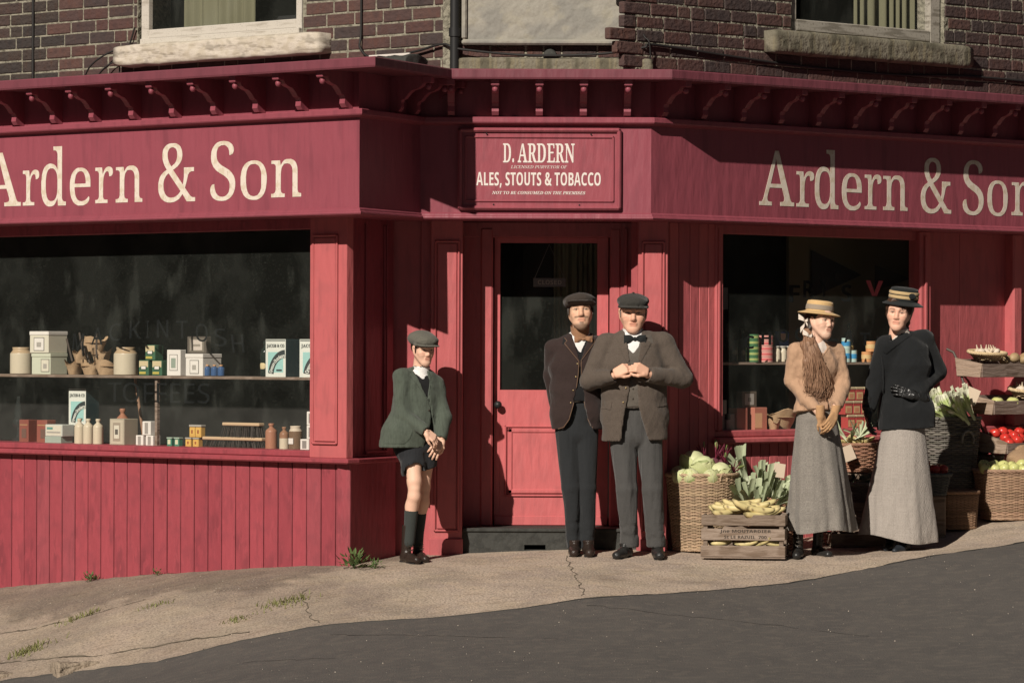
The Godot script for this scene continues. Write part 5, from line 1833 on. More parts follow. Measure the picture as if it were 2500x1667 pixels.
func build_people():
	cn.seed = 11
	cn.frequency = 1.0
	people_data()
	skin_mat()
	mt("hair_grey", lin(.12, .1, .085), .6)
	mt("hair_brown", lin(.06, .032, .02), .5)
	cloth("shirt", Vector3(.74, .72, .7), 6, .06)
	cloth("blouse", Vector3(.62, .54, .48), 9, .25)
	cloth("tweed_brown", Vector3(.098, .078, .064), 2, .35)
	cloth("tweed_grey", Vector3(.115, .1, .085), 3, .3)
	cloth("trouser_grey", Vector3(.07, .068, .066), 2, .2)
	cloth("trouser_navy", Vector3(.026, .028, .03), 5, .2)
	cloth("velvet", Vector3(.038, .026, .024), 6, .2)
	cloth("wool_black", Vector3(.018, .018, .019), 6, .25)
	cloth("black_wool", Vector3(.016, .017, .018), 6, .25)
	cloth("cap_dark", Vector3(.045, .043, .038), 8, .3)
	cloth("cap_brown", Vector3(.05, .04, .034), 8, .25)
	cloth("cap_green", Vector3(.12, .115, .095), 8, .35)
	cloth("green_tweed", Vector3(.085, .1, .08), 5, .3, 1)
	cloth("pinstripe", Vector3(.026, .027, .03), 6, .25, 1)
	cloth("sock", Vector3(.045, .05, .047), 10, .2)
	cloth("tan_wool", Vector3(.43, .27, .175), 2, .12)
	cloth("skirt_dark", Vector3(.22, .2, .178), 1.5, .5)
	cloth("skirt_linen", Vector3(.325, .29, .26), 1.3, .16, 2)
	cloth("piping", Vector3(.14, .085, .055), 8, .2)
	cloth("cravat", Vector3(.3, .16, .09), 9, .45)
	cloth("silk_black", Vector3(.022, .024, .024), 8, .3)
	cloth("ribbon", Vector3(.66, .58, .5), 10, .2)
	cloth("glove_tan", Vector3(.46, .27, .14), 9, .12)
	cloth("straw", Vector3(.6, .4, .19), 12, .3)
	cloth("straw_band", Vector3(.5, .36, .19), 14, .3)
	cloth("band_grey", Vector3(.3, .245, .19), 10, .1)
	cloth("hat_black", Vector3(.02, .022, .022), 10, .3)
	mt("glove_black", lin(.018, .018, .018), .3)
	build_old()
	build_young()
	build_boy()
	build_girl()
	build_woman()

# ---------------------------------------------------------------- baskets, crates and produce
func veg_mats():
	for k in [["wicker", .7], ["veg", .5], ["skin_shiny", .25]]:
		var m := StandardMaterial3D.new()
		m.vertex_color_use_as_albedo = true
		m.roughness = k[1]
		m.metallic_specular = .4
		m.cull_mode = BaseMaterial3D.CULL_DISABLED
		M[k[0]] = m
	var wt := ptex(256, Vector3(.9, .9, .9), [[401, .03, 8, 1, Vector3(.5, .45, .4), .5, .7, .8], [402, .15, 4, 1, Vector3(.6, .55, .5), .55, .8, .5]])
	var wn := ntex(403, .06, 256, 6.0, 8, 1)
	mt("crate_wood", lin(.27, .205, .16), .85, wt, 2.5, wn, .5)
	tone("crate_wood2", "crate_wood", lin(.22, .165, .125)); tone("crate_wood3", "crate_wood", lin(.31, .24, .19))
	tone("tray_wood", "crate_wood", lin(.23, .17, .14)); tone("tray_pale", "crate_wood", lin(.38, .28, .21))
	mt("ink", lin(.05, .04, .032), .9)
	mt("card", lin(.52, .42, .32), .9)
	mt("rust_tube", lin(.09, .07, .058), .5, ptex(128, Vector3(.9, .9, .9), [[404, .06, 1, 1, Vector3(1.6, 1.0, .7), .55, .8, .7]]), 4.0)
	mt("hessian", lin(.38, .25, .15), .95, ptex(128, Vector3(.9, .9, .9), [[405, .3, 1, 1, Vector3(.6, .55, .5), .5, .75, .8]]), 4.0, M.weave, .6)

func vary(c: Vector3, a: float) -> Color:
	var k := 1.0 + rng.randf_range(-a, a)
	return Color(c.x * k, c.y * k * rng.randf_range(.97, 1.03), c.z * k)

# woven basket: bottom and top half widths, height, corner power (2 round, 4 squarish)
func basket(t: Transform3D, label: String, b: Vector2, tp: Vector2, h: float, rows_n: int, stakes: int, col: Vector3, power := 2.0, group := "", called := "wicker_basket") -> Node3D:
	var o := thing(called, label, "basket", t, group)
	var mb := MB.new()
	var seg := stakes * 2
	var sr := h / rows_n * .56
	for r in rows_n:
		var k := (r + .5) / rows_n
		mb.col = vary(col, .28)
		var rx := lerpf(b.x, tp.x, k)
		var rz := lerpf(b.y, tp.y, k)
		var rows := []
		for j in seg:
			var a := TAU * j / seg
			var q := 1.0 / pow(pow(absf(cos(a)), power) + pow(absf(sin(a)), power), 1.0 / power)
			var wv := (.5 if (j + r * 2) % 4 < 2 else -.5) * sr * 1.1
			var d := Vector3(cos(a) * (rx * q + wv), 0, sin(a) * (rz * q + wv))
			var dn := Vector3(cos(a), 0, sin(a))
			var row := []
			var y := h * k + rng.randf_range(-.0012, .0012)
			row.append(d + Y * (y + sr)); row.append(d + dn * sr * .75 + Y * y); row.append(d + Y * (y - sr)); row.append(d - dn * sr * .75 + Y * y)
			rows.append(row)
		rows.append(rows[0])
		mb.grid(rows, true, true)
	for j in stakes:
		mb.col = vary(col * .8, .2)
		var a := TAU * (j * 2 + .5) / seg
		var q := 1.0 / pow(pow(absf(cos(a)), power) + pow(absf(sin(a)), power), 1.0 / power)
		var d := Vector3(cos(a) * q, 0, sin(a) * q)
		mb.tube([Vector3(d.x * b.x, 0, d.z * b.y), Vector3(d.x * tp.x, h, d.z * tp.y)], .0045, 5, false)
	var w := part(o, "weave", mb, M.wicker)
	w.set_meta("kind", "stuff")
	# plaited rim: three strands wound round each other
	for e in [[h, tp, .011], [.012, b, .008]]:
		mb = MB.new()
		for s in 3:
			mb.col = vary(col * 1.05, .2)
			var pts := []
			for j in 96:
				var a := TAU * j / 96
				var q := 1.0 / pow(pow(absf(cos(a)), power) + pow(absf(sin(a)), power), 1.0 / power)
				var ph := a * 18 + TAU * s / 3
				pts.append(Vector3(cos(a) * (e[1].x * q + cos(ph) * e[2] * .6), e[0] + sin(ph) * e[2] * .7, sin(a) * (e[1].y * q + cos(ph) * e[2] * .6)))
			mb.tube(pts, e[2] * .72, 5, false, true)
		part(o, "rim" if e[0] == h else "foot", mb, M.wicker)
	mb = MB.new()
	mb.col = Color(col.x * .5, col.y * .5, col.z * .5)
	mb.lathe(Transform3D(Basis.from_scale(Vector3(b.x, 1, b.y)), Vector3.ZERO), [Vector2(.98, .01), Vector2(0, .012)], 24)
	part(o, "base", mb, M.wicker)
	return o

func loop_handle(o: Node, c: Vector3, r: float, nrm: Vector3, col: Vector3, th := .008):
	var mb := MB.new()
	var u := nrm.cross(Y).normalized()
	for s in 2:
		mb.col = vary(col, .15)
		var pts := []
		for i in 20:
			var a := -.25 + (PI + .5) * i / 19.0
			var ph := i * 1.1 + s * PI
			pts.append(c + u * cos(a) * r * .75 + Y * sin(a) * r + (nrm * cos(ph) + Y * sin(ph)) * th * .5)
		mb.tube(pts, th * .75, 6)
	part(o, "handle", mb, M.wicker)

func put(mesh: Mesh, called: String, label: String, cat: String, mat: Material, t: Transform3D, group := "") -> MeshInstance3D:
	var o := inst(self, called, mesh, mat, t)
	tag(o, label, cat, group)
	return o

func tilt(x, y, z, rx := 0.0, ry := 0.0, rz := 0.0, sc := 1.0) -> Transform3D:
	return Transform3D(Basis.from_euler(Vector3(rx, ry, rz)).scaled(Vector3.ONE * sc), Vector3(x, y, z))

func cabbage_mesh(sd: int) -> ArrayMesh:
	var mb := MB.new()
	var nz := FastNoiseLite.new(); nz.seed = sd; nz.frequency = 1.6
	var c := Vector3(.54, .56, .32)
	mb.col = vary(c, .05)
	mb.ball(ID, Vector3(.088, .082, .088), 20, 14, nz, .08)
	for l in 6:
		var bs := Basis.from_euler(Vector3(rng.randf_range(.2, .8), TAU * l / 6 + rng.randf_range(-.2, .2), 0))
		mb.col = vary(Vector3(.34, .4, .17) if l % 3 == 0 else Vector3(.48, .5, .26), .12)
		var rows := []
		for i in 9:
			var row := []
			for j in 11:
				var u := (j / 10.0 - .5) * 2.0
				var v := i / 8.0
				var ph := -1.3 + v * 2.1
				var a := u * 1.15 * pow(maxf(.02, 1 - pow(absf(v * 2 - 1), 5)), .4)
				var r := .089 + .0018 * l + .007 * pow(v, 6.0) + .004 * sin(u * 9 + l) * v * v + .004 * nz.get_noise_2d(u * 3 + l, v * 3)
				row.append(bs * Vector3(sin(a) * cos(ph) * r, sin(ph) * r, cos(a) * cos(ph) * r))
			rows.append(row)
		mb.grid(rows, false)
		# midrib
		mb.col = vary(Vector3(.6, .62, .42), .05)
		var pts := []
		for i in 8: pts.append(rows[i][5] * 1.015)
		mb.tube(pts, [.004, .004, .0035, .003, .0025, .002, .0015, .001], 4)
	return mb.mesh()

func fruit_mesh(c: Vector3, c2: Vector3, r: Vector3, dimple: float, sd: int, lobes := 0) -> ArrayMesh:
	var mb := MB.new()
	var nz := FastNoiseLite.new(); nz.seed = sd; nz.frequency = .9
	var rows := []
	for i in 15:
		var ph := -PI / 2 + PI * i / 14.0
		var row := []
		for j in 18:
			var a := TAU * j / 18
			var d := Vector3(cos(ph) * cos(a), sin(ph), -cos(ph) * sin(a))
			var q := 1.0 + nz.get_noise_3dv(d) * .08 + (cos(a * lobes) * .05 * cos(ph) if lobes else 0.0)
			var y := d.y * (1.0 - dimple * exp(-pow(cos(ph) / .35, 2.0)))
			row.append(Vector3(d.x * r.x, y * r.y, d.z * r.z) * q)
		rows.append(row)
	mb.grid(rows, true)
	for i in mb.v.size():
		var k := clampf(.5 + nz.get_noise_3dv(mb.v[i] / r.x * 1.5) * .9, 0, 1)
		var c3 := c.lerp(c2, k)
		mb.c[i] = Color(c3.x, c3.y, c3.z)
	mb.col = Color(.09, .07, .03)
	mb.tube([Vector3(0, r.y * (.92 - dimple), 0), Vector3(.002, r.y * 1.12, .002)], .0025, 5)
	return mb.mesh()

func banana_mesh(sd: int) -> ArrayMesh:
	var mb := MB.new()
	var pts := []
	var rr := []
	var bend := .9 + .2 * (sd % 3)
	for i in 13:
		var k := i / 12.0
		var a := (k - .5) * bend
		pts.append(Vector3(sin(a) * .17, (1 - cos(a)) * .17, .006 * sin(k * 4 + sd)))
		rr.append(.0205 * pow(sin(PI * clampf(k * .92 + .04, 0, 1)), .45))
	rr[0] = .006; rr[12] = .007
	mb.col = Color(.55, .42, .17)
	mb.tube(pts, rr, 8)
	for i in mb.v.size():
		var p := mb.v[i]
		var k := clampf(.5 + cn.get_noise_3dv(p * 25.0 + Vector3(sd * 3, 0, 0)), 0, 1)
		var c := Vector3(.66, .53, .26).lerp(Vector3(.5, .43, .2), k)
		if absf(p.x) > .068 + .012 * (sd % 3): c = c.lerp(Vector3(.06, .045, .025), .75)
		elif cn.get_noise_3dv(p * 60.0 + Vector3(0, sd, 0)) > .38: c = Vector3(.16, .1, .05)
		mb.c[i] = Color(c.x, c.y, c.z)
	return mb.mesh()

# bundle of leaf blades on a pale stem, growing along y
func leek_mesh(sd: int, celery := false) -> ArrayMesh:
	var r2 := RandomNumberGenerator.new(); r2.seed = sd
	var mb := MB.new()
	var pale := Vector3(.62, .64, .48) if not celery else Vector3(.62, .66, .42)
	mb.col = Color(pale.x, pale.y, pale.z)
	if not celery: mb.tube([Vector3(0, -.2, 0), Vector3(0, -.06, 0), Vector3(0, .0, 0)], [.014, .016, .018], 8)
	for l in (4 if not celery else 7):
		var sp := (r2.randf_range(-.28, .28) if celery else r2.randf_range(-.2, .2))
		var fw := r2.randf_range(-.15, .25)
		var ln := r2.randf_range(.2, .31) if not celery else r2.randf_range(.2, .3)
		var w := r2.randf_range(.013, .02) if not celery else .012
		var rows := []
		var tw := r2.randf_range(-.3, .3)
		for i in 9:
			var k := i / 8.0
			var row := []
			var c := Vector3(sp * k * k * .35 + sp * .02, k * ln, fw * k * k * .35 + .006 * l)
			for j in 5:
				var u := (j - 2) / 2.0
				var ww := w * (.75 + .5 * k)
				var q := Vector3(cos(tw * k) * u * ww, (.004 * r2.randf_range(-1, 1) if i == 8 else 0.0), sin(tw * k) * u * ww + absf(u) * ww * (.7 - .4 * k))
				row.append(c + q)
			rows.append(row)
		var k0 := mb.v.size()
		mb.grid(rows)
		for i in range(k0, mb.v.size()):
			var k := clampf(mb.v[i].y / ln, 0, 1)
			var g := pale.lerp(Vector3(.44, .49, .32) if not celery else Vector3(.42, .5, .2), clampf(k * 1.7 - .1, 0, 1))
			if celery and k > .85: g = Vector3(.66, .66, .5)
			g *= 1.0 + .18 * cn.get_noise_3d(mb.v[i].x * 150, mb.v[i].y * 8, mb.v[i].z * 60 + l)
			mb.c[i] = Color(g.x, g.y, g.z)
	return mb.mesh()

func garlic_mesh(sd: int) -> ArrayMesh:
	var mb := MB.new()
	var nz := FastNoiseLite.new(); nz.seed = sd; nz.frequency = 1.2
	mb.col = Color(.64, .54, .42)
	mb.ball(ID, Vector3(.028, .021, .028), 18, 10, nz, .08, 7, .07)
	mb.col = Color(.55, .45, .33)
	mb.tube([Vector3(0, .015, 0), Vector3(.002, .03, .001), Vector3(.006, .048, .003)], [.012, .005, .003], 6)
	return mb.mesh()

func crate(t: Transform3D, label: String, w: float, d: float, h: float, words: bool) -> Node3D:
	var o := thing("wooden_crate", label, "crate", t)
	var ms := ["crate_wood", "crate_wood2", "crate_wood3"]
	var k := 0
	for sl in [[.0, .08], [.112, .195], [.212, .29]]:
		var y0: float = sl[0] * h / .29 + .012
		var y1: float = sl[1] * h / .29 + .008
		for z in [d / 2, -d / 2 - .012]:
			var q := part(o, "slat", bx(-w / 2 + rng.randf_range(-.004, .004), w / 2 + rng.randf_range(-.004, .004), y0, y1, z, z + .012, .003), M[ms[k % 3]])
			if words and k == 2:
				text(q, "stencil", "Jne MOUTARDIER", sansb, -.16, .19, y0 + .047, y0 + .074, d / 2 + .0125, ID, M.ink, 0, .0008)
				text(q, "stencil", "St LE RAZUIL  700", sansb, -.13, .16, y0 + .012, y0 + .034, d / 2 + .0125, ID, M.ink, 0, .0008)
			k += 1
		for x in [-w / 2, w / 2 - .012]:
			part(o, "slat", bx(x, x + .012, y0 + .003, y1 - .003, -d / 2 + .001, d / 2 - .001, .003), M[ms[k % 3]])
	for x in [-w / 2 + .013, w / 2 - .043]:
		for z in [-d / 2 + .001, d / 2 - .031]:
			part(o, "corner_post", bx(x, x + .03, .0, h + .005, z, z + .03, .003), M.crate_wood2)
	part(o, "runner", bx(-w / 2, w / 2, .0, .01, d / 2 - .02, d / 2 + .01, .002), M.crate_wood)
	for i in 5: part(o, "bottom_slat", bx(-w / 2 + .015, w / 2 - .015, .012, .022, -d / 2 + .02 + i * (d - .04) / 5, -d / 2 + .01 + (i + 1) * (d - .04) / 5, .002), M.crate_wood2)
	return o

func g_at(x: float, z: float, turn := 0.0) -> Transform3D:
	return at(x, pave_y(x, z) + .001, z, turn)

func build_produce():
	veg_mats()
	var tan_ := Vector3(.38, .27, .175)
	var brown := Vector3(.24, .145, .09)
	var grey := Vector3(.15, .135, .115)
	var red := Vector3(.32, .17, .11)
	# --- tall basket of cabbages and beetroot
	var t := g_at(1.33, -.33, .1)
	basket(t, "tall round tan wicker basket full of cabbages beside the wooden crate", Vector2(.2, .18), Vector2(.252, .225), .53, 52, 36, tan_)
	loop_handle(get_child(get_child_count() - 1), Vector3(.12, .5, .2), .04, Vector3(.5, 0, .86), tan_)
	var y := t.origin.y + .53
	var cm := [cabbage_mesh(1), cabbage_mesh(2), cabbage_mesh(3)]
	var cb := [[-.15, -.01, .12, .7], [-.085, -.01, .16, .7], [.0, .055, .07, .95], [-.06, .085, -.02, 1.0], [.12, .015, .1, .88], [-.16, .0, .02, .75], [.05, -.01, .17, .65]]
	for i in cb.size(): put(cm[i % 3], "cabbage", ["pale small cabbage at the front left rim of the tall basket", "small pale cabbage left of centre at the front rim of the tall basket", "big pale cabbage in the middle of the heap in the tall basket", "topmost cabbage, dark outer leaves, at the back of the tall basket", "rounded cabbage at the right of the tall basket's heap", "green cabbage half sunk behind the left rim of the tall basket", "small cabbage at the front right rim of the tall basket"][i], "cabbage", M.veg, tilt(1.33 + cb[i][0], y + cb[i][1], -.33 + cb[i][2], rng.randf_range(-.5, .5), rng.randf() * 6, rng.randf_range(-.5, .5), cb[i][3]), "cabbages in the tall basket")
	part(get_node("wicker_basket"), "filling", _fill(.225, .2, .47, Vector3(.16, .2, .07)), M.veg)
	var bm := MB.new()
	var nz := FastNoiseLite.new()
	bm.col = Color(.13, .045, .06)
	bm.ball(ID, Vector3(.042, .038, .042), 14, 10, nz, .12)
	for i in 6:
		bm.col = vary(Vector3(.13, .018, .035), .3)
		var a := i * 1.05
		bm.tube([Vector3(0, .03, 0), Vector3(cos(a) * .012, .07, sin(a) * .012), Vector3(cos(a) * .035, .12 + .012 * (i % 3), sin(a) * .035)], [.005, .004, .003], 5)
	bm.col = Color(.2, .24, .09)
	bm.ball(tilt(.03, .13, .0, 0, 0, -.5), Vector3(.012, .035, .006), 8, 6)
	var bmm := bm.mesh()
	for q in [[.09, .13, -.12, .1, .3], [.17, .09, -.06, .4, -.4], [.03, .12, -.15, -.2, .1], [.2, .05, .03, .9, -.5], [.15, .12, -.13, -.3, -.2]]:
		put(bmm, "beetroot", "dark purple beetroot with red stalks behind the cabbages", "beetroot", M.veg, tilt(1.33 + q[0], y + q[1] - .055, -.33 + q[2], q[3], q[0] * 30, q[4]), "beetroots in the tall basket")
	# --- leeks
	t = g_at(1.80, -.5, .0)
	basket(t, "low reddish wicker basket holding a fan of leeks behind the crate", Vector2(.17, .15), Vector2(.235, .2), .36, 34, 30, red)
	loop_handle(get_node("wicker_basket_001"), Vector3(-.2, .34, .08), .05, Vector3(-.9, 0, .4), red)
	part(get_node("wicker_basket_001"), "filling", _fill(.2, .18, .3, Vector3(.2, .22, .1)), M.veg)
	var lm := []
	for i in 5: lm.append(leek_mesh(20 + i))
	for i in 36:
		var u := (i % 12) / 11.0 - .5
		var row := i / 12
		put(lm[i % 5], "leek", "grey green leek with cut leaves standing in the reddish basket", "leek", M.veg, tilt(1.80 + u * .4 - .04, t.origin.y + .345 + rng.randf_range(-.03, .04) - row * .04, -.56 + row * .1 + rng.randf_range(-.02, .02), rng.randf_range(-.1, .35) + row * .25, rng.randf_range(-.8, .8), -u * 1.3 + rng.randf_range(-.2, .2) + .18, rng.randf_range(.8, 1.0)), "leeks in the reddish basket")
	put(lm[1], "leek", "longest leek sticking up at the left of the fan", "leek", M.veg, tilt(1.66, t.origin.y + .44, -.46, .1, .3, .45, 1.1))
	one("price_card", bx(-.04, .04, -.05, .05, 0, .002, 0), M.card, "blank pinkish price card tucked among the leeks", "card", tilt(1.87, t.origin.y + .56, -.36, -.2, .1, -.15))
	# --- crate of bananas
	var ct := g_at(1.61, .02, -.14)
	crate(ct, "weathered slatted crate of bananas stencilled with a name, beside the girl", .575, .36, .29, true)
	var bnm := []
	for i in 4: bnm.append(banana_mesh(i))
	for i in 24:
		var lx := rng.randf_range(-.17, .15)
		var lz := rng.randf_range(-.13, .15)
		var hy := .27 + .07 * (1 - absf(lx) * 3) + rng.randf_range(-.02, .03)
		if i >= 20:
			lx = [-.15, .02, .1, .2][i - 20]; lz = .145; hy = .098
		put(bnm[i % 4], "banana", "speckled yellow banana lying in the slatted crate", "banana", M.veg, ct * tilt(lx, hy, lz, rng.randf_range(-.9, .9), rng.randf_range(-.6, .6), rng.randf_range(-.2, .2), 1.3 if i < 20 else 1.0), "bananas in the crate")
	# --- second crate and stacked baskets between the women
	crate(g_at(2.50, -.98, .15), "dark slatted crate on the ground between the two women", .52, .3, .3, false)
	var k2 := basket(at(2.53, .345, -1.12, .1), "small dark basket of leafy kale on the crate between the women", Vector2(.12, .11), Vector2(.16, .14), .14, 12, 18, grey)
	part(k2, "filling", _fill(.14, .12, .1, Vector3(.05, .05, .04)), M.veg)
	var lf := MB.new()
	for i in 46:
		var a := rng.randf() * TAU
		var r := sqrt(rng.randf()) * .13
		lf.col = vary(Vector3(.06, .075, .045), .4)
		lf.ball(tilt(cos(a) * r, .13 + rng.randf_range(0, .06), sin(a) * r, rng.randf() * 3, rng.randf() * 6, rng.randf() * 3), Vector3(.035, .005, .022), 8, 5, nz, .4)
	part(k2, "kale_leaves", lf, M.veg)
	var mid := basket(at(2.50, .56, -1.42, .1), "reddish wicker basket with a card on the post between the women", Vector2(.14, .12), Vector2(.19, .16), .2, 14, 20, red)
	part(mid, "filling", _fill(.16, .14, .17, Vector3(.3, .26, .12)), M.veg)
	part(mid, "stand", bx(-.13, .13, -.54, .0, -.1, .1, .01), M.crate_wood2)
	for i in 9: put(bnm[i % 4], "parsnip", "pale root vegetable in the reddish basket between the women", "parsnip", M.veg, tilt(2.40 + .025 * i, .765 + .015 * (i % 3), -1.42 + .08 * ((i * 7) % 5 - 2) * .4, .2, i * .7, .1, .8), "roots in the basket between the women")
	for i in 6: put(lm[i % 5], "spring_onion", "green tops of spring onions in the basket between the women", "onion", M.veg, tilt(2.44 + .025 * i, .79, -1.40, .4 + .1 * (i % 3), i, .7, .6), "spring onions between the women")
	one("price_card", bx(-.045, .045, -.055, .055, 0, .002, 0), M.card, "pale price card in the basket between the two women", "card", tilt(2.43, .70, -1.2, -.2, .2, .35))
	# --- right hand group
	var lowb := basket(g_at(3.24, -1.45, .2), "low brown wicker basket standing empty on the pavement by the linen skirt", Vector2(.135, .12), Vector2(.155, .14), .27, 30, 32, brown, 3.2)
	var db := basket(g_at(3.24, -1.95, .35), "big dark grey wicker basket of celery with a loop handle", Vector2(.15, .14), Vector2(.23, .19), .76, 48, 28, grey, 3.0)
	loop_handle(db, Vector3(.06, .6, .205), .07, Vector3(.15, 0, 1), grey * 1.5, .011)
	part(db, "filling", _fill(.19, .16, .7, Vector3(.3, .34, .16)), M.veg)
	var cl := []
	for i in 4: cl.append(leek_mesh(60 + i, true))
	var dy: float = db.position.y + .76
	for i in 24:
		var u := (i % 8) / 7.0 - .5
		var r := i / 8
		put(cl[i % 4], "celery", "pale green celery heads piled in the dark basket", "celery", M.veg, tilt(3.27 + u * .3, dy - .02 + r * .03 + rng.randf_range(-.02, .02), -1.95 + .15 - r * .09, .25 + rng.randf_range(-.15, .15), rng.randf_range(-.4, .4), .75 - u * .2 + rng.randf_range(-.2, .2), .85), "celery in the dark basket")
	one("price_card", bx(-.06, .06, -.06, .06, 0, .002, 0), M.card, "square buff price card standing behind the celery", "card", tilt(3.40, dy + .17, -1.9, -.15, -.1, -.4))
	var sb := basket(at(3.03, .40, -1.2, .1), "small blue grey basket of red apples by the linen skirt", Vector2(.1, .1), Vector2(.135, .13), .15, 16, 18, Vector3(.075, .078, .075), 3.0)
	part(sb, "filling", _fill(.11, .11, .1, Vector3(.2, .03, .03)), M.veg)
	part(sb, "stand", bx(-.09, .09, -.33, .0, -.09, .09, .01), M.crate_wood2)
	var ra := fruit_mesh(Vector3(.4, .035, .03), Vector3(.3, .06, .04), Vector3(.04, .037, .04), .2, 3)
	for q in [[-.06, .03], [.02, .05], [.08, .02], [-.01, -.04], [.06, -.06], [-.08, -.05]]:
		put(ra, "red_apple", "red apple in the small blue grey basket", "apple", M.skin_shiny, tilt(3.03 + q[0], .40 + .165 + rng.randf_range(0, .025), -1.2 + q[1], rng.randf(), rng.randf() * 6, rng.randf()), "red apples in the small basket")
	put(ra, "red_apple", "topmost red apple of the small blue grey basket", "apple", M.skin_shiny, tilt(2.985, .40 + .225, -1.2, .3, 1, .2))
	var ab := basket(g_at(3.69, -1.78, .25), "brown wicker basket of green apples at the right edge", Vector2(.21, .17), Vector2(.27, .21), .36, 36, 34, Vector3(.34, .22, .145), 3.0)
	part(ab, "filling", _fill(.23, .18, .3, Vector3(.25, .28, .08)), M.veg)
	var ga := fruit_mesh(Vector3(.46, .48, .16), Vector3(.56, .55, .24), Vector3(.045, .041, .045), .22, 5)
	var ay: float = ab.position.y + .36
	for i in 13:
		var u := (i % 7) / 6.0 - .5
		put(ga, "green_apple", "green apple heaped in the brown basket at the right edge", "apple", M.skin_shiny, tilt(3.69 + u * .42, ay + .01 + .03 * (i / 7) + rng.randf_range(-.01, .01), -1.78 + .14 - .09 * (i / 7), rng.randf() - .5, rng.randf() * 6, rng.randf() - .5, rng.randf_range(.92, 1.05)), "green apples at the right edge")
	# sack
	var sk := MB.new()
	sk.col = Color.WHITE
	sk.ball(tilt(3.83, ay + .07, -1.88, 0, .5, .12), Vector3(.2, .1, .12), 28, 16, cn, .35)
	sk.ball(tilt(3.77, ay + .15, -1.86, 0, .5, .5), Vector3(.05, .035, .04), 16, 10, cn, .5)
	one("hessian_sack", sk, M.hessian, "folded brown hessian sack lying on the green apples", "sack")
	# handled basket with cauliflower
	var hb := basket(g_at(3.57, -2.24, .3), "dark basket with a hooped handle holding a cauliflower and greens", Vector2(.09, .08), Vector2(.12, .11), .44, 24, 20, grey * 1.1)
	part(hb, "filling", _fill(.1, .09, .4, Vector3(.05, .07, .03)), M.veg)
	var hp := []
	for i in 22:
		var a := PI * i / 21.0
		hp.append(Vector3(cos(a) * .118, .44 + sin(a) * .13, .04))
	var hm := MB.new(); hm.col = Color(.05, .045, .04)
	hm.tube(hp, .009, 6)
	part(hb, "handle", hm, M.wicker)
	var cf := MB.new()
	cf.col = Color(.6, .58, .38)
	var cfn := FastNoiseLite.new(); cfn.frequency = 5.0
	cf.ball(ID, Vector3(.075, .06, .07), 26, 16, cfn, .3)
	for i in 8:
		cf.col = vary(Vector3(.08, .14, .05), .3)
		cf.ball(tilt(cos(i * .8) * .075, -.01, sin(i * .8) * .075, .5, -i * .8, .9), Vector3(.05, .008, .04), 10, 6, nz, .3)
	put(cf.mesh(), "cauliflower", "cream cauliflower with dark leaves in the hooped basket", "cauliflower", M.veg, tilt(3.53, hb.position.y + .52, -2.22, .2, 0, 0, 1.1))
	build_stand(ga, bnm)

func _fill(rx: float, rz: float, y: float, col: Vector3) -> MB:
	var mb := MB.new()
	mb.col = Color(col.x, col.y, col.z)
	var nz := FastNoiseLite.new(); nz.frequency = 2.0
	mb.ball(at(0, y, 0), Vector3(rx, .04, rz), 20, 8, nz, .2)
	return mb

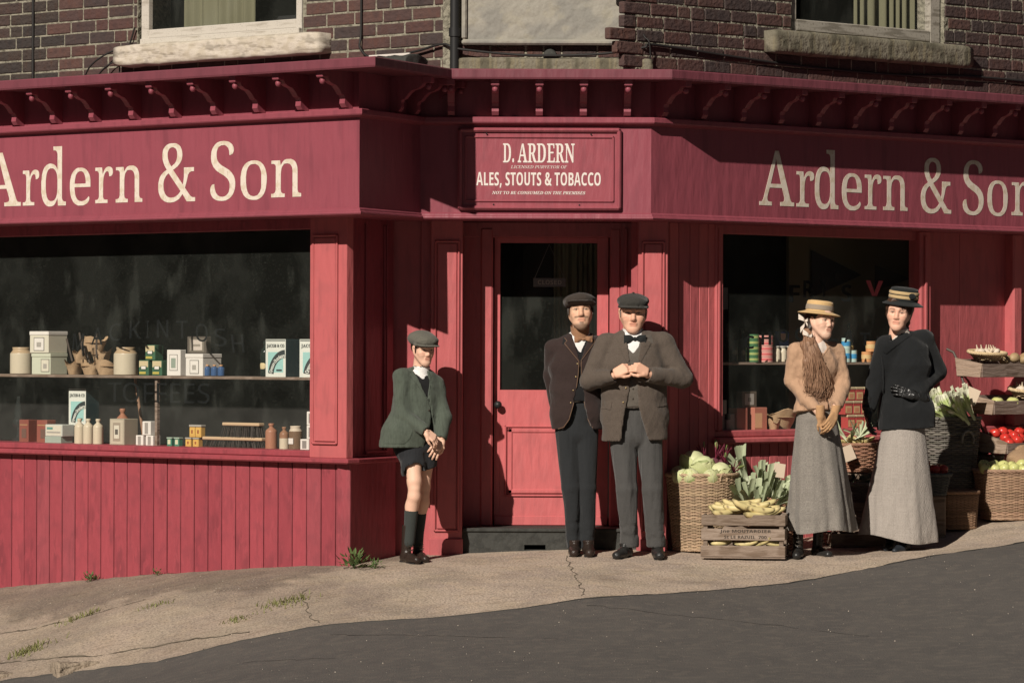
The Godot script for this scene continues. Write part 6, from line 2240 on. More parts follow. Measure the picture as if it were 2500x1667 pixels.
func build_stand(apple: Mesh, bnm: Array):
	var R: Transform3D = FR.R
	var o := thing("display_stand", "rusty metal stand with three tilted wooden produce trays", "stand", R)
	var g0: Vector3 = R * Vector3(3.2, 0, .3)
	var gy := ground(g0.x, g0.z)
	for s in [3.19, 4.35]:
		var mb := MB.new()
		mb.tube([Vector3(s - .02, 1.455, .07), Vector3(s, 1.43, .12), Vector3(s, 1.36, .165), Vector3(s, 1.1, .255), Vector3(s, .72, .5), Vector3(s, gy + .02, .66)], .0105, 8)
		part(o, "side_rail", mb, M.rust_tube)
		mb = MB.new()
		mb.tube([Vector3(s, 1.11, .25), Vector3(s, gy, .2)], .0095, 8)
		part(o, "rear_leg", mb, M.rust_tube)
		mb = MB.new()
		mb.tube([Vector3(s, .5, .23), Vector3(s, .5, .59)], .008, 6)
		part(o, "strut", mb, M.rust_tube)
	for q in [[1.245, .19, .43, 1.39, 1.345], [.968, .30, .55, 1.12, 1.072], [.68, .42, .68, .845, .76]]:
		var tr := Node3D.new()
		tr.name = "tray"
		o.add_child(tr, true)
		var y0: float = q[0]; var n0: float = q[1] - .03; var n1: float = q[2]
		var poly := PackedVector2Array([Vector2(n0 + .02, y0 + .01), Vector2(n1 - .02, y0), Vector2(n1, q[4]), Vector2(n0, q[3])])
		var rot := Transform3D(Basis(Vector3(0, 0, 1), Vector3(0, 1, 0), Vector3(-1, 0, 0)), Vector3.ZERO)
		for s in [3.17, 4.38]:
			var mb := MB.new()
			mb.prism(at(s, 0, 0) * rot, poly, -.008, .008)
			part(tr, "end_board", mb, M.tray_pale)
		part(tr, "front_board", bx(3.17, 4.38, y0, q[4] - .002, n1 - .014, n1 - .001, .002), M.tray_wood)
		part(tr, "back_board", bx(3.18, 4.37, y0 + .01, q[3] - .01, n0 - .002, n0 + .01, .002), M.tray_wood)
		part(tr, "bottom_board", bx(3.18, 4.37, y0 + .002, y0 + .012, n0 + .01, n1 - .015, .002), M.tray_wood)
	# tomatoes
	var tm := fruit_mesh(Vector3(.56, .03, .028), Vector3(.48, .05, .03), Vector3(.043, .038, .043), .15, 9, 5)
	for i in 34:
		var u := (i % 12) / 11.0
		var r := i / 12
		put(tm, "tomato", "glossy red tomato in the lowest tray of the stand", "tomato", M.skin_shiny, R * tilt(3.25 + u * .95 + (.04 if r == 1 else 0.0) + rng.randf_range(-.012, .012), .762 + r * .028 + rng.randf_range(-.014, .02), .63 - r * .075 + rng.randf_range(-.01, .01), rng.randf() * .6, rng.randf() * 6, rng.randf() * .6, rng.randf_range(.9, 1.1)), "tomatoes in the lowest tray")
	var tf := MB.new(); tf.col = Color(.3, .26, .05)
	tf.ball(ID, Vector3(.5, .012, .1), 16, 6)
	part(o, "tomato_bed", tf, M.tray_wood, at(3.77, .74, .55))
	for q in [[3.29, .47], [3.43, .50]]:
		put(apple, "yellow_apple", ("left" if q[0] < 3.4 else "right") + " of the two yellow apples in the middle tray of the stand", "apple", M.skin_shiny, R * tilt(q[0], 1.055, q[1], .2, q[0] * 4, .1, 1.12), "yellow apples in the middle tray")
	# shallow baskets of garlic
	var gm := [garlic_mesh(1), garlic_mesh(2)]
	var sh := Vector3(.5, .38, .23)
	var b1 := basket(R * tilt(3.36, 1.375, .30, .12), "shallow pale wicker dish of garlic on the top tray", Vector2(.1, .08), Vector2(.165, .12), .055, 5, 20, sh)
	var b2 := basket(R * tilt(3.68, 1.09, .42, .15), "shallow pale wicker dish of garlic in the middle tray", Vector2(.1, .08), Vector2(.165, .12), .06, 5, 20, sh)
	for i in 12:
		var a := i * 2.4
		var rr := .026 * sqrt(i)
		put(gm[i % 2], "garlic", "papery garlic bulb in the dish on the top tray", "garlic", M.veg, R * tilt(3.36 + cos(a) * rr * 1.2, 1.415 + .02 * (i % 2), .30 + sin(a) * rr * .8, rng.randf() - .5, i, rng.randf() - .5, 1.15), "garlic on the top tray")
		put(gm[i % 2], "garlic", "papery garlic bulb in the dish in the middle tray", "garlic", M.veg, R * tilt(3.68 + cos(a) * rr * 1.2, 1.135 + .02 * (i % 2), .42 + sin(a) * rr * .8, rng.randf() - .5, i, rng.randf() - .5, 1.15), "garlic in the middle tray")
	var pm := fruit_mesh(Vector3(.4, .29, .16), Vector3(.33, .23, .12), Vector3(.05, .034, .036), 0.0, 12)
	for i in 7:
		put(pm, "potato", "knobbly pale potato behind the garlic on the top tray", "potato", M.veg, R * tilt(3.58 + .075 * i, 1.375 + .015 * (i % 2), .29 + .03 * (i % 3), i, i * .5, .3, 1.1), "potatoes on the top tray")

# ---------------------------------------------------------------- goods in the windows
func pm(r: float, g: float, b: float, rough := .6) -> StandardMaterial3D:
	var k := "c%.3f_%.3f_%.3f_%.2f" % [r, g, b, rough]
	if not M.has(k): mt(k, lin(r, g, b), rough)
	return M[k]

# box of goods: body, optional lid, printed panels [x0, x1, y0, y1, material] as parts of its front (fractions)
func goods(fr: Transform3D, s: float, y: float, n: float, w: float, h: float, d: float, called: String, label: String, mat: Material, prints := [], lid: Material = null, turn := 0.0, group := "") -> Node3D:
	var o := thing(called, label, "tin" if called.contains("tin") else "box", fr * at(s, y, n, turn), group)
	var top := h * (.82 if lid else 1.0)
	part(o, "body", bx(-w / 2, w / 2, 0.0005, top, -d / 2, d / 2, .003), mat)
	if lid: part(o, "lid", bx(-w / 2 - .003, w / 2 + .003, top + .0005, h, -d / 2 - .003, d / 2 + .003, .003), lid)
	var z := d / 2 + .0003
	for p in prints:
		part(o, "label", bx(-w / 2 + p[0] * w, -w / 2 + p[1] * w, p[2] * h, p[3] * h, z, z + .0008, 0), p[4])
		z += .0009
	return o

func turned(fr: Transform3D, s: float, y: float, n: float, prof: Array, called: String, label: String, cat: String, mat: Material, group := "") -> Node3D:
	var o := thing(called, label, cat, fr * at(s, y, n), group)
	var mb := MB.new()
	mb.lathe(ID, prof, 24)
	part(o, "body", mb, mat)
	return o

func stone_jar(fr, s, y, n, r, h, label, m1, m2) -> Node3D:
	var o := turned(fr, s, y, n, [Vector2(0, .001), Vector2(r * .96, .001), Vector2(r, .008), Vector2(r, h * .74), Vector2(r * .97, h * .78)], "stoneware_jar", label, "jar", m1)
	var mb := MB.new()
	mb.lathe(ID, [Vector2(r * .97, h * .78), Vector2(r * .8, h * .87), Vector2(r * .76, h * .9), Vector2(r * .78, h * .94), Vector2(r * .8, h), Vector2(r * .7, h), Vector2(r * .68, h * .9), Vector2(0, h * .88)], 24)
	part(o, "neck", mb, m2)
	return o

func bottle(fr, s, y, n, r, h, label, m1, m2, group := "", called := "bottle", neck := .36) -> Node3D:
	var o := turned(fr, s, y, n, [Vector2(0, .001), Vector2(r * .94, .001), Vector2(r, .006), Vector2(r, h * .66), Vector2(r * .9, h * .74), Vector2(r * neck, h * .84), Vector2(r * neck, h * .86)], called, label, "bottle", m1, group)
	var mb := MB.new()
	mb.lathe(ID, [Vector2(r * neck, h * .86), Vector2(r * neck * 1.05, h * .9), Vector2(r * neck * 1.35, h * .92), Vector2(r * neck * 1.35, h * .985), Vector2(r * neck * 1.1, h), Vector2(0, h)], 20)
	part(o, "neck", mb, m2)
	return o

func can(fr, s, y, n, r, h, label, m1, m2, group := "", called := "round_tin") -> Node3D:
	var o := turned(fr, s, y, n, [Vector2(0, .001), Vector2(r, .001), Vector2(r, .001), Vector2(r, h - .001), Vector2(r, h - .001), Vector2(r * .93, h), Vector2(r * .93, h - .004), Vector2(0, h - .004)], called, label, "tin", m1, group)
	var mb := MB.new()
	mb.lathe(ID, [Vector2(r + .0008, h * .3), Vector2(r + .0012, h * .32), Vector2(r + .0012, h * .68), Vector2(r + .0008, h * .7)], 24)
	part(o, "label", mb, m2)
	return o

func arc_text(parent: Node, s: String, font: Font, c: Vector2, rad: float, a0: float, a1: float, size: float, z: float, fr: Transform3D, mat: Material, called := "letter"):
	for i in s.length():
		if s[i] == " ": continue
		var a := lerpf(a0, a1, i / float(s.length() - 1))
		var p := c + Vector2(cos(a), sin(a)) * rad
		var t := fr * Transform3D(Basis(Z, a - PI / 2), Vector3(p.x, p.y, 0))
		var w := size * (.32 if s[i] in "Ilit'" else (.85 if s[i] in "MmW" else .62))
		var hgt := size if s[i] == s[i].to_upper() or s[i] in "kdlbt" else size * .74
		text(parent, called, s[i], font, -w / 2, w / 2, 0.0, hgt, z, t, mat, 0, .0008)

func cracker_tin(fr, s, y, n, w, h, label, turn := 0.0):
	var white := pm(.6, .62, .55); var teal := pm(.28, .5, .46); var dk := pm(.03, .04, .04)
	var o := goods(fr, s, y, n, w, h, w * .75, "biscuit_tin", label, pm(.03, .055, .06, .4), [[.0, 1, 0, 1, white], [.12, .88, .12, .66, teal], [.02, .98, .955, .98, dk]], null, turn)
	var z: float = w * .375 + .004
	text(o, "lettering", "JACOB & CO", serifb, -w * .44, w * .44, h * .76, h * .87, z, ID, dk, 0, .0006)
	var mb := MB.new()
	var c := Vector2(w * .52, h * .02)
	var rows := []
	for r in [w * .62, w * .88]:
		var row := []
		for i in 13:
			var a := lerpf(PI * .96, PI * .52, i / 12.0)
			row.append(Vector3(clampf(c.x + cos(a) * r, -w / 2, w / 2), c.y + sin(a) * r * 1.1, z + .001))
		rows.append(row)
	mb.grid(rows)
	part(o, "label_band", mb, dk)
	arc_text(o, "Cream Crackers", sansb, c, w * .68, PI * .93, PI * .53, w * .15, z + .0012, ID, white)
	part(o, "label", bx(w * .05, w * .32, h * .16, h * .2, z, z + .0008, 0), dk)
	return o

func flag(fr, s, y, n, w, h, tl, label):
	var o := thing("union_flag", label, "flag", fr * tilt(s, y, n, 0, 0, tl))
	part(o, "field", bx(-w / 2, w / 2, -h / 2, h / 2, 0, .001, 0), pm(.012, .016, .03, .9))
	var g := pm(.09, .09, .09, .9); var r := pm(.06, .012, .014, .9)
	for sg in [-1.0, 1.0]:
		var mb := MB.new()
		mb.box(Transform3D(Basis(Z, sg * atan2(h, w)), Vector3.ZERO), Vector3(-w * .66, -w * .05, .001), Vector3(w * .66, w * .05, .002 + sg * .0002))
		part(o, "saltire", mb, g)
	part(o, "cross", bx(-w * .12, w * .12, -h / 2, h / 2, .0024, .003, 0), g)
	part(o, "cross", bx(-w / 2, w / 2, -w * .12, w * .12, .0024, .0031, 0), g)
	part(o, "cross", bx(-w * .07, w * .07, -h / 2, h / 2, .0032, .0038, 0), r)
	part(o, "cross", bx(-w / 2, w / 2, -w * .07, w * .07, .0032, .0039, 0), r)

func parcel(fr, s, y, n, r, label, sd, group := ""):
	var mb := MB.new()
	var nz := FastNoiseLite.new(); nz.seed = sd; nz.frequency = 1.1
	var rows := []
	for i in 7:
		var k := i / 6.0
		var row := []
		for j in 22:
			var a := TAU * j / 22
			var q: float = r * (.62 + .42 * k) * (1 + .12 * nz.get_noise_2d(cos(a) * 2, sin(a) * 2 + k))
			row.append(Vector3(cos(a) * q * 1.15, k * r * 1.1 + (.02 * sin(a * 3 + sd) if i == 6 else 0.0), -sin(a) * q * .8))
		rows.append(row)
	mb.grid(rows, true)
	mb.lathe(at(0, r * .75, 0), [Vector2(r * .9, 0), Vector2(0, .02)], 16)
	one("paper_bag", mb, M.brown_paper, label, "bag", fr * at(s, y + .001, n, sd), group)

func build_windows():
	var L: Transform3D = FR.L
	var R: Transform3D = FR.R
	mt("brown_paper", lin(.42, .29, .17), .8, null, 6, M.weave, .5).uv1_triplanar = true
	var shelfm: Material = M.crate_wood
	var cream := pm(.58, .55, .44); var tanm := pm(.42, .31, .19, .35); var pale := pm(.52, .46, .34, .35); var white := pm(.66, .63, .57); var grn := pm(.05, .12, .07, .4)
	var sheet := pm(.5, .52, .4); var ink := pm(.1, .09, .075); var grey := pm(.33, .31, .27)
	var amber := pm(.55, .33, .08); var terra := pm(.33, .15, .09, .4); var dgreen := pm(.012, .02, .016, .15)
	# shelf in the left window
	var sh := thing("window_shelf", "wooden plank shelf across the left shop window on a post", "shelf")
	part(sh, "plank", bx(-6.4, -.2, 1.225, 1.2445, -.46, -.1, .003), shelfm, L)
	for s in [-1.947, -4.4]: part(sh, "post", bx(s - .012, s + .012, .741, 1.2245, -.16, -.13, .002), shelfm, L)
	var y := 1.245
	stone_jar(L, -3.43, y, -.2, .085, .2, "pale stoneware jar at the left end of the upper shelf", pale, tanm)
	goods(L, -3.15, y, -.22, .2, .157, .17, "card_box", "lower of the two cream card boxes beside the stoneware jar", sheet, [[.5, .95, .12, .72, ink], [.53, .92, .15, .69, cream], [.63, .82, .28, .5, grey]], sheet)
	goods(L, -3.16, y + .158, -.22, .2, .16, .19, "card_box", "upper of the two cream card boxes beside the stoneware jar", cream, [[.22, .78, .1, .72, ink], [.25, .75, .13, .69, white], [.38, .62, .28, .5, grey]], white)
	for i in 6:
		var q: Array = [[-2.9, 0], [-2.73, 0], [-2.56, 0], [-2.82, .085], [-2.62, .085], [-2.7, .17]][i]
		parcel(L, q[0], y + q[1], -.24, .085, "folded brown paper bag in the heap beside the stoneware jars", i + 2, "paper bags on the upper shelf")
	for q in [[-2.86, 1.36, .35], [-2.74, 1.4, .25], [-2.6, 1.39, .0], [-2.68, 1.35, .5]]:
		one("wooden_scoop", bx(-.008, .008, -.02, .16, -.006, .006, .003), pm(.06, .045, .035), "dark wooden handle sticking up out of the paper bags", "scoop", L * tilt(q[0], q[1], -.17, 0, 0, q[2]), "scoops in the paper bags")
	stone_jar(L, -2.326, y, -.2, .088, .203, "stoneware jar with a brown neck between paper bags and tins", pale, tanm)
	for i in 3:
		var q: Array = [[-2.1, 0], [-1.965, 0], [-2.035, .1105]][i]
		goods(L, q[0], y + q[1], -.2, .1, .11, .085, "treacle_tin", ["left bottom green tin of the three stacked beside the jar", "right bottom green tin of the three stacked beside the jar", "top green tin of the three stacked beside the jar"][i], grn, [[.05, .95, .55, .95, pm(.5, .42, .25)], [.2, .8, .38, .62, pm(.02, .05, .03)], [.28, .72, .42, .6, white], [.1, .75, .1, .25, pm(.42, .36, .08)]])
	goods(L, -1.79, y, -.18, .135, .186, .06, "card_box", "upright white box with a green print on the upper shelf", white, [[.2, .8, .2, .82, ink], [.23, .77, .22, .8, white], [.33, .67, .3, .68, pm(.25, .3, .24)]])
	goods(L, -1.56, y, -.22, .17, .158, .19, "card_box", "white lidded box under the little framed picture", white, [[.25, .78, .1, .72, ink], [.28, .75, .13, .69, white], [.4, .62, .28, .5, grey]], white)
	var fr := goods(L, -1.585, y + .159, -.2, .19, .122, .05, "framed_picture", "little dark framed picture standing on the white box", pm(.09, .075, .06), [[.1, .9, .1, .9, pm(.16, .14, .11)], [.2, .8, .2, .8, pm(.5, .44, .38)], [.3, .7, .42, .55, pm(.25, .22, .18)]])
	for i in 3: bottle(L, [-1.472, -1.403, -1.337][i], y, -.17, .026, .081, ["left", "middle", "right"][i] + " of the three small copper topped blue bottles", pm(.04, .09, .2, .3), pm(.55, .3, .14, .3))
	var wb := bottle(L, -.936, y, -.2, .036, .25, "dark green wine bottle with an oval yellow label", dgreen, dgreen)
	var lb := MB.new()
	lb.ball(at(0, .075, .02), Vector3(.028, .045, .0185), 16, 10)
	part(wb, "label", lb, pm(.55, .45, .25))
	cracker_tin(L, -.77, y, -.2, .19, .262, "pale biscuit tin at the right end of the upper shelf")
	cracker_tin(L, -.46, y, -.2, .19, .262, "pale biscuit tin half hidden by the window pilaster", .5)
	# floor of the left window
	y = .7405
	turned(L, -3.463, y, -.2, [Vector2(0, .001), Vector2(.05, .001), Vector2(.045, .02), Vector2(.015, .035), Vector2(.012, .1), Vector2(.04, .12), Vector2(.045, .15), Vector2(.03, .175), Vector2(.022, .19), Vector2(.03, .22), Vector2(.024, .26), Vector2(.014, .3), Vector2(.013, .34)], "oil_lamp", "clear glass oil lamp at the left end of the window floor", "lamp", M.glassware)
	goods(L, -3.355, y, -.2, .1, .168, .09, "tea_tin", "left of the two brick red tins on the window floor", pm(.22, .07, .05), [[.1, .9, .75, .8, pm(.35, .2, .1)], [.3, .8, .2, .6, pm(.14, .08, .06)]])
	goods(L, -3.161, y, -.2, .11, .168, .09, "tea_tin", "right of the two brick red tins on the window floor", pm(.24, .075, .052), [[.1, .9, .75, .8, pm(.35, .2, .1)], [.4, .9, .2, .6, pm(.14, .08, .06)]])
	goods(L, -2.995, y, -.17, .17, .05, .12, "card_box", "flat greenish box under the printed carton", pm(.3, .36, .3))
	var cb := goods(L, -2.985, y + .0505, -.17, .18, .088, .12, "card_box", "printed carton in front of the biscuit tin", pm(.5, .52, .46), [[.05, .95, .1, .9, cream], [.1, .45, .58, .78, pm(.1, .26, .22)], [.1, .9, .3, .42, grey]])
	goods(L, -2.88, y, -.36, .2, .13, .12, "card_box", "plain box that lifts the lower biscuit tin", pm(.05, .06, .06))
	cracker_tin(L, -2.895, y + .131, -.33, .18, .268, "pale biscuit tin raised at the back of the window floor")
	for i in 3: bottle(L, [-2.754, -2.662, -2.559][i], y, -.15, .038, .186, ["left", "middle", "right"][i] + " of the three cream stoneware bottles", pm(.55, .48, .35, .35), pm(.55, .48, .35, .35))
	bottle(L, -2.5, y, -.34, .046, .26, "brown stoneware bottle behind the three cream ones", terra, terra)
	goods(L, -2.345, y, -.2, .15, .19, .14, "ornate_tin", "tall buff tin printed with an ornate emblem", pm(.36, .32, .24), [[.08, .92, .05, .95, pm(.46, .41, .31)], [.25, .75, .15, .85, pm(.3, .25, .19)], [.33, .67, .25, .75, cream], [.4, .6, .4, .6, ink]])
	for i in 3:
		var q: Array = [[-2.146, 0], [-2.045, 0], [-2.075, .0755]][i]
		goods(L, q[0], y + q[1], -.2, [.075, .075, .085][i], [.074, .074, .1][i], .075, "card_box", ["left bottom", "right bottom", "top"][i] + " white cube of the three stacked near the post", white, [[.3, .7, .1, .9, pm(.28, .26, .23)]])
	one("broom_handle", _stick(Vector3(-2.33, 1.22, -.3), Vector3(-2.15, .745, -.22), .011), pm(.22, .12, .07), "brown broom handle leaning slantwise under the shelf", "broom", L)
	for i in 2: goods(L, [-1.822, -1.747][i], y, -.16, .046, .066, .04, "small_tin", ["left", "right"][i] + " of the two small green tins with round labels", pm(.05, .2, .13), [[.2, .8, .25, .75, pm(.55, .55, .38)]], pm(.3, .38, .3))
	for i in 4:
		var q: Array = [[-1.65, 0], [-1.575, 0], [-1.61, .0685], [-1.55, .0685]][i]
		goods(L, q[0], y + q[1], -.18, .056, [.067, .067, .09, .09][i], .045, "small_tin", ["left bottom", "right bottom", "left top", "right top"][i] + " amber tin of the four stacked by the brushes", amber, [[.15, .85, .2, .7, pm(.62, .4, .1)], [.35, .65, .3, .6, pm(.3, .1, .03)]], grey)
	for q in [[-1.215, 0.0, .58, "lower of the two scrubbing brushes, dark bristles flat on the floor"], [-1.13, .078, .36, "upper of the two scrubbing brushes with flared dark bristles"]]:
		var b := thing("scrubbing_brush", q[3], "brush", L * at(q[0], y + q[1], -.18))
		part(b, "handle", bx(-q[2] / 2, q[2] / 2, .055 if q[1] == 0.0 else .08, .077 if q[1] == 0.0 else .102, -.03, .03, .005), pm(.5, .36, .22))
		var mb := MB.new()
		var hh := .055 if q[1] == 0.0 else .08
		for i in 130:
			var u: float = rng.randf_range(-.47, .47) * q[2]
			var z := rng.randf_range(-.026, .026)
			mb.tube([Vector3(u, hh, z), Vector3(u * 1.1, .002, z * 1.6)], .0022, 4, false)
		part(b, "bristles", mb, pm(.05, .04, .033)).set_meta("kind", "stuff")
	bottle(L, -.858, y, -.18, .042, .18, "terracotta bottle beside the scrubbing brushes", terra, terra)
	var tb := bottle(L, -.735, y, -.18, .033, .158, "brown bottle with a pale lower half", pm(.26, .13, .07, .4), pm(.26, .13, .07, .4))
	var mb2 := MB.new(); mb2.lathe(ID, [Vector2(.0335, .003), Vector2(.034, .006), Vector2(.034, .075), Vector2(.0335, .078)], 24)
	part(tb, "label", mb2, pale)
	var jr := stone_jar(L, -.645, y, -.2, .048, .165, "jam jar with a cloth cover near the pilaster", pm(.16, .1, .06, .3), pm(.5, .42, .32))
	part(jr, "label", bx(-.022, .022, .04, .08, .0485, .0495, 0), white)
	for i in 3:
		var q: Array = [[-.53, 0], [-.47, .0765], [-.47, .1725]][i]
		goods(L, q[0], y + q[1], -.2, .08, [.076, .095, .095][i], .07, "card_box", ["bottom", "middle", "top"][i] + " white printed box of the stack by the pilaster", white, [[.25, .75, .15, .85, pm(.22, .2, .18)]])
	goods(L, -.5, y, -.3, .07, .076, .07, "card_box", "plain box that carries the back of the white stack", white)
	flag(L, -.72, 1.6, -1.15, .2, .28, -.1, "lower dim union flag hanging behind the left window")
	flag(L, -.7, 1.95, -1.2, .14, .2, .15, "upper dim union flag hanging behind the left window")
	flag(L, -.35, 1.0, -1.5, .17, .12, 0, "small union flag lying low behind the bottles")
	# lettering on the glass
	var lt := thing("window_lettering", "dark letters painted in an arc on the left window glass", "lettering")
	var xs := [-2.66, -2.46, -2.276, -2.068, -1.941, -1.788, -1.592, -1.395, -1.211, -1.04]
	var ys := [1.42, 1.465, 1.494, 1.511, 1.514, 1.518, 1.511, 1.489, 1.457, 1.415]
	for i in 10:
		var c := "MACKINTOSH"[i]
		var w := .03 if c == "I" else .115
		text(lt, "letter", c, sans, xs[i] - w / 2, xs[i] + w / 2, ys[i], ys[i] + .125, -.0375, L, M.glass_letter, (i - 4.5) * -.03, .001)
	text(lt, "lettering", "TOFFEES", sans, -2.34, -1.32, 1.055, 1.195, -.0375, L, M.glass_letter, 0, .001)
	# ---- right window
	sh = thing("window_shelf", "wooden plank shelf across the right shop window", "shelf")
	part(sh, "plank", bx(.6, 2.95, 1.335, 1.3545, -.4, -.06, .003), shelfm, R)
	part(sh, "post", bx(.62, .65, .8625, 1.3345, -.3, -.27, .002), shelfm, R)
	part(sh, "post", bx(2.9, 2.93, .8625, 1.3345, -.3, -.27, .002), shelfm, R)
	y = 1.355
	for i in 2:
		var b := bottle(R, [1.141, 1.228][i], y, -.16, .036, [.215, .235][i], ["left", "right"][i] + " of the two dark bottles with oval labels, right window", dgreen, dgreen)
		var m := MB.new(); m.ball(at(-.004, .07, .02), Vector3(.024, .04, .0175), 14, 8)
		part(b, "label", m, pm(.16, .15, .11))
	for i in 5: can(R, 1.336, y + i * .0405, -.15, .043, .04, "flat green tin in the column of green tins", pm(.06, .16, .07, .35), pm(.3, .36, .12), "green tins piled in a column")
	for i in 5: can(R, 1.461, y + i * .039, -.15, .055, .0385, "flat pink tin in the column of pink tins", pm(.62, .3, .26, .4), pm(.55, .12, .12), "pink tins piled in a column")
	for i in 3:
		var b := bottle(R, [1.575, 1.64, 1.70][i], y, -.15, .029, .118, ["left", "middle", "right"][i] + " of the three small sweet jars beside the pink tins", pm(.62, .55, .42, .2), pm(.4, .38, .34, .3), "", "sweet_jar", .7)
	goods(R, 1.76, y, -.28, .1, .222, .05, "packet", "blue and pink packet standing behind the sweet jars", pm(.05, .1, .3), [[.1, .9, .72, .95, pm(.5, .3, .2)], [.1, .9, .1, .4, pm(.55, .3, .3)]])
	for i in 3:
		var q: Array = [[2.305, 0], [2.376, 0], [2.306, .094]][i]
		can(R, q[0], y + q[1], -.15, .033, [.0935, .088, .085][i], ["left bottom", "right bottom", "top"][i] + " of the three pale blue round tins", pm(.42, .55, .5, .35), pm(.04, .25, .48))
	var cbt := bottle(R, 2.43, y, -.24, .035, .29, "dark bottle with a tall yellow label beside the blue tins", dgreen, dgreen)
	var ml := MB.new(); ml.ball(at(0, .1, .018), Vector3(.026, .06, .0185), 14, 8)
	part(cbt, "label", ml, pm(.5, .38, .14))
	for i in 3:
		var q: Array = [[2.526, 0], [2.608, 0], [2.572, .0785]][i]
		can(R, q[0], y + q[1], -.15, .037, .078, ["left bottom", "right bottom", "top"][i] + " of the three orange round tins", pm(.6, .3, .13, .35), pm(.6, .42, .2))
	y = .8625
	goods(R, 1.193, y, -.16, .11, .162, .09, "tea_tin", "left of the two red tins under the framed print", pm(.3, .1, .07))
	goods(R, 1.382, y, -.16, .13, .165, .09, "tea_tin", "right of the two red tins, orange label facing out", pm(.42, .16, .11), [[.05, .6, .1, .75, pm(.6, .36, .2)]])
	goods(R, 1.30, y + .166, -.18, .15, .115, .06, "framed_picture", "small framed print standing across the red tins", pm(.1, .08, .06), [[.2, .8, .15, .85, pm(.36, .34, .3)], [.4, .6, .35, .6, pm(.16, .15, .13)]])
	for i in 4: goods(R, [1.0, 1.06, 1.10, 1.02][i], y + [0, 0, 0, .1205][i], -.14, .045, [.12, .08, .12, .1][i], .04, "card_box", ["plain pale box at the left of the right window floor", "short pale box in the left corner of the right window", "tall grey box next to the left red tin", "pale green box on top in the left corner"][i], pm([.2, .25, .2, .3][i], [.2, .23, .2, .34][i], [.17, .2, .17, .27][i]))
	parcel(R, 1.66, y, -.2, .12, "big crumpled brown paper bag on the right window floor", 3)
	parcel(R, 1.52, y, -.12, .06, "little brown paper bag in front of the big one", 4)
	for r in 3:
		for c in 3:
			goods(R, 2.34 + c * .088 - (.03 if r == 1 else 0.0), y + r * .103, -.16 - .0 * c, .08, .1025, .07, "cocoa_tin", "small red and gold tin in the stack behind the women", pm(.36, .05, .045), [[.1, .9, .12, .62, pm(.55, .4, .2)], [.25, .75, .2, .5, pm(.5, .22, .12)]], pm(.5, .42, .26), 0.0, "red and gold tins stacked in the right window")
	for q in [[.98, 1.12, "wide"], [1.28, 1.42, "narrow"]]: one("price_card", bx(q[0], q[1], 1.74, 1.9, -.5, -.498, 0), pm(.12, .12, .115), "dim " + q[2] + " card hanging at the back of the right window", "card", R)
	one("back_board", bx(2.28, 3.75, .9, 2.3, -.75, -.72, .0), pm(.12, .1, .055), "dull yellow board behind the right window display", "board", R)
	for q in [[2.5, 2.95, 2.2, 1.84], [3.2, 3.5, 2.1, 1.9]]:
		var m := MB.new()
		m.prism(ID, PackedVector2Array([Vector2(q[0], q[2]), Vector2(q[0], q[3]), Vector2(q[1] + .1, (q[2] + q[3]) / 2)]), -.70, -.698)
		one("pennant", m, pm(.012, .013, .014), "black triangular pennant hanging in the right window", "pennant", R, "pennants in the right window")
	lt = thing("window_lettering", "dark letters painted in arcs on the right window glass", "lettering")
	for q in [["F", 1.6, 1.79], ["R", 1.745, 1.825], ["Y", 1.905, 1.835], ["'", 2.03, 1.9], ["S", 2.142, 1.8]]:
		var w := .03 if q[0] == "'" else .11
		text(lt, "letter", q[0], sansb, q[1] - w / 2, q[1] + w / 2, q[2] + (0.0 if q[0] != "'" else .06), q[2] + .125, .008, R, M.glass_letter, 0, .001)
	text(lt, "letter", "V", sansb, 2.35, 2.535, 1.846, 1.96, .008, R, pm(.42, .05, .07), 0, .002)
	var cho := "CHOCOLATE"
	for i in 9:
		var w := .1
		text(lt, "letter", cho[i], sansb, 1.14 + i * .172 - w / 2, 1.14 + i * .172 + w / 2, 1.515 - .004 * pow(i - 4.0, 2), 1.61 - .004 * pow(i - 4.0, 2), .008, R, M.glass_letter, 0, .001)

func _stick(a: Vector3, b: Vector3, r: float) -> MB:
	var mb := MB.new()
	mb.tube([a, b], r, 10)
	return mb

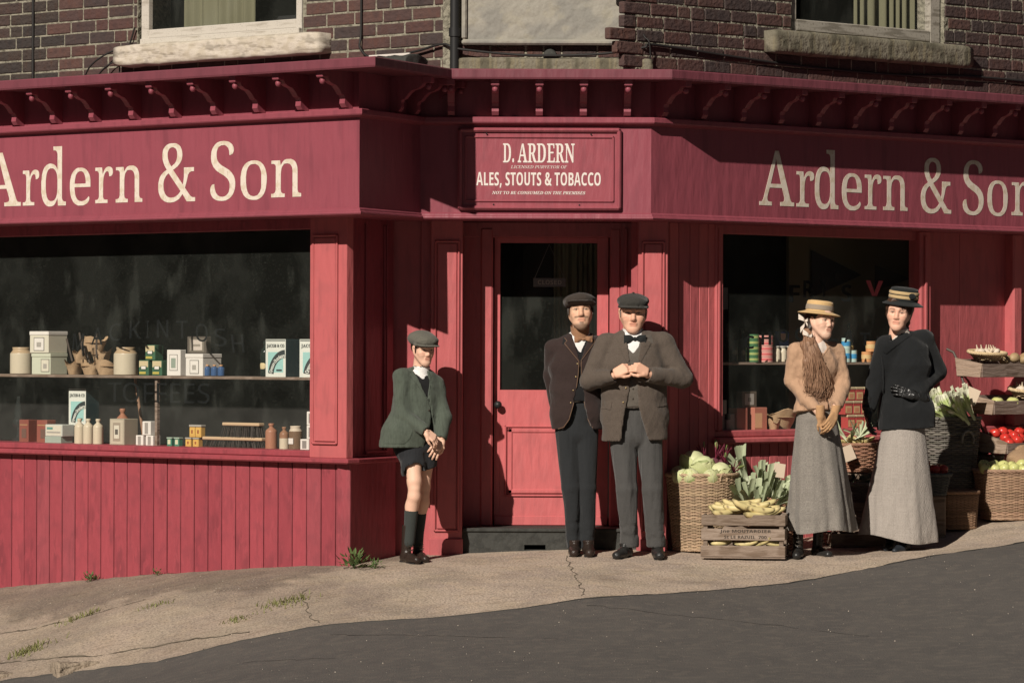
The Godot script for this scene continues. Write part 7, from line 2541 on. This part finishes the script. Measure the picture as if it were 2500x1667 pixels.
# ---------------------------------------------------------------- signs, cables, weeds, the houses mirrored in the glass
func build_extras():
	var L: Transform3D = FR.L; var C: Transform3D = FR.C; var R: Transform3D = FR.R
	var sg := thing("shop_sign", "red framed board over the door lettered for ales, stouts and tobacco", "sign", C)
	part(sg, "board", bx(-.36, .733, 2.415, 2.95, .312, .326, 0), M.sign_red)
	for e in [[-.377, .748, 2.40, 2.43], [-.377, .748, 2.935, 2.965], [-.377, -.347, 2.40, 2.965], [.718, .748, 2.40, 2.965]]:
		var mb := MB.new()
		mb.box(ID, Vector3(e[0], e[2], .312), Vector3(e[1], e[3], .352), .012)
		part(sg, "frame", mb, M.sign_red)
	for e in [[-.33, .70, 2.455, 2.47], [-.33, .70, 2.895, 2.91], [-.33, -.315, 2.455, 2.91], [.685, .70, 2.455, 2.91]]:
		var mb := MB.new()
		mb.box(ID, Vector3(e[0], e[2], .326), Vector3(e[1], e[3], .337), .005)
		part(sg, "moulding", mb, M.sign_red)
	var w: Material = M.white_sign
	text(sg, "lettering", "D.", serifb, -.066, .01, 2.727, 2.858, .3265, ID, w)
	text(sg, "lettering", "ARDERN", serifb, .035, .427, 2.727, 2.858, .3265, ID, w)
	text(sg, "lettering", "LICENSED PURVEYOR OF", serif, -.012, .37, 2.686, 2.707, .3265, ID, w, .25)
	text(sg, "lettering", "ALES, STOUTS & TOBACCO", sansb, -.249, .607, 2.553, 2.66, .3265, ID, w)
	text(sg, "lettering", "NOT TO BE CONSUMED ON THE PREMISES", serifb, -.141, .498, 2.508, 2.529, .3265, ID, w, .25)
	var sc := MB.new()
	for p in [[-.18, 2.925], [.54, 2.92], [-.13, 2.437], [.46, 2.435]]: sc.ball(at(p[0], p[1], .34), Vector3(.006, .006, .006), 8, 6)
	part(sg, "screw", sc, M.black_iron)
	# closed sign on its cord
	var cs := thing("closed_sign", "grey closed sign hanging on a cord behind the door glass", "sign", C)
	part(cs, "board", bx(.15, .379, 1.886, 1.948, -.452, -.446, .001), pm(.12, .12, .112))
	text(cs, "lettering", "CLOSED", sansb, .182, .35, 1.902, 1.934, -.4455, ID, pm(.34, .31, .26), 0, .001)
	var cd := MB.new()
	cd.tube([Vector3(.16, 1.948, -.449), Vector3(.262, 2.186, -.449), Vector3(.37, 1.948, -.449)], .002, 5)
	part(cs, "cord", cd, pm(.2, .19, .17))
	# drainpipe
	var dp := thing("drainpipe", "black cast iron drainpipe between the brick walls above the door", "pipe", C)
	var mb := MB.new()
	mb.tube([Vector3(-.407, 3.3, .0), Vector3(-.407, 6.4, .0)], .033, 12)
	part(dp, "pipe", mb, M.black_iron)
	mb = MB.new()
	mb.tube([Vector3(-.407, 3.62, .0), Vector3(-.407, 3.68, .0)], .041, 12)
	part(dp, "collar", mb, M.black_iron)
	# cables
	var nb := -.96
	one("cable", _cable([L * Vector3(-4.135, 3.3, nb), L * Vector3(-4.135, 4.4, nb)], .012), M.cable, "black cable running down the dark bricks at the left", "cable")
	one("cable", _cable([L * Vector3(-3.55, 3.38, nb + .06), L * Vector3(-3.4, 3.57, nb + .1), L * Vector3(-3.2, 3.68, nb + .06), L * Vector3(-3.1, 3.66, nb + .02), L * Vector3(-3.0, 3.85, nb + .02)], .007), M.cable, "upper of two cables looping up to the white sill", "cable")
	one("cable", _cable([L * Vector3(-3.45, 3.38, nb + .05), L * Vector3(-3.3, 3.54, nb + .07), L * Vector3(-3.16, 3.6, nb + .03), L * Vector3(-3.17, 3.4, nb + .03)], .006), M.cable, "lower of two cables looping up to the white sill", "cable")
	one("cable", _cable([L * Vector3(-3.1, 3.53, nb + .02), L * Vector3(-2.2, 3.5, nb + .03), L * Vector3(-1.2, 3.52, nb + .02), L * Vector3(-.7, 3.4, nb + .02)], .006), M.cable, "thin cable along the bricks under the white sill", "cable")
	one("cable", _cable([L * Vector3(-.72, 4.3, nb + .01), L * Vector3(-.72, 3.72, nb + .01), L * Vector3(-.7, 3.58, nb + .04), L * Vector3(-.55, 3.5, nb + .05), L * Vector3(-.2, 3.53, nb + .03), L * Vector3(.06, 3.57, nb + .03), C * Vector3(-.36, 3.53, .02), C * Vector3(.1, 3.49, .02), C * Vector3(.6, 3.5, .02), C * Vector3(.93, 3.55, .02)], .009), M.cable, "black cable sagging under the grey panel above the door", "cable")
	one("cable", _cable([C * Vector3(.93, 3.55, .02), R * Vector3(.15, 3.57, .07), R * Vector3(.9, 3.53, .07), R * Vector3(1.6, 3.5, .07), R * Vector3(2.6, 3.49, .07), R * Vector3(3.5, 3.52, .07), R * Vector3(5.0, 3.5, .07)], .01), M.cable, "thick black cable along the bricks under the stone sill", "cable")
	one("cable", _cable([C * Vector3(.9, 4.3, .0), C * Vector3(.9, 3.7, .0), C * Vector3(.95, 3.58, .02), R * Vector3(.1, 3.42, .07)], .006), M.cable, "thin cable dropping beside the grey panel", "cable")
	# white flashing and a loose slate on the bay roof
	one("roof_flashing", bx(-.5, -.12, 3.33, 3.51, nb + .16, nb + .175, .002), pm(.6, .55, .5), "white painted flashing board on the bay roof beside the drainpipe", "flashing", L)
	one("loose_slate", rough_bar(-.2, .05, 3.33, 3.47, nb + .16, nb + .4, .03, 4, 12), M.step, "broken dark slate lying on the bay roof", "slate", L)
	mb = MB.new(); mb.tube([L * Vector3(-.3, 3.46, nb + .3), L * Vector3(-.28, 3.46, nb - .02)], .03, 14)
	one("pipe_end", mb, M.black_iron, "short black pipe end poking out above the bay roof", "pipe")
	# weeds
	var lm := pm(.085, .125, .04, .6); lm.backlight_enabled = true; lm.backlight = Color(.08, .12, .03)
	var lm2 := pm(.06, .11, .03, .5)
	for q in [[-1.06, .52, .13, 70, "leafy green weed growing at the corner of the boarded bay"], [-.92, .55, .07, 26, "small weed beside the larger one at the bay corner"], [-3.03, -1.13, .075, 40, "green weed at the foot of the boards, left of the two small ones"], [-2.51, -.72, .05, 26, "tiny weed at the foot of the boards near the middle"]]:
		var o := thing("weed", q[4], "weed", at(q[0], pave_y(q[0], q[1]), q[1]))
		var m1 := MB.new()
		for i in int(q[3]):
			var a := rng.randf() * TAU
			var e := rng.randf_range(.1, 1.3)
			var d := Vector3(cos(a) * cos(e), sin(e), sin(a) * cos(e))
			var c: Vector3 = d * q[2] * rng.randf_range(.3, 1.0)
			var sz: float = q[2] * rng.randf_range(.14, .26)
			var side := d.cross(Vector3(rng.randf() - .5, 1, rng.randf() - .5)).normalized()
			var up := (d + Y * .3 + Vector3(rng.randf() - .5, rng.randf() - .5, rng.randf() - .5) * .8).normalized()
			var nn := side.cross(up) * sz * .25
			m1.quad(c - side * sz * .5 + nn, c + up * sz - side * sz * .3, c + up * sz * 1.7, c)
			m1.quad(c, c + up * sz * 1.7, c + up * sz + side * sz * .3, c + side * sz * .5 + nn)
		part(o, "leaves", m1, lm)
		m1 = MB.new()
		for i in 6: m1.tube([Vector3.ZERO, Vector3(cos(i) * .4, .8, sin(i) * .4) * q[2] * .8], .002, 4)
		part(o, "stems", m1, lm2)
	for q in [[-1.45, 1.5, .2, .04, 130, "tuft of grass in the pavement crack below the weed"], [-1.75, 1.75, .12, .025, 70, "thin wisp of grass on the worn pavement"], [-3.15, 1.25, .2, .05, 130, "grass tuft beside the kerb stone in the lower left corner"], [-2.9, .55, .16, .04, 80, "dry grass in the crack at the left edge"], [-2.35, .95, .12, .03, 50, "little grass clump on the worn left pavement"]]:
		var m1 := MB.new()
		for i in int(q[4]):
			var x: float = q[0] + rng.randfn(0, .4) * q[2]
			var z: float = q[1] + rng.randfn(0, .3) * q[2] - (x - q[0]) * .2
			var h: float = q[3] * rng.randf_range(.4, 1.2)
			var b := Vector3(x, pave_y(x, z) - .003, z)
			var d := Vector3(rng.randf() - .5, 0, rng.randf() - .5) * h * 1.6
			var s := Vector3(-d.z, 0, d.x).normalized() * .004
			m1.quad(b - s, b + s, b + d * .5 + Y * h * .7 + s * .6, b + d * .5 + Y * h * .7 - s * .6)
			m1.tri(b + d * .5 + Y * h * .7 - s * .6, b + d * .5 + Y * h * .7 + s * .6, b + d + Y * h)
		one("grass_tuft", m1, lm if q[3] > .05 else pm(.17, .17, .06), q[5], "grass").set_meta("kind", "stuff")
	# kerb stones and cracks in the pavement
	for q in [[-3.3, 1.72, .55, "worn kerb stone in the lower left corner"], [-2.75, 1.98, .3, "sunken piece of kerb beside the corner stone"]]:
		var m1 := rough_bar(-q[2] / 2, q[2] / 2, -.08, .035, -.09, .09, .025, int(q[2] * 20), 14)
		one("kerb_stone", m1, M.kerb, q[3], "kerb", Transform3D(Basis(Y, .42), Vector3(q[0], ground(q[0], q[1]), q[1])))
	var pv := get_node("pavement")
	for q in [[[.38, .05], [.4, .7], [.42, 1.1], [.47, 1.9]], [[-1.36, 1.15], [-1.33, 1.6], [-1.2, 2.38]], [[-3.7, 1.1], [-3.1, 1.5], [-2.6, 1.85], [-2.0, 2.0], [-1.6, 2.2]], [[-3.5, .2], [-3.1, .45], [-2.75, .62], [-2.45, .55]]]:
		var m1 := MB.new()
		var pts := []
		for i in q.size() - 1:
			for k in 14:
				var p := Vector2(q[i][0], q[i][1]).lerp(Vector2(q[i + 1][0], q[i + 1][1]), k / 14.0)
				pts.append(p + Vector2(gn.get_noise_2d(p.x * 3.5, p.y * 3.5), gn.get_noise_2d(p.y * 3.5, p.x * 3.5 + 40)) * .05)
		var rows := []
		for i in pts.size():
			var p: Vector2 = pts[i]
			var d: Vector2 = (pts[mini(i + 1, pts.size() - 1)] - pts[maxi(i - 1, 0)]).normalized().orthogonal()
			var wd := (.0032 if absf(q[0][0]) < 2 else .009) * (1.0 + .8 * gn.get_noise_2d(i * 3.0, q[0][0]))
			var a := p + d * wd
			var b := p - d * wd
			rows.append([Vector3(a.x, pave_y(a.x, a.y) + .003, a.y), Vector3(b.x, pave_y(b.x, b.y) + .003, b.y)])
		m1.grid(rows)
		part(pv, "crack", m1, M.moss)
	# fine cracks in the road surface
	var rdn := get_node("road")
	for q in [[[.5, 2.15], [1.6, 2.75], [2.2, 3.3]], [[-1.1, 2.7], [-.2, 3.1], [.3, 3.3]], [[-1.6, 3.2], [-1.0, 3.6]]]:
		var m1 := MB.new()
		var rows := []
		for i in q.size() - 1:
			for k in 16:
				var p := Vector2(q[i][0], q[i][1]).lerp(Vector2(q[i + 1][0], q[i + 1][1]), k / 16.0)
				p += Vector2(gn.get_noise_2d(p.x * 8, p.y * 8), gn.get_noise_2d(p.y * 8, p.x * 8 + 40)) * .05
				var wd := .004 * (1.0 + .8 * gn.get_noise_2d(k * 3.0, q[0][0]))
				rows.append([Vector3(p.x, ground(p.x, p.y + wd) - .005, p.y + wd), Vector3(p.x, ground(p.x, p.y - wd) - .005, p.y - wd)])
		m1.grid(rows, false, true)
		part(rdn, "crack", m1, M.tar)
	# houses across the two streets, seen only as reflections
	house(Vector3(-24, -1.5, 3), PI / 2 - .15, "brick house with a chimney down the left street, mirrored in the left window", true)
	house(Vector3(24, 1.0, 2), -PI / 2 + .1, "brick house down the right street, mirrored in the right window", false)
	house(Vector3(3, -.6, 52), PI, "brick house across the road, mirrored in the door glass", true)

func _cable(pts: Array, r: float) -> MB:
	var mb := MB.new()
	var out := []
	for i in pts.size() - 1:
		for k in 8:
			var p0: Vector3 = pts[maxi(i - 1, 0)]
			var p3: Vector3 = pts[mini(i + 2, pts.size() - 1)]
			out.append(pts[i].cubic_interpolate(pts[i + 1], p0, p3, k / 8.0))
	out.append(pts[-1])
	mb.tube(out, r, 6)
	return mb

func house(p: Vector3, turn: float, label: String, gable: bool):
	var o := thing("terraced_house", label, "house", at(p.x, p.y, p.z, turn))
	var bm: Material = M.house_brick
	var holes := []
	for x in [-4.5, -1.5, 1.5, 4.5]:
		holes.append([x - .5, x + .5, 1.0, 2.6]); holes.append([x - .5, x + .5, 3.8, 5.2])
	var cuts := [-7.0, -5.0, -4.0, -2.0, -1.0, 1.0, 2.0, 4.0, 5.0, 7.0]
	for i in 9:
		if i % 2 == 0: part(o, "wall", bx(cuts[i], cuts[i + 1], -2, 6, -.3, 0, 0), bm)
		else:
			for e in [[-2, 1.0], [2.6, 3.8], [5.2, 6]]: part(o, "wall", bx(cuts[i], cuts[i + 1], e[0], e[1], -.3, 0, 0), bm)
			for e in [[1.0, 2.6], [3.8, 5.2]]:
				var w := part(o, "window", bx(cuts[i], cuts[i + 1], e[0], e[1], -.2, -.17, 0), M.black_iron)
				part(w, "frame", bx(cuts[i], cuts[i + 1], (e[0] + e[1]) / 2 - .03, (e[0] + e[1]) / 2 + .03, -.17, -.14, 0), M.white_wood)
				part(w, "sill", bx(cuts[i] - .1, cuts[i + 1] + .1, e[0] - .12, e[0], -.05, .1, .01), M.stone)
	part(o, "wall", bx(-7, 7, -2, 6, -7, -6.7, 0), bm)
	for x in [-7.0, 6.7]: part(o, "wall", bx(x, x + .3, -2, 6, -6.7, -.3, 0), bm)
	var mb := MB.new()
	mb.prism(Transform3D(Basis(Vector3(0, 0, 1), Vector3(0, 1, 0), Vector3(-1, 0, 0)), Vector3.ZERO), PackedVector2Array([Vector2(.35, 5.9), Vector2(-3.5, 8.6), Vector2(-7.35, 5.9)]), -7.1, 7.1)
	var rf := part(o, "roof", mb, M.slate)
	if gable:
		part(rf, "chimney", bx(-5.6, -4.4, 7.2, 10.0, -4.0, -3.0, .02), bm)
		for x in [-5.3, -4.7]:
			var m2 := MB.new(); m2.lathe(at(x, 10, -3.5), [Vector2(.16, 0), Vector2(.13, .6), Vector2(.16, .65), Vector2(.1, .65)], 12)
			part(rf, "chimney_pot", m2, M.house_brick)

func _ready():
	rng.seed = 7
	setup_view()
	setup_frames()
	setup_materials()
	build_ground()
	build_shop()
	build_people()
	build_produce()
	build_windows()
	build_extras()
